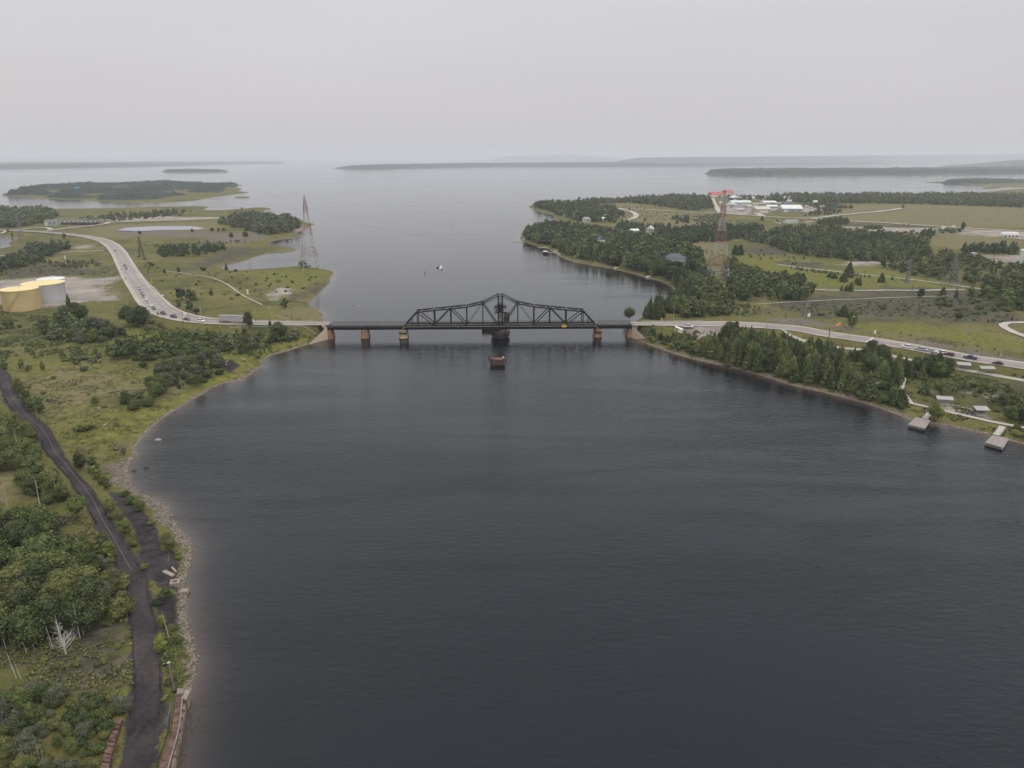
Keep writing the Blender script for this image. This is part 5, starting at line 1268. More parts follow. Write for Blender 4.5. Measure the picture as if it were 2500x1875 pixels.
MB().box(-2.6,2.6,-2,2,-.3,2.4).build("wall", M_steel2, r); MB().yprism([(-3,2.4),(3,2.4),(0,3.4)],-2.3,2.3).build("roof", M_white, r); MB().box(-1.3,1.3,-2.05,-2.0,0,1.9).build("door", M_black, r)
boat(1280, 586, 6, 0.3, "white motor boat moored at the dark jetty by the point", True)
for px, py, w_, hh_, lab in ((1505,653.5,3,1.2,"white skiff drawn up on the curved beach"),(1583,676,3,1.0,"pale rowing boat on the curved beach east of the skiff")):
    b = G1(px, py); r = boat(px, py, 4.5, .4, lab, False, group="small boats drawn up on the beach"); r.location = (b.x, b.y, .25)
# ------------------------------------------------------------ buildings
M_w_white = mat("white_siding", (.62,.61,.58), .7, .06, .2); M_w_tan = mat("tan_siding", (.36,.30,.25), .8, .1, .2); M_w_grey = mat("grey_siding", (.30,.31,.32), .7, .1, .2); M_w_navy = mat("navy_siding", (.05,.07,.12), .7, .1, .2)
M_w_blue = mat("blue_siding", (.08,.22,.42), .7, .1, .2); M_r_red = mat("red_metal_roof", (.42,.09,.07), .6, .08, .1); M_r_white = mat("white_metal_roof", (.66,.65,.63), .5, .06, .1); M_r_tan = mat("tan_roof", (.50,.46,.41), .8, .08, .1)
M_r_slate = mat("slate_grey_roof", (.10,.105,.115), .8, .15, .3); M_r_grey = mat("grey_roof", (.26,.265,.27), .7, .1, .2); M_r_blue = mat("bright_blue_roof", (.06,.28,.55), .6, .08)
def building(px0, px1, py, h, d, wall, roof, label, kind="gable", ridge="x", name="building", cat="building", yaw=0.0, doors=2, windows=3, rise=None, group=None, trim=None):
    """footprint front edge between two ground pixels; gable, flat or hip roof; doors and windows along the front"""
    a, b = G1(px0, py), G1(px1, py); w = (b - a).length; c = (a + b) / 2; z = min(a.z, b.z)
    ang = math.atan2(b.y - a.y, b.x - a.x) + yaw
    r = empty(name, (c.x, c.y, z), ang, label, cat, group)
    MB().box(-w/2, w/2, 0, d, -1, h).build("wall", wall, r)
    rs = rise or (min(w, d) * .22); o = .4
    m = MB()
    if kind == "gable" and ridge == "x":
        m.add([(-w/2-o,-o,h),(w/2+o,-o,h),(w/2+o,d+o,h),(-w/2-o,d+o,h),(-w/2-o,d/2,h+rs),(w/2+o,d/2,h+rs)], [(0,1,5,4),(2,3,4,5),(0,4,3),(1,2,5),(0,3,2,1)])
    elif kind == "gable":
        m.add([(-w/2-o,-o,h),(0,-o,h+rs),(w/2+o,-o,h),(-w/2-o,d+o,h),(0,d+o,h+rs),(w/2+o,d+o,h)], [(0,1,4,3),(1,2,5,4),(0,2,1),(3,4,5),(0,3,5,2)])
    elif kind == "hip":
        m.add([(-w/2-o,-o,h),(w/2+o,-o,h),(w/2+o,d+o,h),(-w/2-o,d+o,h),(-w/4,d/2,h+rs),(w/4,d/2,h+rs)], [(0,1,5,4),(1,2,5),(2,3,4,5),(3,0,4),(0,3,2,1)])
    else: m.box(-w/2-.2, w/2+.2, -.2, d+.2, h, h+.4)
    m.build("roof", roof, r)
    n = doors + windows
    for k in range(n):
        x = -w/2 + w*(k+.5)/n; ww = w/n*.28
        if k < doors: MB().box(x-ww, x+ww, -.06, 0, 0, h*.7).build("door", trim or M_w_white, r)
        else:
            f = MB().box(x-ww, x+ww, -.05, 0, h*.35, h*.72).build("window", M_w_white, r); MB().box(x-ww*.82, x+ww*.82, -.08, -.05, h*.4, h*.67).build("pane", M_glass, f)
    return r
IND = "sheds and halls of the industrial yards"
building(1738,1768,481,6,26,M_w_white,M_r_red,"long red roofed hall, western wing, by the far water",rise=7,group=IND)
building(1768,1792,477,6,26,M_w_white,M_r_red,"red roofed hall, eastern wing, set back by the far water",rise=7,group=IND)
building(1789,1813,489,6,30,M_w_navy,M_r_white,"dark blue shed with a pale roof behind the white hall",ridge="y",rise=4,group=IND)
building(1787,1834,501,6.5,26,M_w_white,M_r_white,"long white hall with blue doors at its left end",group=IND,doors=4,windows=4,trim=M_w_blue,rise=3)
building(1772,1796,505,4.5,22,M_w_grey,M_r_white,"small grey shed with a white gable roof near the curved road",ridge="y",group=IND,rise=4)
building(1838,1872,503,5,18,M_w_tan,M_r_tan,"long tan hall, western half, with flat roof",kind="flat",group=IND)
building(1866,1897,501,6,24,M_w_tan,M_r_white,"tan hall with a raised pale roof right of the flat one",rise=3,group=IND)
building(1897,1913,502,5,18,M_w_tan,M_r_tan,"small tan block with a row of upright windows",kind="flat",doors=0,windows=5,group=IND)
building(1874,1899,508,3.5,16,M_w_white,M_r_white,"low white open shed with dark bays in front of the tan halls",doors=5,windows=0,trim=M_black,rise=2.5,group=IND)
building(1846,1882,521,7.5,28,M_w_tan,M_r_tan,"large beige hall with a white door at the front",doors=1,windows=0,rise=4.5,group=IND)
building(1910,1959,518,6.5,38,M_w_grey,M_r_white,"broad grey barn-like hall with a wide white roof",doors=1,windows=2,rise=6,group=IND)
building(1903,1948,489,4,30,M_w_tan,M_r_tan,"low building with a long tan roof at the wood edge",group=IND,rise=5)
building(1914,1940,503,4,20,M_w_grey,M_r_slate,"shed with a dark slate roof behind the barn-like hall",group=IND,rise=4)
building(1801,1818,517,5,12,M_w_white,M_r_white,"low shed with a row of white roller doors",kind="flat",doors=5,windows=0,group=IND,trim=M_steel2)
building(1948,1962,484,4,16,M_w_white,M_r_white,"small white shed behind the tan roofed building",group=IND)
building(1918,1948,545,3.2,9,M_w_white,M_r_grey,"long low shed with grey roof in the equipment yard",group=IND,rise=2)
building(1965,1988,546,3,9,M_w_tan,mat("orange_roof",(.55,.28,.09),.7),"low shed with an orange band in the equipment yard",kind="flat",group=IND,doors=3)
building(2074,2094,493,3.5,10,M_w_white,M_r_white,"white cottage at the edge of the airfield wood",group="houses near the airfield",rise=2.5)
building(2112,2122,494,3,8,M_w_white,M_r_white,"small white hut right of the airfield cottage",group="houses near the airfield",rise=2)
building(2357,2384,479,5,18,M_w_white,M_r_red,"house with a long red roof behind the airfield wood",group="houses near the airfield",rise=5)
building(2388,2400,478,4,12,M_w_white,M_r_red,"small red roofed annex beside the long red roof",group="houses near the airfield",rise=4)
building(2187,2204,484,4,12,M_w_tan,M_r_tan,"pale roof showing among the airfield trees",group="houses near the airfield",rise=4)
building(2367,2385,627,3.4,5,M_w_tan,M_r_tan,"pale yellow cabin beside the gravel pad on the east side",kind="flat",doors=1)
HO = "houses among the trees on the wooded point"
building(1423,1443,543,5,14,M_w_grey,M_r_grey,"wide grey roofed house in the middle of the point",group=HO,rise=3,kind="hip")
building(1468,1479,539,4,10,M_w_white,M_r_white,"white cottage beside the boats in the north clearing",group=HO)
building(1478,1489,533,5,9,M_w_white,M_r_white,"taller white cottage behind the boats in the north clearing",group=HO,ridge="y")
building(1463,1477,601,7.5,9,M_w_white,M_r_slate,"white house half buried in trees above the shore",group=HO,ridge="y",rise=3)
building(1541,1560,573,5.5,10,M_w_grey,M_r_white,"house whose long white roof shows above the trees",group=HO,rise=2)
building(1577,1594,568,5,12,M_w_grey,M_r_white,"house with a steep white roof beside the sandy clearing",group=HO,ridge="y",rise=4)
hs = building(1630,1673,652,8,13,M_w_grey,M_r_slate,"large house with dark hipped roof and white decks above the cedars",kind="hip",doors=1,windows=4,rise=4,group=HO)
m = MB(); m.box(-11,-4,-3.2,-.1,3.2,3.4); m.box(-11,-4,-3.2,-3.1,4.2,4.35)
for k in range(8): m.box(-11+k, -10.9+k, -3.2,-3.1,3.4,4.2)
for x in (-10.8,-4.2): m.box(x,x+.2,-3.1,-2.9,-1,3.2)
m.build("balcony", M_w_white, hs)
building(1360,1368,520,4,8,M_w_white,M_r_white,"small white cottage on the inner bay shore",group=HO)
building(1376,1380,528,3,6,M_w_white,M_r_white,"tiny white hut beside the inner bay",group=HO)
building(178,190,467,9,22,M_w_blue,M_r_blue,"bright blue roofed building on the long wooded island",rise=3)
building(109,139,551,7.5,10,M_w_grey,M_r_grey,"long low grey hall of the electrical yard",kind="flat",doors=1,windows=2)
for k,(a,b_,y_,h_,d_,w_,rf,lab) in enumerate(((1812,1822,507,4,10,M_w_tan,M_r_grey,"small grey roofed shed between the white hall and the beige hall"),(1826,1836,508,3.5,9,M_w_grey,M_r_tan,"low tan roofed shed left of the beige hall"),
 (1790,1799,498,4,10,M_w_tan,M_r_white,"small pale shed squeezed in front of the navy shed"),(1924,1933,494,3.5,10,M_w_white,M_r_tan,"small pale hut between the tan roof and the slate roof"),(1966,1974,508,3.5,8,M_w_tan,M_r_grey,"little shed at the near corner of the brown yard"),
 (1830,1842,487,4,12,M_w_white,M_r_white,"white boat shed by the far water"),(1868,1880,486,4,12,M_w_grey,M_r_grey,"grey boat shed by the far water"),(1986,1996,497,4,10,M_w_white,M_r_white,"white shed in front of the airfield wood"),(1756,1763,500,4,9,M_w_tan,M_r_tan,"small tan shed beside the curved yard road"))):
    building(a,b_,y_,h_,d_,w_,rf,lab,group=IND,rise=2.5,doors=1,windows=1)
for px,py,c_,nm in ((1812,512,"white","white vehicle in the yard left of the beige hall"),(1822,513,"dark_blue","dark blue vehicle in the yard left of the beige hall"),(1838,511,"grey","grey vehicle near the corner of the beige hall"),(1888,515,"white","white vehicle right of the beige hall"),(1897,514,"silver","silver vehicle right of the beige hall"),
  (1905,512,"maroon","dark red vehicle between the beige and the barn-like hall"),(1966,514,"white","white vehicle in the brown yard"),(1978,511,"silver","silver vehicle in the brown yard"),(1786,508,"black","black vehicle beside the small grey gabled shed"),(1988,508,"dark_grey","dark vehicle next to the white trailer in the brown yard")):
    b = G1(px,py); vehicle("suv",c_,0,0,None,nm,False,(b.x,b.y,b.z+.1,random.uniform(-1.5,1.5)))
# electrical yard equipment
b0 = G1(188, 549); r = empty("substation_frame", b0, 0, "rows of grey steel frames and transformers in the electrical yard", "substation")
m = MB(); 
for i in range(16):
    for j in range(3): x, y = -33 + i*4.4, j*7; hh = 5 + (i*7+j*3) % 5; m.bar((x,y,-1),(x,y,hh),.35)
for j in range(3): m.bar((-33,j*7,6),(33,j*7,6),.4); m.bar((-33,j*7,8.5),(20,j*7,8.5),.3)
m.build("steel_frame", M_grey, r); m = MB()
for i in range(11): x = -30+i*6; m.box(x-1.4,x+1.4,2,5.5,-1,3.5); m.box(x-.9,x+.9,-4,-1.5,-1,2.6)
m.build("transformer", M_steel2, r); m = MB()
for i in range(9): x = -28+i*6.5; m.box(x-.7,x+.7,6,7.5,-1,5.2)
m.build("insulator_stack", M_w_white, r)
# domes / round bins, trailers, containers, yard clutter
for k in range(4):
    b = G1(2449 + k*9.5, 578); r = empty("storage_dome", b, 0, ["westernmost white dome on the gravel pad", "second white dome from the west on the gravel pad", "third white dome from the west on the gravel pad", "easternmost white dome on the gravel pad"][k], "storage dome", "row of white domes on the gravel pad")
    R = 4.3; MB().lathe([(R,-1),(R,2.5),(R*.9,4),(R*.65,5.4),(R*.3,6.2),(.1,6.4)], 20).build("shell", M_w_white, r, smooth=True); MB().box(-.9,.9,-R-.1,-R+.3,0,2.2).build("door", M_black, r)
def box_item(px, py, w, d, h, mt, name, label, cat, yaw=0, wheels_=True, group=None):
    b = G1(px, py); r = empty(name, b, yaw, label, cat, group); z = .9 if wheels_ else 0
    m = MB(); m.box(-w/2,w/2,-d/2,d/2,z,z+h)
    for k in range(int(w/.6)): x = -w/2+.3+k*.6; m.box(x-.05,x+.05,-d/2-.05,-d/2,z+.1,z+h-.1)
    m.build("box", mt, r); MB().box(w/2,w/2+.05,-d/2+.15,d/2-.15,z+.15,z+h-.15).build("door", mt, r)
    if wheels_: wheels((-w*.3, -w*.2), d/2, .48, r); MB().bar((w/2,0,.9),(w/2+1.2,0,.7),.15).build("hitch", M_black, r)
box_item(2302,561,6.5,2.6,3.4,M_w_white,"box_trailer","white box trailer parked at the airfield edge, left of another","trailer",.3,group="white box trailers")
box_item(2326,558.5,6.5,2.6,3.6,M_w_white,"box_trailer","white box trailer parked nearer the small dark tree","trailer",.6,group="white box trailers")
box_item(2006,507,9,3,3,M_w_white,"box_trailer","white trailer at the right side of the brown yard","trailer",.1,group="white box trailers")
cols = [(M_w_blue,"blue"),(M_w_blue,"blue"),(mat("sky_blue_box",(.12,.33,.55),.6),"light blue"),(M_w_white,"white"),(M_r_red,"red"),(mat("orange_box",(.55,.16,.06),.6),"orange")]
for k,(px,py) in enumerate(((2034,508),(2041,506),(2047,504),(2049,508.5),(2061,503),(2069,505))):
    box_item(px,py,9,3,3,cols[k][0],"shipping_container",["blue container at the left end of the coloured pile","blue container second from the left of the coloured pile","light blue container in the middle of the coloured pile","white container in front of the coloured pile","red container right of the blue ones","orange container at the right end of the coloured pile"][k],"container",random.uniform(-.5,.5),False,"containers piled beside the airfield")
for k,(px,py,c_,nm) in enumerate(((1895,544,"white","pale vehicle at the west end of the equipment yard"),(1903,546,"white","white vehicle beside the long grey shed"),(1912,547,"grey","grey vehicle beside the long grey shed"),(1925,548,"white","white van in front of the long grey shed"),(1955,539,"dark_blue","dark blue vehicle behind the orange banded shed"),(1966,538.5,"silver","silver vehicle behind the orange banded shed"),(1976,538,"grey","grey vehicle at the east end of the equipment yard"),(2093,557.5,"maroon","dark red machine alone on the brown dirt yard"),(2206,548,"silver","light vehicle parked on the airfield road"),(2028,541,"white","white vehicle among the trees by the airfield road"),(2036,541,"silver","silver vehicle among the trees by the airfield road"),(1846,488,"white","white vehicle in the boat park by the far water"),(1862,487,"white","second white vehicle in the boat park by the far water"))):
    b = G1(px,py); vehicle("suv",c_,0,0,None,nm,False,(b.x,b.y,b.z+.1,random.uniform(-.5,.5)))
for k in range(8):
    px = 1806 + k*9 + random.uniform(-2,2); py = 483.5 + random.uniform(-1,1); b = G1(px, py)
    r = boat(px, py, 9, random.uniform(-.6,.6), ["first", "second", "third", "fourth", "fifth", "sixth", "seventh", "eighth"][k] + " white yacht from the west in the far boat park", True, group="white yachts laid up in the boat park"); r.location = (b.x, b.y, b.z + 1.2)

# ------------------------------------------------------------ timber wharf and near shore items
M_wharf = mat("rust_red_decking", (.105,.050,.043), .85, .35, .7, second=(.19,.105,.09)); M_wharfw = mat("broken_wharf_wall", (.20,.15,.12), .9, .4, .8, second=(.34,.28,.23)); M_blk = mat("old_concrete", (.27,.22,.185), .9, .2, .6)
def strip_poly(left, right, z):
    xl, yl = P(np.array([p[0] for p in left]), np.array([p[1] for p in left]), z); xr, yr = P(np.array([p[0] for p in right]), np.array([p[1] for p in right]), z)
    return list(zip(xl.tolist(), yl.tolist())), list(zip(xr.tolist(), yr.tolist()))
WL = [(430,1700),(424,1745),(418,1790),(402,1835),(382,1885),(362,1950)]; WR = [(444,1700),(440,1745),(433,1790),(420,1835),(406,1885),(390,1950)]
l, rr_ = strip_poly(WL, WR, 2.6); o = l[0]
wh = empty("timber_wharf", (o[0], o[1], 0), 0, "decayed wharf of rust red timber along the near west shore", "wharf")
m = MB(); n = 44
def lerp2(a, t): t = t*(len(a)-1); i = min(int(t), len(a)-2); f = t-i; return (a[i][0]*(1-f)+a[i+1][0]*f, a[i][1]*(1-f)+a[i+1][1]*f)
for k in range(n):   # planks laid across, each slightly raised
    t0, t1 = k/n, (k+.95)/n; q = [lerp2(l,t0), lerp2(rr_,t0), lerp2(rr_,t1), lerp2(l,t1)]; dz = random.uniform(0,.06)
    m.prism([(x-o[0], y-o[1]) for x, y in q][::-1], 1.4, 2.45 + dz)
m.build("deck", M_wharf, wh)
m = MB(); 
for k in range(12):
    t0, t1 = k/12, (k+.97)/12; a, b_ = lerp2(l,t0), lerp2(rr_,t0); c, d_ = lerp2(l,t1), lerp2(rr_,t1)
    m.bar((b_[0]-o[0]+.12, b_[1]-o[1], 2.62), (d_[0]-o[0]+.12, d_[1]-o[1], 2.62), .22, .25)
m.build("edge_beam", M_wood, wh)
l2, r2 = strip_poly([(445,1700),(441,1745),(434,1790),(421,1835),(407,1885),(391,1950)], [(455,1700),(448,1745),(440,1790),(430,1835),(420,1885),(405,1950)], 1.7)
m = MB()
for k in range(22):
    t0, t1 = k/22, (k+.94)/22; q = [lerp2(l2,t0), lerp2(r2,t0), lerp2(r2,t1), lerp2(l2,t1)]
    m.prism([(x-o[0], y-o[1]) for x, y in q][::-1], -2.5, 1.35 + random.uniform(-.35,.35))
m.build("sea_wall", M_wharfw, wh)
for pts, z, mt, lab in (([(451,1683),(464,1684),(456,1708),(446,1706)], 2.2, M_blk, "pale broken concrete block at the outer end of the wharf"), ([(433,1681),(448,1680),(446,1693),(430,1694)], 2.6, mat("brown_block", (.20,.16,.14), .9, .2), "brown concrete block at the inner end of the wharf")):
    v = quad_frame(pts, z); c0 = v[0]; r = MB(); r.prism([(p.x-c0.x, p.y-c0.y) for p in v][::-1], -3.2, 0); ob = r.build("concrete_block", mt); ob.location = c0
    for vv in ob.data.vertices: vv.co.x += random.uniform(-.15,.15); vv.co.y += random.uniform(-.15,.15)
    tag(ob, lab, "concrete block", "concrete blocks at the end of the wharf")
def pipe(pts, rad, mt, label, name="pipe", cat="pipe", zs=None):
    a = []
    for i, p in enumerate(pts):
        if zs: x, y = P(p[0], p[1], zs[i]); a.append(Vector((float(x), float(y), zs[i])))
        else: g = G1(*p); a.append(g + Vector((0,0,rad)))
    o_ = a[0].copy(); ob = MB().tube([v - o_ for v in a], rad, 8).build(name, mt); ob.location = o_; tag(ob, label, cat, "pipes beside the wharf" if cat == "pipe" else None); return ob
M_purple = mat("faded_purple_pipe", (.07,.065,.11), .5, .15)
pipe([(419,1716),(413,1745),(406,1775)], .14, M_purple, "dull purple pipe lying beside the wharf", zs=[2.9,2.8,2.7])
pipe([(416,1725),(409,1755),(402,1772)], .11, M_purple, "thinner purple pipe leaning against the other by the wharf", zs=[2.9,2.75,2.6])
pipe([(415,1745),(412,1780),(400,1820),(388,1850),(382,1890)], .10, M_black, "black hose snaking along the inner edge of the wharf", zs=[2.8]*5)
b = G1(427, 1690); r = empty("mooring_pole", b, 0, "tall rusty pole standing at the head of the wharf", "pole"); h = min(10, top_height(b, 1618))
MB().tube([(0,0,-1),(-.1,0,h*.5),(-.2,0,h)], [.20,.17,.13], 8).build("pole", mat("rusty_pole", (.20,.15,.15), .8, .2), r); MB().lathe([(.35,0),(.35,.5)], 10).build("collar", M_steel2, r)
MB().lathe([(.1,h-.1),(.38,h-.02),(.36,h+.08),(.1,h+.25)], 12, cx=-.2).build("cap", M_grey, r)
# ruined timber retaining wall in the bushes
l, rr_ = strip_poly([(288,1750),(270,1790),(258,1830),(246,1870),(240,1910)], [(300,1752),(285,1793),(274,1835),(266,1872),(258,1915)], 3.0); o = l[0]
wl_ = empty("retaining_wall", (o[0], o[1], 0), 0, "stepped red-brown timber retaining wall sunk in the near bushes", "retaining wall"); m = MB()
for k in range(16):
    t0, t1 = k/16, (k+.8)/16; q = [lerp2(l,t0), lerp2(rr_,t0), lerp2(rr_,t1), lerp2(l,t1)]; m.prism([(x-o[0], y-o[1]) for x, y in q][::-1], 1.2, 3.0+random.uniform(-.15,.2))
m.build("beam", M_wharf, wl_)
v = quad_frame([(292,1708),(308,1704),(305,1722),(293,1724)], 3.0); ob = MB().prism([(p.x-v[0].x, p.y-v[0].y) for p in v][::-1], -1.6, 0).build("concrete_block", M_wharf); ob.location = v[0]; tag(ob, "red-brown block lying above the stepped timber wall", "concrete block")
# slabs and blocks in the cinder clearing
def slab(p0, p1, w, hh, mt, label, name="concrete_slab"):
    a, b = G1(*p0), G1(*p1); ob = MB().bar((0,0,hh/2), tuple((b-a).xyz + Vector((0,0,hh/2))), w, hh).build(name, mt); ob.location = a; tag(ob, label, name.replace("_", " "), "slabs and beams lying on the cinder clearing")
slab((400,1396),(424,1408), 1.0, .4, M_blk, "longer grey slab lying on the cinder by the near rocks")
slab((420,1386),(430,1398), .5, .3, M_blk, "short grey slab next to the longer one by the rocks")
slab((347,1285),(371,1283), .35, .3, M_black, "black beam lying on the cinder clearing, upper of two")
slab((358,1299),(377,1290), .35, .3, M_black, "black beam lying on the cinder clearing, lower of two")
b = G1(428, 1426); r = empty("concrete_well", b, .3, "square pale concrete ring with a dark hole beside the rocks", "concrete ring")
m = MB(); m.box(-1.1,1.1,-1,-.5,-.3,.8); m.box(-1.1,1.1,.5,1,-.3,.8); m.box(-1.1,-.5,-.5,.5,-.3,.8); m.box(.5,1.1,-.5,.5,-.3,.8); m.build("ring", M_blk, r); MB().box(-.5,.5,-.5,.5,-.3,.1).build("hole", M_black, r)
b = G1(450, 1446); ob = MB().prism([(-1,-.7),(1,-.6),(1.1,.6),(-.8,.7)], -.2, .6).build("concrete_slab", M_blk, None); ob.location = b; tag(ob, "pale flat slab on the rocks below the concrete ring", "concrete slab", "slabs and beams lying on the cinder clearing")
# driftwood
for i, (p0, p1, lab) in enumerate((((540,881),(551,877),"pale log lying by the dark patch above the beach"),((549,886),(558,882),"second pale log lying by the dark patch above the beach"),((547,890),(555,893),"forked pale log at the lower side of the dark patch"),((592,880),(600,877),"short pale log in the green shore grass"),
        ((728,836),(737,837),"pale log on the beach close to the west abutment"),((655,755),(661,747),"pale stick upright in the grass beside the road"),((698,753),(706,759),"pale fallen stick beside the peninsula bushes"),((252,1040),(262,1036),"pale stump in a dark hollow of the meadow"),((2402,1058),(2412,1060),"pale drift log on the shore west of the second dock"))):
    a, b = G1(*p0), G1(*p1); ob = MB().tube([(0,0,.2), tuple((b-a)*.5+Vector((0,.15,.3))), tuple((b-a)+Vector((0,0,.25)))], [.22,.2,.13], 6).build("driftwood_log", mat("bleached_wood", (.42,.37,.32), .9, .15) if i == 0 else bpy.data.materials["bleached_wood"]); ob.location = a
    tag(ob, lab, "driftwood", "bleached logs lying near the shores")
for px, py, lab, s in ((386,1074,"flat grey boulder standing in the water off the western shore",1.1),(357,1141,"low dark rock in the water south of the grey boulder",.8),(327,1150,"dark snag at the water's edge of the pebble spit",.7),(241,998,"small white stone in the meadow",.5)):
    x, y = P(px, py, 0) if px > 300 else G(px, py)[:2]; zz = 0 if px > 300 else hz(float(np.ravel(x)[0]), float(np.ravel(y)[0]))
    ob = MB().lathe([(s*.9,-.4),(s,.05),(s*.7,.35),(s*.3,.5)], 9).build("boulder", M_blk if px in (386, 241) else M_wet); ob.location = (float(np.ravel(x)[0]), float(np.ravel(y)[0]), zz); ob.scale = (1.3,.8,1); tag(ob, lab, "boulder", "lone boulders")
# wires between the two tall towers
def wire(a, b, sag, label, rad=.05):
    a, b = Vector(a), Vector(b); pts = [(a.lerp(b, t/24) - Vector((0,0,sag*4*(t/24)*(1-t/24)))) - a for t in range(25)]
    ob = MB().tube(pts, rad, 4, cap=False).build("power_line", M_grey); ob.location = a; tag(ob, label, "power line", "power lines slung between the towers")
for k, (t, off) in enumerate(((.84,2.0),(.84,-2.0),(.92,0))):
    wire((bx1.x+off, bx1.y, bx1.z+h1*t), (bx2.x+off, bx2.y, bx2.z+h2*t), 30, ["power line over the channel, lower outer wire", "power line over the channel, lower inner wire", "power line over the channel, uppermost wire"][k], .035)
# ------------------------------------------------------------ vegetation
M_bark = mat("bark", (.085,.070,.058), .9, .25, 1.5); M_birch = mat("birch_bark", (.40,.38,.34), .8, .25, 1.5, second=(.20,.18,.16)); M_dead = mat("bleached_bark", (.46,.43,.38), .85, .12, 1.0)
TONES = {"dark green": ((.028,.038,.017),(.096,.116,.042)), "mid green": ((.040,.055,.020),(.155,.178,.056)), "olive green": ((.055,.064,.024),(.190,.192,.066)),
         "grey green": ((.055,.064,.037),(.150,.158,.095)), "lime green": ((.085,.105,.020),(.25,.27,.07)), "blue green": ((.024,.036,.022),(.070,.090,.048)), "grass green": ((.080,.085,.032),(.165,.155,.065))}
LEAF = {k: leaf_mat(k.replace(" ", "_") + "_leaves", *v) for k, v in TONES.items()}
CUBE = None
def cubesphere(n=3):
    vs, fs = [], []
    g = np.linspace(-1, 1, n + 1)
    for ax in range(3):
        for s in (-1, 1):
            b = len(vs)
            for a in g:
                for c in g:
                    v = [0, 0, 0]; v[ax] = s; v[(ax+1) % 3] = a; v[(ax+2) % 3] = c * s; v = np.array(v, float); vs.append(v / np.linalg.norm(v))
            for i in range(n):
                for j in range(n): k = b + i*(n+1) + j; fs.append((k, k+n+1, k+n+2, k+1))
    return np.array(vs), np.array(fs)
CS3 = cubesphere(3); CS2 = cubesphere(2)
def leaves(c, nrm, size, rng, droop=0.0):
    """small leaf clumps: one bent quad each, turned at random about the given normal"""
    n = len(c); nrm = nrm + rng.normal(0, .55, (n, 3)); nrm /= np.linalg.norm(nrm, axis=1)[:, None] + 1e-9
    a = rng.normal(0, 1, (n, 3)); u = np.cross(nrm, a); u /= np.linalg.norm(u, axis=1)[:, None] + 1e-9; v = np.cross(nrm, u)
    s = (size * rng.uniform(.6, 1.4, n))[:, None]; s2 = s * rng.uniform(.45, 1.0, n)[:, None]
    P_ = np.stack([c - u*s - v*s2*.6, c + u*s*.6 - v*s2, c + u*s + v*s2*.7, c - u*s*.7 + v*s2], 1)
    P_[:, :, 2] -= droop * rng.uniform(0, 1, (n, 1)) * s
    return P_.reshape(-1, 3), np.arange(4*n).reshape(-1, 4)
def merge(parts):
    V, Q, o = [], [], 0
    for v, q in parts: V.append(v); Q.append(q + o); o += len(v)
    return np.concatenate(V), np.concatenate(Q)
def broadleaf(seed, nleaf, lsize, nlobe=9, w=.42, low=.16, core=CS3):
    """crown of unit height, trunk base at 0"""
    rng = np.random.default_rng(seed); parts = []; lob = []
    for k in range(nlobe):
        t = rng.uniform(0, 1); a = rng.uniform(0, 6.28); z = low + .12 + (1 - low - .26) * t
        rad = w * math.sin(math.pi * min(.97, .22 + .66 * t)) * rng.uniform(.3, .75); r = rng.uniform(.13, .22) * (1.15 - .35 * t)
        lob.append((rad*math.cos(a), rad*math.sin(a), z, r))
    lob.append((0, 0, .5, .24)); lob.append((rng.uniform(-.06,.06), rng.uniform(-.06,.06), .86, .125))
    wt = np.array([l[3]**2 for l in lob]); cnt = rng.multinomial(nleaf, wt/wt.sum())
    for (x, y, z, r), n in zip(lob, cnt):
        v = core[0] * r * .80 * (1 + .22 * np.sin(core[0][:, :1]*7 + seed) * np.cos(core[0][:, 1:2]*6)); parts.append((v * [1, 1, .85] + [x, y, z], core[1]))
        if n:
            d = rng.normal(0, 1, (n, 3)); d[:, 2] += .25; d /= np.linalg.norm(d, axis=1)[:, None]
            c = d * r * rng.uniform(.82, 1.45, (n, 1)) * [1, 1, .9] + [x, y, z]; parts.append(leaves(c, d, np.full(n, lsize), rng))
    return merge(parts)
def conifer(seed, nleaf, lsize, w=.26, power=.8, low=.04, full=.0):
    rng = np.random.default_rng(seed); parts = []
    n = 7; zs = np.linspace(low, 1, n)
    R = lambda z: w * np.clip((1 - z) / (1 - low), 0, 1) ** power * (1 - full * np.clip((low + .14 - z) / .14, 0, 1))
    m = 9; vs = []
    for i, z in enumerate(zs):
        for k in range(m): a = 6.283*k/m + i*.4; r = R(z) * (.62 + .16*math.sin(k*2.7 + i*1.9 + seed)) + .004; vs.append((r*math.cos(a), r*math.sin(a), z))
    q = [(i*m+k, i*m+(k+1)%m, (i+1)*m+(k+1)%m, (i+1)*m+k) for i in range(n-1) for k in range(m)]; parts.append((np.array(vs), np.array(q)))
    u = rng.random(nleaf); z = low + (1-low) * (1 - np.sqrt(1 - u*.985)); z = low + (z-low) ; a = rng.uniform(0, 6.283, nleaf)
    lay = np.sin(z*34 + a*.7)*.10
    ang = 1 + .16*np.sin(a*3 + seed) + .12*np.sin(a*5 + z*9)
    r = R(z) * (rng.uniform(.62, 1.12, nleaf) + lay) * ang + .006
    c = np.stack([r*np.cos(a), r*np.sin(a), z], 1); nr = np.stack([np.cos(a)*.8, np.sin(a)*.8, np.full(nleaf, .55)], 1)
    parts.append(leaves(c, nr, lsize * (1.15 - .75*z), rng, droop=.7)); return merge(parts)
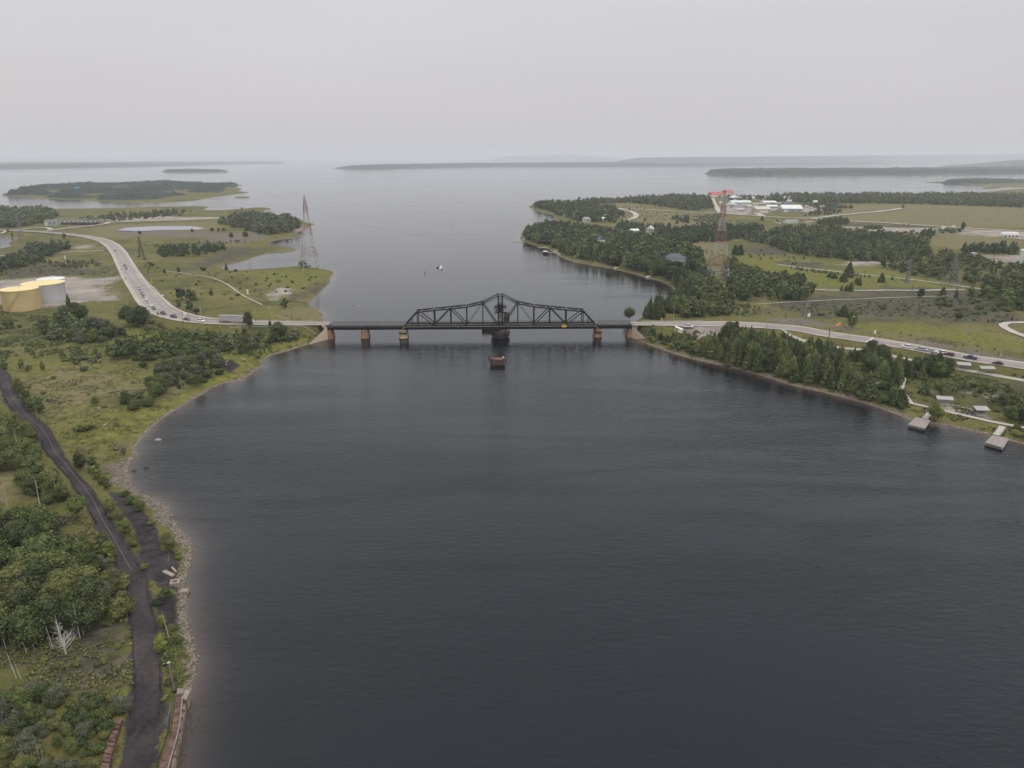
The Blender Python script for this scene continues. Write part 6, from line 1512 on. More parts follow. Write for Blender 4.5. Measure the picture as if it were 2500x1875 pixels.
def shrub_shape(seed, nleaf, lsize, core=CS3):
    rng = np.random.default_rng(seed); parts = []; k = rng.integers(4, 7)
    lob = [(rng.uniform(-.40,.40), rng.uniform(-.40,.40), rng.uniform(.24,.74), rng.uniform(.17,.30)) for _ in range(k)] + [(0,0,.4,.38)]
    wt = np.array([l[3]**2 for l in lob]); cnt = rng.multinomial(nleaf, wt/wt.sum())
    for (x, y, z, r), n in zip(lob, cnt):
        parts.append((core[0]*r*.82*[1.1,1.1,.95]+[x,y,z-.05], core[1]))
        if n:
            d = rng.normal(0,1,(n,3)); d[:,2] = np.abs(d[:,2])*.9; d /= np.linalg.norm(d,axis=1)[:,None]
            parts.append(leaves(d*r*rng.uniform(.85,1.3,(n,1))*[1.15,1.15,1]+[x,y,z-.05], d, np.full(n,lsize), rng))
    return merge(parts)
def trunk_shape(seed, top=.72, r=.022, limbs=4):
    rng = np.random.default_rng(seed); m = MB(); lean = rng.uniform(-.04,.04,2)
    m.tube([(0,0,-.04),(lean[0]*.4,lean[1]*.4,top*.4),(lean[0],lean[1],top)], [r, r*.75, r*.3], 5, cap=False)
    for k in range(limbs):
        a = rng.uniform(0,6.28); z = rng.uniform(.25,.6); L = rng.uniform(.14,.26)
        m.tube([(lean[0]*z,lean[1]*z,z),(math.cos(a)*L*.6,math.sin(a)*L*.6,z+.1),(math.cos(a)*L,math.sin(a)*L,z+.22)], [r*.5,r*.35,r*.15], 4, cap=False)
    return m
def bend_trunk_mesh(mb, name, mt):
    me = bpy.data.meshes.new(name); me.from_pydata(mb.v, [], mb.f); me.materials.append(mt); me.update(); return me

# near (detailed) and far (light) versions; unit height, scaled per tree
NB, NC, NS = 6, 5, 5
near = {"broadleaf_tree": [broadleaf(100+i, 3000, .0215, 10+i % 3, .29+.035*(i % 3), .12+.09*(i % 3)) for i in range(NB)],
        "conifer_tree": [conifer(200+i, 2000, .036, (.24,.30,.20,.33,.26)[i], (.75,.62,.9,.7,.8)[i], .03, .25) for i in range(NC)],
        "shrub": [shrub_shape(300+i, 1300, .050) for i in range(NS)]}
far = {"broadleaf_tree": [broadleaf(400+i, 110, .068, 5, .36, .08, CS2) for i in range(5)],
       "conifer_tree": [conifer(500+i, 100, .085, (.22,.27,.19,.30,.24)[i], .75, .02) for i in range(5)],
       "shrub": [shrub_shape(600+i, 50, .13, CS2) for i in range(4)]}
NEAR_ME = {}
def near_mesh(kind, i, tone):
    k = (kind, i, tone)
    if k not in NEAR_ME: v, q = near[kind][i]; NEAR_ME[k] = mesh_quads("crown" if kind != "shrub" else "foliage", v, q, LEAF[tone], link=False, leafy=True)
    return NEAR_ME[k]
TRUNKS = {"oak": [bend_trunk_mesh(trunk_shape(i), "trunk", M_bark) for i in range(3)], "birch": [bend_trunk_mesh(trunk_shape(10+i, .8, .015, 5), "trunk", M_birch) for i in range(3)],
          "con": [bend_trunk_mesh(trunk_shape(20, .9, .016, 0), "trunk", M_bark)], "shrub": [bend_trunk_mesh(trunk_shape(30, .4, .03, 5), "stems", M_bark)]}

# zones: kind mix, base polygon in photo pixels, spacing (m), height range, place phrase, tones
B, C, S = "broadleaf_tree", "conifer_tree", "shrub"
Z = [
 # near west bank
 ({B:.8,S:.2}, [(-80,1330),(60,1300),(150,1320),(225,1350),(250,1430),(262,1500),(200,1560),(120,1590),(0,1600),(-80,1620)], 4.3, (6,10.5), "in the dense near wood left of the cinder track", ("mid green","olive green","dark green")),
 ({B:1}, [(-60,1035),(20,1030),(80,1080),(108,1130),(60,1170),(-60,1150)], 4.6, (5.5,8), "in the upper grove left of the cinder track", ("mid green","olive green")),
 ({B:.8,S:.2}, [(50,1190),(105,1160),(150,1190),(170,1225),(120,1240),(70,1225)], 4.0, (5,8), "in the birch clump beside the yellow meadow", ("mid green","olive green","dark green")),
 ({B:1}, [(165,1252),(205,1250),(212,1276),(172,1284)], 4.5, (6,8), "at the dark hollow beside the cinder track", ("dark green","mid green")),
 ({B:.7,S:.3}, [(-60,1268),(60,1255),(118,1290),(125,1330),(-60,1330)], 4.2, (5,8), "between the meadow and the near wood", ("mid green","olive green")),
 ({B:.4,S:.6}, [(178,1120),(215,1110),(255,1160),(272,1195),(250,1205),(205,1150)], 3.4, (3,6), "between the cinder track and the pebble spit", ("mid green","dark green")),
 ({B:.55,S:.45}, [(262,1238),(284,1246),(318,1296),(342,1348),(318,1352),(300,1310),(272,1262)], 2.6, (3,4.8), "in the willow hedge between the track and the cinder clearing", ("olive green","mid green")),
 ({S:1}, [(297,1206),(318,1212),(352,1256),(345,1266),(310,1228)], 2.3, (1.6,3), "on the strip between the clearing and the rocks", ("mid green","dark green")),
 ({B:.3,S:.7}, [(354,1262),(378,1268),(385,1285),(360,1284)], 2.4, (2.5,3.5), "at the head of the rocky shore", ("mid green",)),
 ({B:.6,S:.4}, [(380,1325),(425,1320),(430,1350),(385,1352)], 2.8, (3,4.5), "in the feathery clump above the rocks", ("olive green",)),
 ({B:.6,S:.4}, [(335,1388),(385,1382),(392,1405),(345,1412)], 3.0, (3,5), "in the clump between the track and the grey slabs", ("mid green","olive green","lime green")),
 ({S:1}, [(425,1338),(462,1345),(460,1385),(430,1375)], 2.2, (1,2.2), "in the low scrub at the water bend", ("olive green","lime green")),
 ({B:.4,S:.6}, [(368,1450),(432,1442),(440,1465),(372,1480)], 2.8, (2.5,4.2), "on the cinder bank below the concrete ring", ("mid green","dark green")),
 ({B:.4,S:.6}, [(378,1515),(440,1508),(448,1560),(462,1600),(455,1640),(400,1620),(385,1560)], 2.4, (2,4.2), "in the shore thicket above the wharf", ("mid green","olive green","lime green")),
 ({S:1}, [(388,1660),(448,1655),(450,1678),(392,1685)], 2.0, (1.5,2.8), "right behind the head of the wharf", ("mid green","dark green")),
 ({S:1}, [(398,1700),(418,1705),(400,1790),(372,1860),(350,1900),(350,1860),(375,1780)], 2.4, (.6,1.3), "on the grass strip between track and wharf", ("olive green","mid green")),
 ({S:.8,B:.2}, [(-60,1700),(40,1690),(110,1680),(200,1700),(300,1690),(300,1740),(262,1800),(230,1870),(225,1980),(-60,1980)], 2.05, (2.2,4.6), "in the low near thicket at the bottom of the bank", ("mid green","olive green","grey green","dark green")),
 ({S:.45,B:.55}, [(225,1330),(285,1345),(310,1430),(322,1500),(300,1520),(262,1490),(250,1420)], 2.7, (2.4,6), "along the inner edge of the cinder track", ("olive green","mid green","grey green")),
 ({S:1}, [(120,1570),(280,1520),(322,1580),(325,1640),(120,1660),(60,1640)], 4.2, (.5,1.6), "scattered on the rough grass by the dead tree", ("olive green","mid green")),
 ({B:.75,S:.25}, [(295,985),(350,962),(385,935),(395,905),(440,885),(500,870),(548,892),(548,918),(500,938),(450,958),(400,980),(340,1010),(300,1005)], 4.6, (5,9), "in the big grove on the western shore", ("dark green","mid green","grey green")),
 ({B:.7,S:.3}, [(400,875),(440,858),(500,848),(520,880),(470,905),(410,915)], 5.0, (5,8), "in the grove behind the western shore", ("mid green","dark green")),
 ({S:.6,B:.4}, [(455,815),(600,812),(700,812),(775,808),(768,822),(690,838),(640,855),(580,868),(545,862),(500,835),(455,842)], 3.7, (3,6.5), "on the bank below the western approach road", ("mid green","dark green","grey green")),
 ({S:1}, [(400,822),(450,818),(455,850),(400,848)], 3.6, (2.5,4.5), "on the bank below the bend", ("mid green","dark green")),
 ({B:.6,S:.4}, [(150,782),(205,785),(240,803),(300,808),(310,822),(240,838),(180,842),(110,830),(95,805)], 4.2, (4,8), "in the copse between the tanks and the meadow", ("dark green","mid green","grey green")),
 ({B:.45,S:.55}, [(262,856),(330,835),(400,838),(440,862),(380,885),(275,878)], 4.0, (4,7), "in the long thicket behind the meadow", ("dark green","mid green")),
 ({B:1}, [(308,785),(352,790),(350,800),(312,800)], 4.5, (9,12.5), "in the tall dark clump inside the road bend", ("dark green",)),
 ({S:1}, [(355,788),(420,792),(405,806),(360,808)], 3.6, (1.5,3), "below the gravel corner of the bend", ("mid green","olive green")),
 ({S:.8,B:.2}, [(125,868),(240,866),(262,885),(180,892)], 3.6, (3,5), "in the loose scrub south of the copse", ("mid green","grey green","lime green")),
 ({S:.8,B:.2}, [(-20,862),(85,852),(88,870),(-20,876)], 4.5, (2.5,4.5), "in the scrub at the western margin", ("grey green","mid green")),
 ({B:.5,S:.5}, [(10,900),(88,898),(84,908),(16,908)], 4.0, (3,5.5), "in the small row above the cinder track", ("mid green",)),
 ({S:.7,B:.3}, [(-20,795),(50,795),(48,806),(-20,806)], 4.0, (3.5,5), "right below the yellow tank", ("dark green",)),
 ({B:1}, [(150,775),(203,772),(206,785),(160,786)], 5.0, (6.5,10), "in the taller group in front of the grey tank", ("mid green","dark green")),
 ({B:1}, [(48,985),(58,975),(110,1005),(118,1022),(90,1025),(62,1005)], 4.2, (5.5,8), "in the line where the meadow meets the track", ("mid green",)),
 ({B:1}, [(30,960),(50,958),(50,972),(34,974)], 4.0, (7,8.5), "beside the track opposite the meadow", ("mid green",)),
 ({B:.5,S:.5}, [(262,1095),(300,1090),(325,1112),(318,1122),(262,1118)], 4.0, (3,5), "on the little green point by the grey bush", ("mid green","dark green")),
 ({S:1}, [(60,930),(420,900),(440,960),(300,1040),(250,1090),(120,1040)], 10, (.5,1.8), "scattered over the open meadow", ("olive green","mid green")),
 ({S:1}, [(560,890),(640,870),(700,850),(690,860),(600,885)], 6, (.8,1.8), "in the grass just above the western beach", ("mid green",)),
 # upper west bank
 ({B:.85,S:.15}, [(-60,655),(40,628),(70,612),(150,600),(172,610),(130,626),(100,642),(30,660),(-60,690)], 6.5, (6,10), "in the dark wood beside the inlet", ("dark green","blue green","grey green")),
 ({S:.7,B:.3}, [(100,640),(240,640),(250,652),(150,656)], 6.0, (3,5), "in the brush north of the tank yard", ("dark green","grey green")),
 ({B:1}, [(165,695),(213,694),(216,706),(170,708)], 4.2, (4,6), "in the dark clump beside the tanks", ("dark green",)),
 ({B:1}, [(-100,562),(40,556),(110,545),(140,530),(110,516),(-100,518)], 9, (8,14), "in the high wood at the far western margin", ("grey green","mid green")),
 ({B:.5,C:.3,S:.2}, [(190,536),(300,540),(370,533),(440,528),(452,516),(380,520),(260,528)], 11, (5,9), "in the broken wood behind the electrical yard", ("grey green","dark green")),
 ({B:.3,S:.7}, [(240,520),(440,514),(520,520),(600,520),(600,512),(500,519)], 20, (3,7), "on the far flats behind the western yard", ("grey green",)),
 ({B:.8,C:.2}, [(530,548),(600,562),(645,576),(700,568),(738,556),(738,548),(700,538),(620,528),(560,538)], 8, (7,13), "in the wood on the north-western spit", ("dark green","grey green")),
 ({B:.5,S:.5}, [(560,528),(620,522),(690,530),(700,538),(600,535)], 12, (4,8), "behind the wood on the north-western spit", ("grey green",)),
 ({B:.6,S:.4}, [(385,612),(450,602),(500,605),(556,609),(520,619),(440,628),(390,628)], 5.5, (4,7), "in the long dark hedge wood behind the cove", ("dark green","blue green")),
 ({S:1}, [(330,600),(500,590),(640,592),(520,600),(400,605)], 7, (.8,2.5), "on the rough ground around the rubble field", ("dark green","grey green")),
 ({C:.8,B:.2}, [(438,732),(482,728),(480,735),(444,738)], 4.2, (6,10), "in the conifer group in the peninsula field", ("dark green","blue green")),
 ({B:.7,S:.3}, [(408,742),(440,745),(438,756),(415,752)], 4.5, (5,8), "just behind the guardrail of the bend", ("dark green",)),
 ({C:.6,B:.4}, [(455,756),(470,754),(470,760),(458,761)], 4, (6,8), "behind the curved arm street lamp", ("dark green",)),
 ({C:.5,B:.5}, [(682,754),(704,750),(706,756),(686,759)], 4.2, (6,9), "in the small group near the peninsula road", ("dark green","blue green")),
 ({S:1}, [(400,665),(560,665),(800,670),(780,700),(640,740),(420,720),(380,690)], 14, (.6,2.2), "scattered on the western peninsula", ("dark green","olive green")),
 ({S:1}, [(480,770),(700,765),(700,778),(540,778)], 14, (.8,1.8), "along the field side of the approach road", ("mid green",)),
 ({S:.8,B:.2}, [(300,610),(380,640),(420,665),(360,670),(320,630)], 12, (1.5,4.5), "on the outside of the road curve", ("dark green","olive green")),
 ({S:1}, [(-20,640),(0,640),(280,655),(290,668),(100,668),(-20,680)], 9, (.8,2.2), "on the rough grass north of the tank yard", ("olive green","mid green")),
 ({B:.5,S:.5}, [(732,648),(790,646),(786,653),(735,655)], 5, (3,7), "around the feet of the western lattice tower", ("grey green","dark green")),
 # east bank near
 ({S:.45,B:.55}, [(1558,812),(1655,806),(1690,838),(1716,862),(1702,872),(1650,860),(1600,842),(1566,830)], 2.9, (3,6), "on the bank east of the bridge abutment", ("mid green","olive green","dark green")),
 ({B:1}, [(1648,806),(1658,804),(1660,812),(1650,812)], 4, (4.5,5.5), "bush hiding the white shelter by the lot", ("dark green",)),
 ({C:.92,B:.08}, [(1702,862),(1760,840),(1800,838),(1850,848),(1900,862),(1950,884),(2010,905),(2060,925),(2105,950),(2128,968),(2110,975),(2050,960),(1960,938),(1880,914),(1807,896),(1750,882)], 3.9, (8,12.5), "in the dense cedar row on the eastern shore", ("dark green","mid green","olive green")),
 ({C:.8,S:.2}, [(1800,818),(1900,826),(2000,848),(2060,868),(2100,880),(2080,890),(2000,880),(1900,856),(1810,838)], 4.2, (5,8.5), "between the cedar row and the walking path", ("mid green","dark green")),
 ({C:.7,B:.3}, [(2100,872),(2170,886),(2240,900),(2320,912),(2318,925),(2240,932),(2180,945),(2120,935)], 4.8, (6,10), "in the mixed stand below the east queue", ("dark green","mid green")),
 ({B:1}, [(2136,872),(2180,880),(2178,888),(2140,884)], 5, (8,10), "rounded pair hiding the second queue car", ("dark green",)),
 ({B:.8,C:.2}, [(2255,900),(2325,905),(2322,915),(2260,914)], 5, (9,12), "in the big dark bush masking the queue", ("dark green",)),
 ({C:.6,S:.4}, [(2125,945),(2200,950),(2215,975),(2230,1000),(2200,1006),(2150,985)], 3.8, (4,8), "on the shore slope left of the first dock", ("dark green","mid green")),
 ({C:.4,B:.6}, [(2222,960),(2300,962),(2298,975),(2240,985)], 4.2, (5,8), "in the thick stand above the first dock", ("mid green","dark green")),
 ({S:.5,B:.3,C:.2}, [(2330,930),(2500,950),(2600,975),(2600,1000),(2460,990),(2340,965)], 5.0, (2,5), "on the open scrub slope above the shelters", ("olive green","mid green")),
 ({B:.5,C:.2,S:.3}, [(2412,1002),(2500,985),(2620,1000),(2620,1050),(2510,1040),(2430,1022)], 4.2, (4,7), "in the thicket behind the bench shelter", ("mid green","dark green","olive green")),
 ({S:1}, [(2290,1035),(2340,1036),(2400,1050),(2396,1056),(2330,1042)], 2.8, (1.5,3), "along the shore between the two docks", ("dark green","mid green")),
 ({S:1}, [(2452,1062),(2520,1066),(2560,1085),(2500,1082),(2460,1074)], 2.6, (2,3.5), "on the shore right of the second dock", ("lime green","mid green","dark green")),
 ({S:1}, [(2440,1036),(2520,1046),(2520,1058),(2450,1048)], 3.2, (1.5,2.6), "beside the shore path near the second dock", ("mid green","olive green")),
 ({S:.8,C:.2}, [(2380,905),(2440,900),(2560,925),(2560,940),(2440,925)], 4.2, (2.5,4.5), "below the end of the east queue", ("mid green","olive green")),
 ({S:.9,C:.1}, [(1960,820),(2110,845),(2100,852),(2000,835)], 5, (1.2,3.5), "between the highway and the walking path", ("olive green","mid green")),
 ({C:1}, [(1788,806),(1800,806),(1802,815),(1790,815)], 3.5, (6,8), "at the right end of the gravel lot", ("dark green","mid green")),
 ({S:1}, [(1690,828),(1790,822),(1800,838),(1720,846)], 3.2, (2,3.5), "just below the gravel lot", ("mid green","olive green")),
 # east bank beyond the bridge
 ({C:.75,B:.25}, [(1562,780),(1600,764),(1645,740),(1662,715),(1655,700),(1625,682),(1600,672),(1560,662),(1515,652),(1440,636),(1400,630),(1366,616),(1380,608),(1440,620),(1520,635),(1600,650),(1680,685),(1700,720),(1680,760),(1600,783)], 4.6, (8,13), "in the tall cedars along the curved eastern shore", ("dark green","blue green","mid green")),
 ({B:.7,C:.3}, [(1366,612),(1340,600),(1285,588),(1280,572),(1300,560),(1350,552),(1430,562),(1530,578),(1600,592),(1680,612),(1722,640),(1700,680),(1600,645),(1500,625),(1420,612)], 6.2, (8,12), "in the broad wood on the eastern point", ("dark green","blue green","mid green")),
 ({B:.75,S:.25}, [(1680,685),(1722,655),(1760,700),(1790,745),(1780,770),(1700,776),(1660,776),(1690,730)], 5.0, (5,9), "in the leafy wood east of the bridge", ("mid green","dark green","olive green")),
 ({S:.8,B:.2}, [(1570,784),(1700,776),(1850,765),(1860,752),(1800,745),(1720,770),(1600,780)], 4.6, (2.5,4.5), "in the scrub along the far side of the east approach", ("olive green","mid green")),
 ({B:.8,C:.2}, [(1296,504),(1340,515),(1370,530),(1430,545),(1500,545),(1520,530),(1500,512),(1440,504),(1400,498),(1320,499)], 8, (7,12), "in the wood on the outer eastern headland", ("dark green","mid green","blue green")),
 ({B:.6,C:.4}, [(1400,494),(1500,492),(1560,488),(1660,482),(1735,484),(1740,510),(1690,515),(1600,502),(1540,495),(1450,498)], 10, (8,14), "in the wood along the far north shore", ("grey green","dark green")),
 ({C:.9,S:.1}, [(1520,545),(1560,552),(1640,556),(1660,568),(1560,572),(1500,560)], 6.5, (6,10), "in the spruces between the point and the north field", ("blue green","dark green")),
 ({C:.5,B:.5}, [(1600,578),(1650,570),(1740,572),(1762,562),(1860,560),(1862,574),(1780,588),(1740,592),(1640,595)], 7, (7,11), "in the wood belt behind the east lattice tower", ("dark green","blue green")),
 ({C:.5,B:.5}, [(1652,562),(1760,552),(1800,560),(1740,570),(1660,575)], 8, (6,9), "in the thin belt north of the lattice tower", ("blue green",)),
 ({C:1}, [(1640,535),(1680,532),(1690,545),(1650,546)], 11, (7,10), "in the spruce group on the north field", ("blue green",)),
 ({S:.7,C:.3}, [(1690,528),(1760,524),(1770,545),(1700,548)], 9, (3,7), "by the bend of the industrial road", ("grey green",)),
 ({C:.5,B:.5}, [(1818,585),(1870,572),(1920,560),(2020,560),(2080,572),(2200,580),(2262,592),(2275,622),(2240,642),(2150,640),(2040,634),(1940,622),(1880,603)], 6.8, (6,10), "in the wide wood in the middle of the east side", ("dark green","blue green","grey green","mid green")),
 ({B:.7,C:.3}, [(2240,650),(2300,618),(2400,640),(2450,655),(2600,660),(2600,705),(2420,706),(2350,690),(2260,680),(2150,655)], 7.5, (5,9), "in the broad bushes around the grey pylons", ("mid green","dark green","olive green")),
 ({C:.6,B:.4}, [(2345,610),(2480,606),(2488,622),(2350,621)], 7, (7,11), "in the wood behind the gravel pad", ("dark green","blue green")),
 ({B:.8,C:.2}, [(1880,492),(2000,497),(2100,497),(2250,499),(2400,504),(2700,512),(2700,488),(2400,480),(2200,481),(2000,480),(1880,482)], 11, (9,15), "in the far wood beyond the airfield", ("grey green","dark green","mid green")),
 ({B:1}, [(1740,484),(1790,485),(1830,489),(1900,488),(1890,484),(1800,481)], 12, (6,9), "among the sheds by the far water", ("dark green",)),
 ({B:.8,C:.2}, [(1980,498),(2030,500),(2090,510),(2000,514),(1960,500)], 10, (4,8), "behind the coloured containers", ("dark green","grey green")),
 ({B:.6,S:.4}, [(1955,528),(1990,515),(2030,510),(2060,520),(2000,528)], 8, (3,6), "at the fork of the industrial road", ("dark green",)),
 ({C:.4,B:.6}, [(1985,545),(2050,540),(2072,548),(2010,556)], 8, (6,10), "beside the equipment yard", ("dark green",)),
 ({S:1}, [(2105,556),(2150,553),(2152,560),(2110,562)], 6, (3,4.5), "in the clump on the brown yard", ("dark green",)),
 ({S:.6,B:.4}, [(2200,548),(2225,547),(2225,552),(2205,553)], 7, (3,5), "at the airfield edge", ("dark green",)),
 ({B:1}, [(2246,572),(2285,570),(2285,578),(2250,578)], 7, (6,9), "in the dark group south of the trailers", ("dark green",)),
 ({S:1,}, [(2290,562),(2350,560),(2340,570),(2290,570)], 8, (2.5,5), "on the earth mound behind the trailers", ("dark green",)),
 ({C:.35,B:.65}, [(1778,640),(1800,655),(1880,678),(1960,690),(1985,722),(1950,738),(1880,732),(1800,735),(1775,715),(1780,690),(1765,665)], 5.2, (6,9.5), "in the wood right of the east lattice tower", ("dark green","mid green")),
 ({B:.85,C:.15}, [(2370,722),(2430,705),(2600,700),(2600,775),(2420,752)], 6.5, (6,10), "in the wood at the eastern margin", ("mid green","dark green")),
 ({S:.9,C:.1}, [(1800,760),(1960,742),(2200,735),(2360,740),(2500,780),(2500,790),(2300,782),(2100,770),(1900,775)], 5.4, (.7,3.2), "in the heath behind the east highway", ("olive green","grey green","dark green")),
 ({S:1}, [(2280,722),(2380,735),(2480,765),(2380,770),(2280,745)], 7, (2,4), "in the bushes at the heath's far edge", ("mid green",)),
 ({C:1}, [(1905,650),(1957,658),(2013,664),(2097,673),(2146,678),(2225,688),(2225,690),(2097,677),(1960,663)], 4.5, (2,3.5), "in the low hedge beside the pale lane", ("dark green",)),
 ({S:.9,C:.1}, [(1560,615),(1780,600),(1760,640),(1600,600)], 12, (1,3), "in the clearing behind the eastern wood", ("olive green","dark green")),
 ({S:.85,C:.15}, [(1560,500),(1740,530),(1860,550),(1740,550),(1500,530),(1450,515)], 13, (1.2,4), "scattered on the north field", ("grey green","dark green")),
 ({S:.9,B:.1}, [(2110,818),(2380,860),(2500,880),(2500,860),(2300,828),(2160,805)], 7, (.6,1.8), "on the verge beyond the east queue", ("olive green","mid green")),
 ({S:.9,B:.1}, [(2050,520),(2200,505),(2500,515),(2600,555),(2400,552),(2150,540)], 40, (1,3), "scattered on the airfield grass", ("grey green",)),
 ({S:.8,C:.2}, [(1870,605),(2050,640),(2240,685),(2200,700),(2000,700),(1960,660),(1850,640)], 15, (.7,2), "low on the green east field", ("dark green","olive green")),
 ({C:.6,S:.4}, [(1790,600),(1880,612),(2000,640),(1900,650),(1800,620)], 12, (1.2,4), "scattered on the green east field", ("dark green",)),
 ({B:.4,S:.6}, [(2060,560),(2240,566),(2260,580),(2120,576)], 12, (3,6), "behind the wide wood near the brown yard", ("dark green","mid green")),
 ({B:1}, [(1700,795-120),(1712,672),(1716,690),(1704,692)], 5, (6,8), "at the foot of the east lattice tower", ("dark green",)),
]
ind = []      # all plants: kind, x, y, z, h, tone, place, rank size
NOPLANT = [GW(p) for p in ([(0,686),(299,673),(289,732),(164,742),(0,733)], [(1660,794),(1790,796),(1790,816),(1740,820),(1695,823),(1665,811)], [(1845,522),(1957,520),(1998,518),(1960,500),(1780,490),(1765,505)])]
def blocked(x, y):
    bad = np.zeros(x.shape, bool)
    for pth, hw in ALLROADS:
        if pth[:, 0].max() < x.min()-20 or pth[:, 0].min() > x.max()+20 or pth[:, 1].max() < y.min()-20 or pth[:, 1].min() > y.max()+20: continue
        for i in range(0, len(pth) - 1):
            d, _ = seg_dist(x, y, pth[i], pth[i+1]); bad |= d < hw + (0.5 if hw < 1.6 else 0.2 if 1.6 <= hw < 2.6 else 1.3 if hw < 4 else 3.0)
    return bad
BLD = [(o.matrix_basis.translation.x, o.matrix_basis.translation.y, 9.0) for o in COL.objects if o.get("category") in ("building", "storage dome", "trailer", "shelter")]
BLD += [(o.location.x, o.location.y - d_, 8.0) for o in COL.objects if str(o.get("group")).startswith("houses among") for d_ in (6, 14)]
BLD += [(o.location.x, o.location.y - d_, 10.0) for o in COL.objects if "decks above the cedars" in str(o.get("label")) for d_ in (8, 18, 26)]
BLD += [(o.location.x, o.location.y, 13.5) for o in COL.objects if o.get("category") == "storage tank"]
rng = np.random.default_rng(5)
for zi, (mix, poly, sp_, (h0, h1_), place, tones) in enumerate(Z):
    w = GW(poly); q = np.array(w); x0, y0 = q.min(0); x1_, y1_ = q.max(0)
    nx_, ny_ = max(1, int((x1_-x0)/sp_)), max(1, int((y1_-y0)/sp_))
    gx, gy = np.meshgrid(np.arange(nx_)+.5, np.arange(ny_)+.5, indexing='ij')
    x = x0 + (gx.ravel() + rng.uniform(-.48,.48,gx.size)) * (x1_-x0)/nx_; y = y0 + (gy.ravel() + rng.uniform(-.48,.48,gx.size)) * (y1_-y0)/ny_
    k = inside(x, y, w); x, y = x[k], y[k]
    if not len(x): x, y = np.array([q[:,0].mean()]), np.array([q[:,1].mean()])
    b_ = blocked(x, y); x, y = x[~b_], y[~b_]
    for np_ in NOPLANT: k = ~inside(x, y, np_); x, y = x[k], y[k]
    for ox, oy, rr in BLD: k = np.hypot(x-ox, y-oy) > rr; x, y = x[k], y[k]
    if not len(x): continue
    z, sd = height(x, y, True); k = sd > 2.2; x, y, z = x[k], y[k], z[k]
    if not len(x): continue
    clump = fbm(x/22, y/22, 60+zi)
    for i in range(len(x)):
        if sp_ > 4.4 and clump[i] < .32 and len(x) > 12 and rng.random() < .8: continue
        r = rng.random(); acc = 0
        for kd, p in mix.items():
            acc += p
            if r <= acc: break
        h = h0 + (h1_-h0) * rng.random() ** 1.1
        if kd == S and len(mix) > 1: h *= .55
        tn = tones[min(len(tones)-1, int(rng.random() * len(tones)))]
        ind.append([kd, x[i], y[i], z[i], h, tn, place])
print("plants", len(ind), {k: sum(1 for a in ind if a[0] == k) for k in (B, C, S)})

def add_plant(kd, x, y, z, h, tn, label, cat, group=None, wide=1.0, parts=True, name=None, vi=None, birch=False):
    i = vi if vi is not None else random.randrange({B:NB, C:NC, S:NS}[kd]); rz = random.uniform(0, 6.283)
    w = wide * random.uniform(.85, 1.2); r = empty(name or kd, (x, y, z - .08), rz, label, cat, group)
    if kd == S: sc = (h*w*.95, h*w*.95, h)
    elif kd == C: sc = (h*w, h*w, h)
    else: sc = (h*w*1.05, h*w*1.05, h)
    o = bpy.data.objects.new("crown" if kd != S else "foliage", near_mesh(kd, i, tn)); COL.objects.link(o); o.parent = r; o.scale = sc
    if parts:
        key = "con" if kd == C else "shrub" if kd == S else ("birch" if birch or random.random() < .45 else "oak")
        t = bpy.data.objects.new("trunk" if kd != S else "stems", random.choice(TRUNKS[key])); COL.objects.link(t); t.parent = r; t.scale = sc
    return r
CAT = {B: "broadleaf tree", C: "conifer", S: "shrub"}
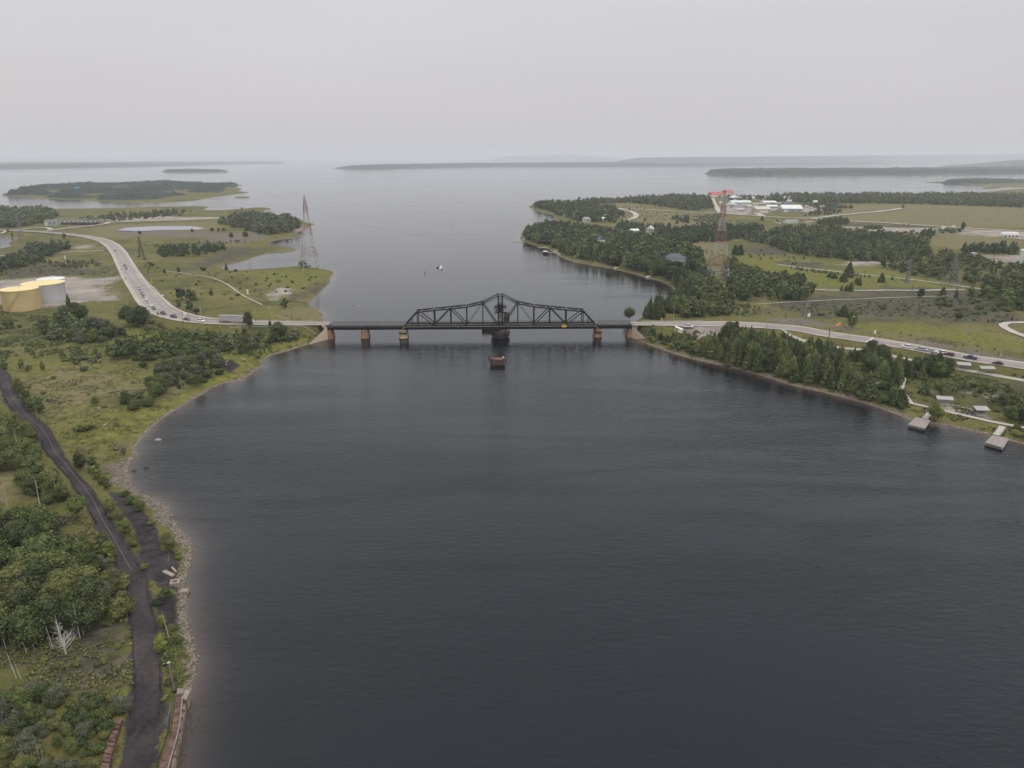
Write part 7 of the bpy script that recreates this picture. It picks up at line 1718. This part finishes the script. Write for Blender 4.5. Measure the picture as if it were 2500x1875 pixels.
# single plants that stand out, each with its own description
SINGLE = [
 (B,1536,785,9.5,"dark green","leafy tree standing alone at the east end of the bridge railing",.75),
 (B,2280,1030,7.5,"lime green","lime green tree with a thin trunk beside the gangway of the first dock",.95),
 (B,607,800,9,"dark green","round dark tree in front of the lorry's cab",1.0),
 (B,683,826,9.5,"mid green","broad leafy tree on the bank below the western approach",1.3),
 (B,603,866,10,"mid green","upright leafy tree beside the bare forked trunks near the beach",.75),
 (B,660,803,4.5,"dark green","small pointed dark tree right below the approach road",.7),
 (C,2072,676,14,"dark green","big layered spruce on the green east field above the lane",1.2),
 (C,2151,689,8.5,"dark green","spruce standing alone near the lane with the hedge",1.0),
 (C,2058,688,8.5,"dark green","broad spruce in the middle of the green east field",1.2),
 (C,2036,680,5,"dark green","small bushy spruce left of the broad field spruce",1.5),(C,2025,677,5,"dark green","smallest of the bushy spruces left of the broad field spruce",1.6),
 (C,2091,692,5.5,"dark green","low spruce at the left of a close pair on the east field",1.4),(C,2098,697,8,"dark green","taller spruce at the right of a close pair on the east field",1.1),
 (C,2076,711,8,"dark green","tallest of three small spruces beside the straight lane",.9),(C,2066,711,5.5,"dark green","slim middle spruce of three beside the straight lane",.8),(C,2054,710,5,"dark green","lone leftmost spruce of three beside the straight lane",.9),
 (B,2248,727,6.5,"blue green","blue green round tree alone on the heath near the lane",1.0),
 (C,2301,722,7.5,"dark green","pointed spruce below the lane near the pylons",.8),(C,2333,727,7.5,"dark green","pointed spruce nearer the eastern wood",.9),
 (C,2158,756,5,"mid green","little spruce alone in the middle of the heath",1.0),(B,2340,785,6,"blue green","round blue green bush at the edge of the heath",1.0),
 (B,2078,802,11,"mid green","large leafy tree right behind the tall street lamp of the gantry",.9),(C,2059,772,8,"dark green","dark conifer behind the large leafy tree near the gantry",1.2),
 (B,1957,731,8,"dark green","squat dark tree at the right edge of the wood by the tower",1.0),(C,1944,690,7,"dark green","slim spruce at the edge of the field behind the wood",.7),
 (C,2094,696,4,"dark green","tiny spruce on the east field between a pair",.9),
 (C,1793,622,12,"blue green","left spruce of a tight trio at the edge of the field",.9),(C,1800,623,11,"blue green","middle spruce of a tight trio at the edge of the field",.9),(C,1807,622,12,"blue green","right spruce of a tight trio at the edge of the field",.9),
 (C,1860,538,8,"dark green","spruce alone beside the industrial road, left one",1.2),(C,1897,543,7,"dark green","spruce beside the long grey shed",1.0),
 (C,1574,540,8,"blue green","dark spruce alone on the north field",.8),(C,1537,514,8,"blue green","little spruce beside the north field road",.7),
 (B,2204,511,8,"dark green","lone tree on the airfield track",1.0),(B,2350,562,11,"dark green","pointed dark tree behind the gravel pad",.8),(C,2269,583,8,"dark green","low dark conifer south of the dark group",1.0),
 (C,1575,774,8,"blue green","slim spruce at the water's edge beyond the bridge, nearest",.6),(C,1583,768,10,"blue green","second slim spruce at the water's edge beyond the bridge",.6),(C,1588,766,12,"blue green","third slim spruce at the water's edge beyond the bridge",.55),
 (C,1600,760,12,"blue green","tall narrow spruce fourth along the water beyond the bridge",.55),(C,1608,754,14,"dark green","tall narrow spruce fifth along the water beyond the bridge",.5),
 (B,345,800,13,"dark green","tallest dark tree inside the road bend",1.1),(B,326,797,11,"dark green","rounded dark tree left of the tallest in the bend",1.1),
 (C,168,734+10,8,"dark green","small dark spruce against the grey tank",.8),(C,190,780,9,"dark green","dark pointed tree in the group before the grey tank",1.1),
 (S,352,897,3.2,"dark green","round dark bush standing alone on the meadow",1.3),(B,105,905,5,"mid green","slender young tree alone above the meadow",.6),
 (S,208,905,3.0,"grey green","pale young bush alone above the meadow",1.0),(B,235,992,4.5,"mid green","young tree in the middle of the open meadow",.8),
 (S,205,1050,3.5,"lime green","spreading pale bush on the meadow near the track",1.8),(B,197,1150,6,"dark green","dark tree right of the track by the cinder dip",.9),
 (S,575,663,2.5,"dark green","low bush at the head of the cove beside the thin pole",1.4),(C,553,659,7,"dark green","small ragged conifer at the tip of the cove",.8),
 (B,436,669,6,"dark green","small tree alone near the foot trail on the peninsula",.6),(S,497,661,3.5,"dark green","low bush alone near the start of the foot trail",1.4),(B,402,669,4.5,"dark green","little tree near the outer edge of the road curve",.8),
 (B,516,721,4,"dark green","little double bush in the middle of the peninsula field",1.0),(B,480,769,5,"dark green","dark bush behind the hanging signal west of the bridge",1.0),
 (B,566,584,8.5,"dark green","round dark tree at the end of the rubble field",1.0),(B,600,583,9,"dark green","squarish dark tree on the rubble field",1.2),(B,342,574,6,"dark green","lone tree just below the settling pond",.9),
 (B,470,569,6,"dark green","lone tree at the right end of the settling pond",.9),(B,518,568,7,"dark green","tree beside the pond end, left of a row",.9),(B,534,567,6,"grey green","middle tree of the row beside the pond end",.9),(B,546,567,6.5,"dark green","right tree of the row beside the pond end",.9),
 (B,158,585,8,"dark green","pointed tree at the end of the inlet wood",.9),(B,30,578,5,"dark green","small tree by the far road at the inlet",.9),
 (S,1700,813,2.2,"olive green","round olive bush beside the white pickup",1.2),(C,1797,817,8.5,"dark green","spiky conifer at the right corner of the gravel lot",.9),(S,1786,800,4.0,"dark green","round bush between the road and the gravel lot",1.2),
 (B,2303,975,5,"mid green","leafy bush behind the plank shelter above the first dock",1.0)]
for kd, px, py, h, tn, lab, wd in SINGLE:
    b = G1(px, py); add_plant(kd, b.x, b.y, b.z, h, tn, lab, CAT[kd], wide=wd)
# the largest in view become things of their own, the rest one object for each kind
LIMIT = {B: 235, C: 225, S: 260}
rest = {B: [], C: [], S: []}; chosen = {}
for kd in (B, C, S):
    L = [a for a in ind if a[0] == kd]
    def score(a):
        px, py, d = proj(a[1], a[2], a[3] + a[4] * .5)
        return (a[4] / d) * (1 if -20 < px < 2520 and py < 1900 else 0)
    L.sort(key=score, reverse=True)
    for n, a in enumerate(L): (chosen.setdefault(a[6], []) if n < LIMIT[kd] and score(a) > 0 else rest[kd]).append(a)
def size_word(h, kd):
    if kd == S: return "low" if h < 1.3 else "middling" if h < 2.2 else "tall"
    return "short" if h < 4.5 else "young" if h < 6 else "medium" if h < 7.6 else "tall" if h < 9.5 else "towering"
NOUN = {B: "tree", C: "conifer", S: "bush"}
for place, L in chosen.items():
    for kd in (B, C, S):
        M = [a for a in L if a[0] == kd]
        if not M: continue
        pp_ = [proj(a[1], a[2], a[3])[:2] for a in M]; spec = {}
        ordr = [("tallest", max(range(len(M)), key=lambda i: M[i][4])), ("leftmost", min(range(len(M)), key=lambda i: pp_[i][0])), ("rightmost", max(range(len(M)), key=lambda i: pp_[i][0])),
                ("nearest", max(range(len(M)), key=lambda i: pp_[i][1])), ("farthest", min(range(len(M)), key=lambda i: pp_[i][1])), ("smallest", min(range(len(M)), key=lambda i: M[i][4]))]
        for wd, i in ordr:
            if i not in spec and wd not in spec.values(): spec[i] = wd
        # finer place: thirds across the group and front, middle or back row
        xs_ = sorted(p[0] for p in pp_); ys_ = sorted(p[1] for p in pp_); n = len(M); seen = {}
        for i, a in enumerate(M):
            if i in spec: lab = "%s %s %s %s" % (spec[i], a[5], NOUN[kd], place) if n > 1 else "%s %s %s" % (a[5], NOUN[kd], place)
            else:
                col = ["farleft", "left", "middle", "right", "farright"][min(4, int(5 * xs_.index(pp_[i][0]) / n))]; row = ["rearmost", "back", "centre", "front", "foremost"][min(4, int(5 * ys_.index(pp_[i][1]) / n))]
                lab = "%s %s %s, %s-%s, %s" % (size_word(a[4], kd), a[5], NOUN[kd], row, col, place)
            a.append(lab); seen[lab] = seen.get(lab, 0) + 1
        for i, a in enumerate(M):
            add_plant(a[0], a[1], a[2], a[3], a[4], a[5], a[7], CAT[kd], group=(NOUN[kd] + ("es " if kd == S else "s ") + place) if n > 1 else None)
def merged(name, L, tonekey_all, label, cat, kd):
    V, Q, T, Mi = [], [], [], []; o = 0; tl = list(LEAF)
    for a in L:
        i = rng.integers(0, len(far[kd])); v, q = far[kd][i]; h = a[4]; w = h * rng.uniform(.9, 1.25) * (1.15 if kd == S else 1.05)
        an = rng.uniform(0, 6.283); c, s = math.cos(an), math.sin(an)
        d = proj(a[1], a[2], a[3])[2]; k = 1.0
        X_ = (v[:,0]*c - v[:,1]*s)*w + a[1]; Y_ = (v[:,0]*s + v[:,1]*c)*w + a[2]; V.append(np.stack([X_, Y_, v[:,2]*h + a[3] - .1], 1)); Q.append(q + o); o += len(v)
        T.append(np.full(len(v), rng.random())); Mi.append(np.full(len(q), tl.index(a[5])))
    ob = mesh_quads(name, np.concatenate(V), np.concatenate(Q), LEAF[tl[0]], tint=np.concatenate(T), leafy=True)
    for t in tl[1:]: ob.data.materials.append(LEAF[t])
    ob.data.polygons.foreach_set("material_index", np.concatenate(Mi).astype(np.int32)); tag(ob, label, cat, kind="stuff"); print(name, len(L), len(ob.data.polygons))
merged("broadleaf_wood", rest[B], None, "leafy woods farther off on both banks", "woodland", B)
merged("conifer_wood", rest[C], None, "conifer woods farther off on both banks", "woodland", C)
merged("undergrowth", rest[S], None, "scattered bushes farther off on both banks", "undergrowth", S)

# dead trees and bare trunks
def dead_tree(px, py, pt, label, branches=26, lean=(0, 0), spread=.32, r0=.022, seed=0):
    b = G1(px, py); h = min(14, top_height(b, pt)); rg = np.random.default_rng(seed); r = empty("dead_tree", b, 0, label, "dead tree", "bare bleached trees on the west bank")
    tx = lambda t: Vector((lean[0]*h*t, lean[1]*h*t, h*t)); m = MB(); m.tube([tx(0)-Vector((0,0,.4)), tx(.35), tx(.7), tx(1)], [h*r0, h*r0*.8, h*r0*.5, h*r0*.12], 6); m.build("trunk", M_dead, r)
    if branches:
        m = MB()
        for k in range(branches):
            t = rg.uniform(.12,.95); a = rg.uniform(0,6.283); L = h*spread*(1.05-t)*rg.uniform(.6,1.2); p = tx(t); q_ = p + Vector((math.cos(a)*L, math.sin(a)*L, L*.65))
            m.tube([p, p.lerp(q_,.5)+Vector((0,0,-L*.06)), q_], [h*r0*.35*(1.1-t), h*r0*.22*(1.1-t), h*.0012], 4, cap=False)
            for j in range(3):
                s_ = p.lerp(q_, rg.uniform(.35,.85)); a2 = a + rg.uniform(-1,1); l2 = L*.4; m.tube([s_, s_+Vector((math.cos(a2)*l2, math.sin(a2)*l2, l2*.6))], [h*r0*.12, h*.001], 3, cap=False)
        m.build("branches", M_dead, r)
    return r
dead_tree(162, 1598, 1512, "white leafless tree with many fine branches left of the cinder track", 60, (-.06,0), .34, .020, 1)
for k, (px, py, pt, lean, nb, lab) in enumerate(((40,1656,1590,(-.10,0),3,"bleached forked trunk below the near wood, lower left"),(54,1664,1612,(-.12,0),2,"thin bleached stick right of the forked trunk"),(50,1583,1505,(-.08,0),3,"tall bare trunk at the edge of the near wood"),
  (10,1560,1500,(-.05,0),2,"bare trunk near the western margin of the near wood"),(131,1588,1527,(-.08,0),3,"bare trunk just left of the white leafless tree"),(125,1585,1555,(-.1,0),1,"short bare stem just left of the white leafless tree"),(28,1575,1540,(-.02,0),1,"short bare stem in the near wood edge"),
  (98,1860,1818,(.02,0),4,"bleached bush-like snag at the bottom of the near thicket"),(107,1872,1825,(.08,0),4,"second bleached snag at the bottom of the near thicket"),(85,1868,1832,(-.03,0),2,"thin bleached snag at the bottom of the near thicket"),(116,1874,1842,(.03,0),2,"short bleached snag at the bottom of the near thicket"),
  (576,856,828,(-.22,0),2,"bare slanting trunk beside the beach thicket"),(579,856,824,(.02,0),3,"bare upright trunk beside the beach thicket"),(92,1022,990,(.02,0),2,"white birch trunk at the foot of the meadow line"),(47,1100,1045,(-.04,0),3,"white bare trunk in the upper grove"),
  (445,955,915,(-.05,0),3,"white trunk among the shore grove"),(438,930,905,(-.04,0),2,"second white trunk among the shore grove"),(130,1206,1170,(-.12,0),2,"leaning pale trunk in the birch clump"),(410,1370,1345,(.3,0),1,"pale fallen stem near the feathery clump"),(248,822,800,(0,0),1,"pale dead stem in the copse scrub"),
  (412,1555,1495,(-.12,.05),0,"thin bare stem leaning over the shore thicket"))):
    dead_tree(px, py, pt, lab, nb, lean, .25, .014, 20+k)
for k in range(16):
    px = [15,66,84,150,196,214,30,110,178,232,70,20,100,140,205,60][k]; py = [1585,1596,1590,1583,1560,1540,1350,1392,1430,1455,1310,1250,1245,1222,1368,1480][k]
    dead_tree(px, py, py - 62 - (k * 7) % 30, "slim pale birch stem, " + ["at the wood edge by the margin","right of the forked trunks","left of the white leafless tree","behind the white leafless tree","between the dead tree and track","highest at the wood's track corner","in the upper margin of the near wood","deep in the near wood","in the middle of the near wood","near the track in the near wood","at the top of the near wood","below the yellow meadow margin","below the yellow meadow","in the birch clump","in the wood's upper right","in the wood's lower left"][k], 3, (random.uniform(-.1,.1), 0), .16, .011, 60+k)
b = G1(303, 1112); r = empty("bare_shrub", b, 0, "grey leafless bush at the water on the little green point", "bare shrub"); m = MB(); rg = np.random.default_rng(4)
for k in range(90):
    a = rg.uniform(0,6.283); t = rg.uniform(.15,.6); L = rg.uniform(3,5.2); e_ = Vector((math.cos(a)*L*t, math.sin(a)*L*t, L)); m.tube([(0,0,0), tuple(e_*.5+Vector((rg.uniform(-.3,.3),rg.uniform(-.3,.3),0))), tuple(e_)], [.05,.03,.012], 3, cap=False)
m.build("branches", mat("grey_twigs", (.20,.18,.17), .9, .15), r)
b = G1(35, 1760); r = empty("bare_shrub", b, 0, "grey brown leafless thicket at the western margin of the near scrub", "bare shrub"); m = MB()
for k in range(140):
    a = rg.uniform(0,6.283); x, y = rg.uniform(-2.2,2.2), rg.uniform(-2.8,2.8); L = rg.uniform(1.4,2.6); e_ = Vector((x+math.cos(a)*L*.3, y+math.sin(a)*L*.3, L)); m.tube([(x,y,0), tuple(e_)], [.03,.01], 3, cap=False)
m.build("branches", bpy.data.materials["grey_twigs"], r)

# rocks along the near western shore: the big ones one by one, the rest as rubble
def rock_shape(seed):
    rg = np.random.default_rng(seed); v = CS2[0] * (1 + rg.uniform(-.25,.25,(len(CS2[0]),1)))
    key = np.round(CS2[0], 3); u, inv = np.unique(key, axis=0, return_inverse=True); j = rg.uniform(.75,1.2,len(u))[inv.ravel()]
    return CS2[0] * j[:, None] * [1, .8, .6]
M_rock = mat("pale_limestone", (.16,.14,.11), .9, .3, .35, second=(.29,.24,.185))
RK = [mesh_quads("rock", rock_shape(i), CS2[1], M_rock, link=False) for i in range(6)]
line = [(400,1232),(434,1290),(452,1308),(465,1340),(463,1372),(452,1405),(455,1450),(453,1500),(463,1549),(476,1610),(472,1650)]
Lw = catmull([(*P(a, b_, 0), 0) for a, b_ in line], 1.0); cand = []
for i in range(len(Lw)):
    ww = 3.0 if i < len(Lw)*.42 else 1.7
    for k in range(8 if i < len(Lw)*.4 else 5):
        cand.append((Lw[i,0] - rng.uniform(-.6, ww), Lw[i,1] + rng.uniform(-.6,.6), rng.uniform(.12,.36) * (1.7 if rng.random() < .12 else 1)))
for a, b_ in zip(W([(372,1217),(337,1205),(318,1185),(313,1164)]), W([(337,1205),(318,1185),(313,1164),(314,1140)])):
    for k in range(36): t = rng.random(); cand.append((a[0]+(b_[0]-a[0])*t - rng.uniform(-.5,3.5), a[1]+(b_[1]-a[1])*t + rng.uniform(-.4,1.5), rng.uniform(.14,.38)))
for a, b_ in ((560,922),(620,898),(650,888),(700,860),(750,840),(1600,848),(1650,864),(1700,878),(1800,900),(1900,929),(2000,955),(2100,981),(2180,1008),(2300,1038),(2390,1057)):
    p = P(a, b_, 0)
    for k in range(22): cand.append((float(p[0]) + rng.uniform(-14,14), float(p[1]) + rng.uniform(-7,7), rng.uniform(.12,.38)))
cx_ = np.array([c[0] for c in cand]); cy_ = np.array([c[1] for c in cand]); cz_, csd = height(cx_, cy_, True)
ok = [i for i in range(len(cand)) if -.9 < csd[i] < 4.5]; ok.sort(key=lambda i: -cand[i][2] / proj(cx_[i], cy_[i], 0)[2])
big, small = ok[:72], ok[72:]
xsr = sorted(proj(cx_[i], cy_[i], 0)[1] for i in big)
for n, i in enumerate(big):
    px, py, _ = proj(cx_[i], cy_[i], 0); s = cand[i][2]
    sect = ["beside the bend above the cinder clearing","beside the cinder clearing","beside the feathery clump","below the concrete ring","beside the shore thicket","just above the wharf"][int(np.clip((py-1200)/78, 0, 5))]
    ob = bpy.data.objects.new("shore_rock", RK[i % 6]); COL.objects.link(ob); ob.location = (cx_[i], cy_[i], max(cz_[i], -.1) + s*.15); ob.scale = (s*1.2, s*1.2, s*1.2); ob.rotation_euler = (random.uniform(-.3,.3), random.uniform(-.3,.3), random.uniform(0,6.28))
    wet = "at the water line" if csd[i] < .8 else "just above the water" if csd[i] < 2 else "on the upper bank"
    tag(ob, "%s pale rock %s %s" % ("large" if s > .62 else "broad" if s > .5 else "medium sized" if s > .44 else "smaller", wet, sect), "rock", "pale rocks lining the near western shore")
V, Q, o = [], [], 0
for i in small:
    v = rock_shape(i % 40); s = cand[i][2]; a = rng.uniform(0,6.28); c, sn = math.cos(a), math.sin(a)
    V.append(np.stack([(v[:,0]*c-v[:,1]*sn)*s+cx_[i], (v[:,0]*sn+v[:,1]*c)*s+cy_[i], v[:,2]*s+max(cz_[i],-.1)+s*.1], 1)); Q.append(CS2[1]+o); o += len(v)
tag(mesh_quads("rubble", np.concatenate(V), np.concatenate(Q), M_rock), "small pale stones strewn along the shores", "rubble", kind="stuff")

# tufts and weeds over the near bank, fine enough that nobody could count them
def tufts(poly, n, hmin, hmax, label, tone, seed):
    rg = np.random.default_rng(seed); w = GW(poly); q = np.array(w); x = rg.uniform(q[:,0].min(), q[:,0].max(), n); y = rg.uniform(q[:,1].min(), q[:,1].max(), n); k = inside(x, y, w); x, y = x[k], y[k]
    dens = fbm(x/7, y/7, seed) + .25*fbm(x/30, y/30, seed+3); k = dens > .62; x, y = x[k], y[k]; b_ = blocked(x, y); x, y = x[~b_], y[~b_]; z, sd = height(x, y, True); k = sd > 1.5; x, y, z = x[k], y[k], z[k]
    h = rg.uniform(hmin, hmax, len(x)); parts = []
    for j in range(5):
        c = np.stack([x + rg.normal(0,.22,len(x)), y + rg.normal(0,.18,len(x)), z + h*rg.uniform(.3,.8,len(x))], 1); nr = rg.normal(0,1,(len(x),3)); nr[:,2] = np.abs(nr[:,2]) + .6
        parts.append(leaves(c, nr, h*.45, rg))
    v, qd = merge(parts); ob = mesh_quads("ground_cover", v, qd, LEAF[tone], tint=np.repeat(rg.random(len(v)//4), 4), leafy=True); tag(ob, label, "ground cover", kind="stuff"); print("tufts", len(x))
tufts([(-60,1250),(120,1240),(260,1290),(330,1500),(345,1700),(300,1900),(-60,1960)], 26000, .18, .6, "weeds and tufts under the near trees", "grass green", 71)
tufts([(-60,900),(30,940),(200,880),(420,870),(560,900),(400,985),(330,1080),(250,1150),(180,1120),(60,960),(-60,1000)], 22000, .15, .45, "tufts of grass over the open meadow", "grass green", 72)
tufts([(380,1500),(470,1600),(470,1670),(430,1690),(395,1850),(360,1950),(350,1900),(395,1700)], 5000, .15, .4, "weeds on the strip between track and shore", "mid green", 73)
tufts([(1560,800),(1700,800),(1900,830),(2100,870),(2500,940),(2600,1080),(2400,1050),(2200,1000),(2000,950),(1700,870)], 42000, .25, .8, "low scrub under the eastern trees", "mid green", 74)
tufts([(0,760),(400,800),(780,800),(760,830),(600,880),(500,860),(0,880)], 26000, .25, .9, "rough growth on the bank below the western road", "mid green", 75)
# ------------------------------------------------------------ haze
hm, hn, hb = new_mat("haze"); hn.remove(hb)
vol = hn.new("ShaderNodeVolumePrincipled"); vol.inputs['Color'].default_value = (0.93, 0.955, 1.0, 1); vol.inputs['Density'].default_value = 0.000078
vol.inputs['Anisotropy'].default_value = 0.0
lnk(hm, vol.outputs[0], [x for x in hn if x.type == 'OUTPUT_MATERIAL'][0].inputs['Volume'])
haze = MB().box(-66000, 66000, -66000, 66000, -5.5, 290).build("haze", hm)
tag(haze, "thin pale summer haze filling the air over the channel", "haze", kind="stuff")
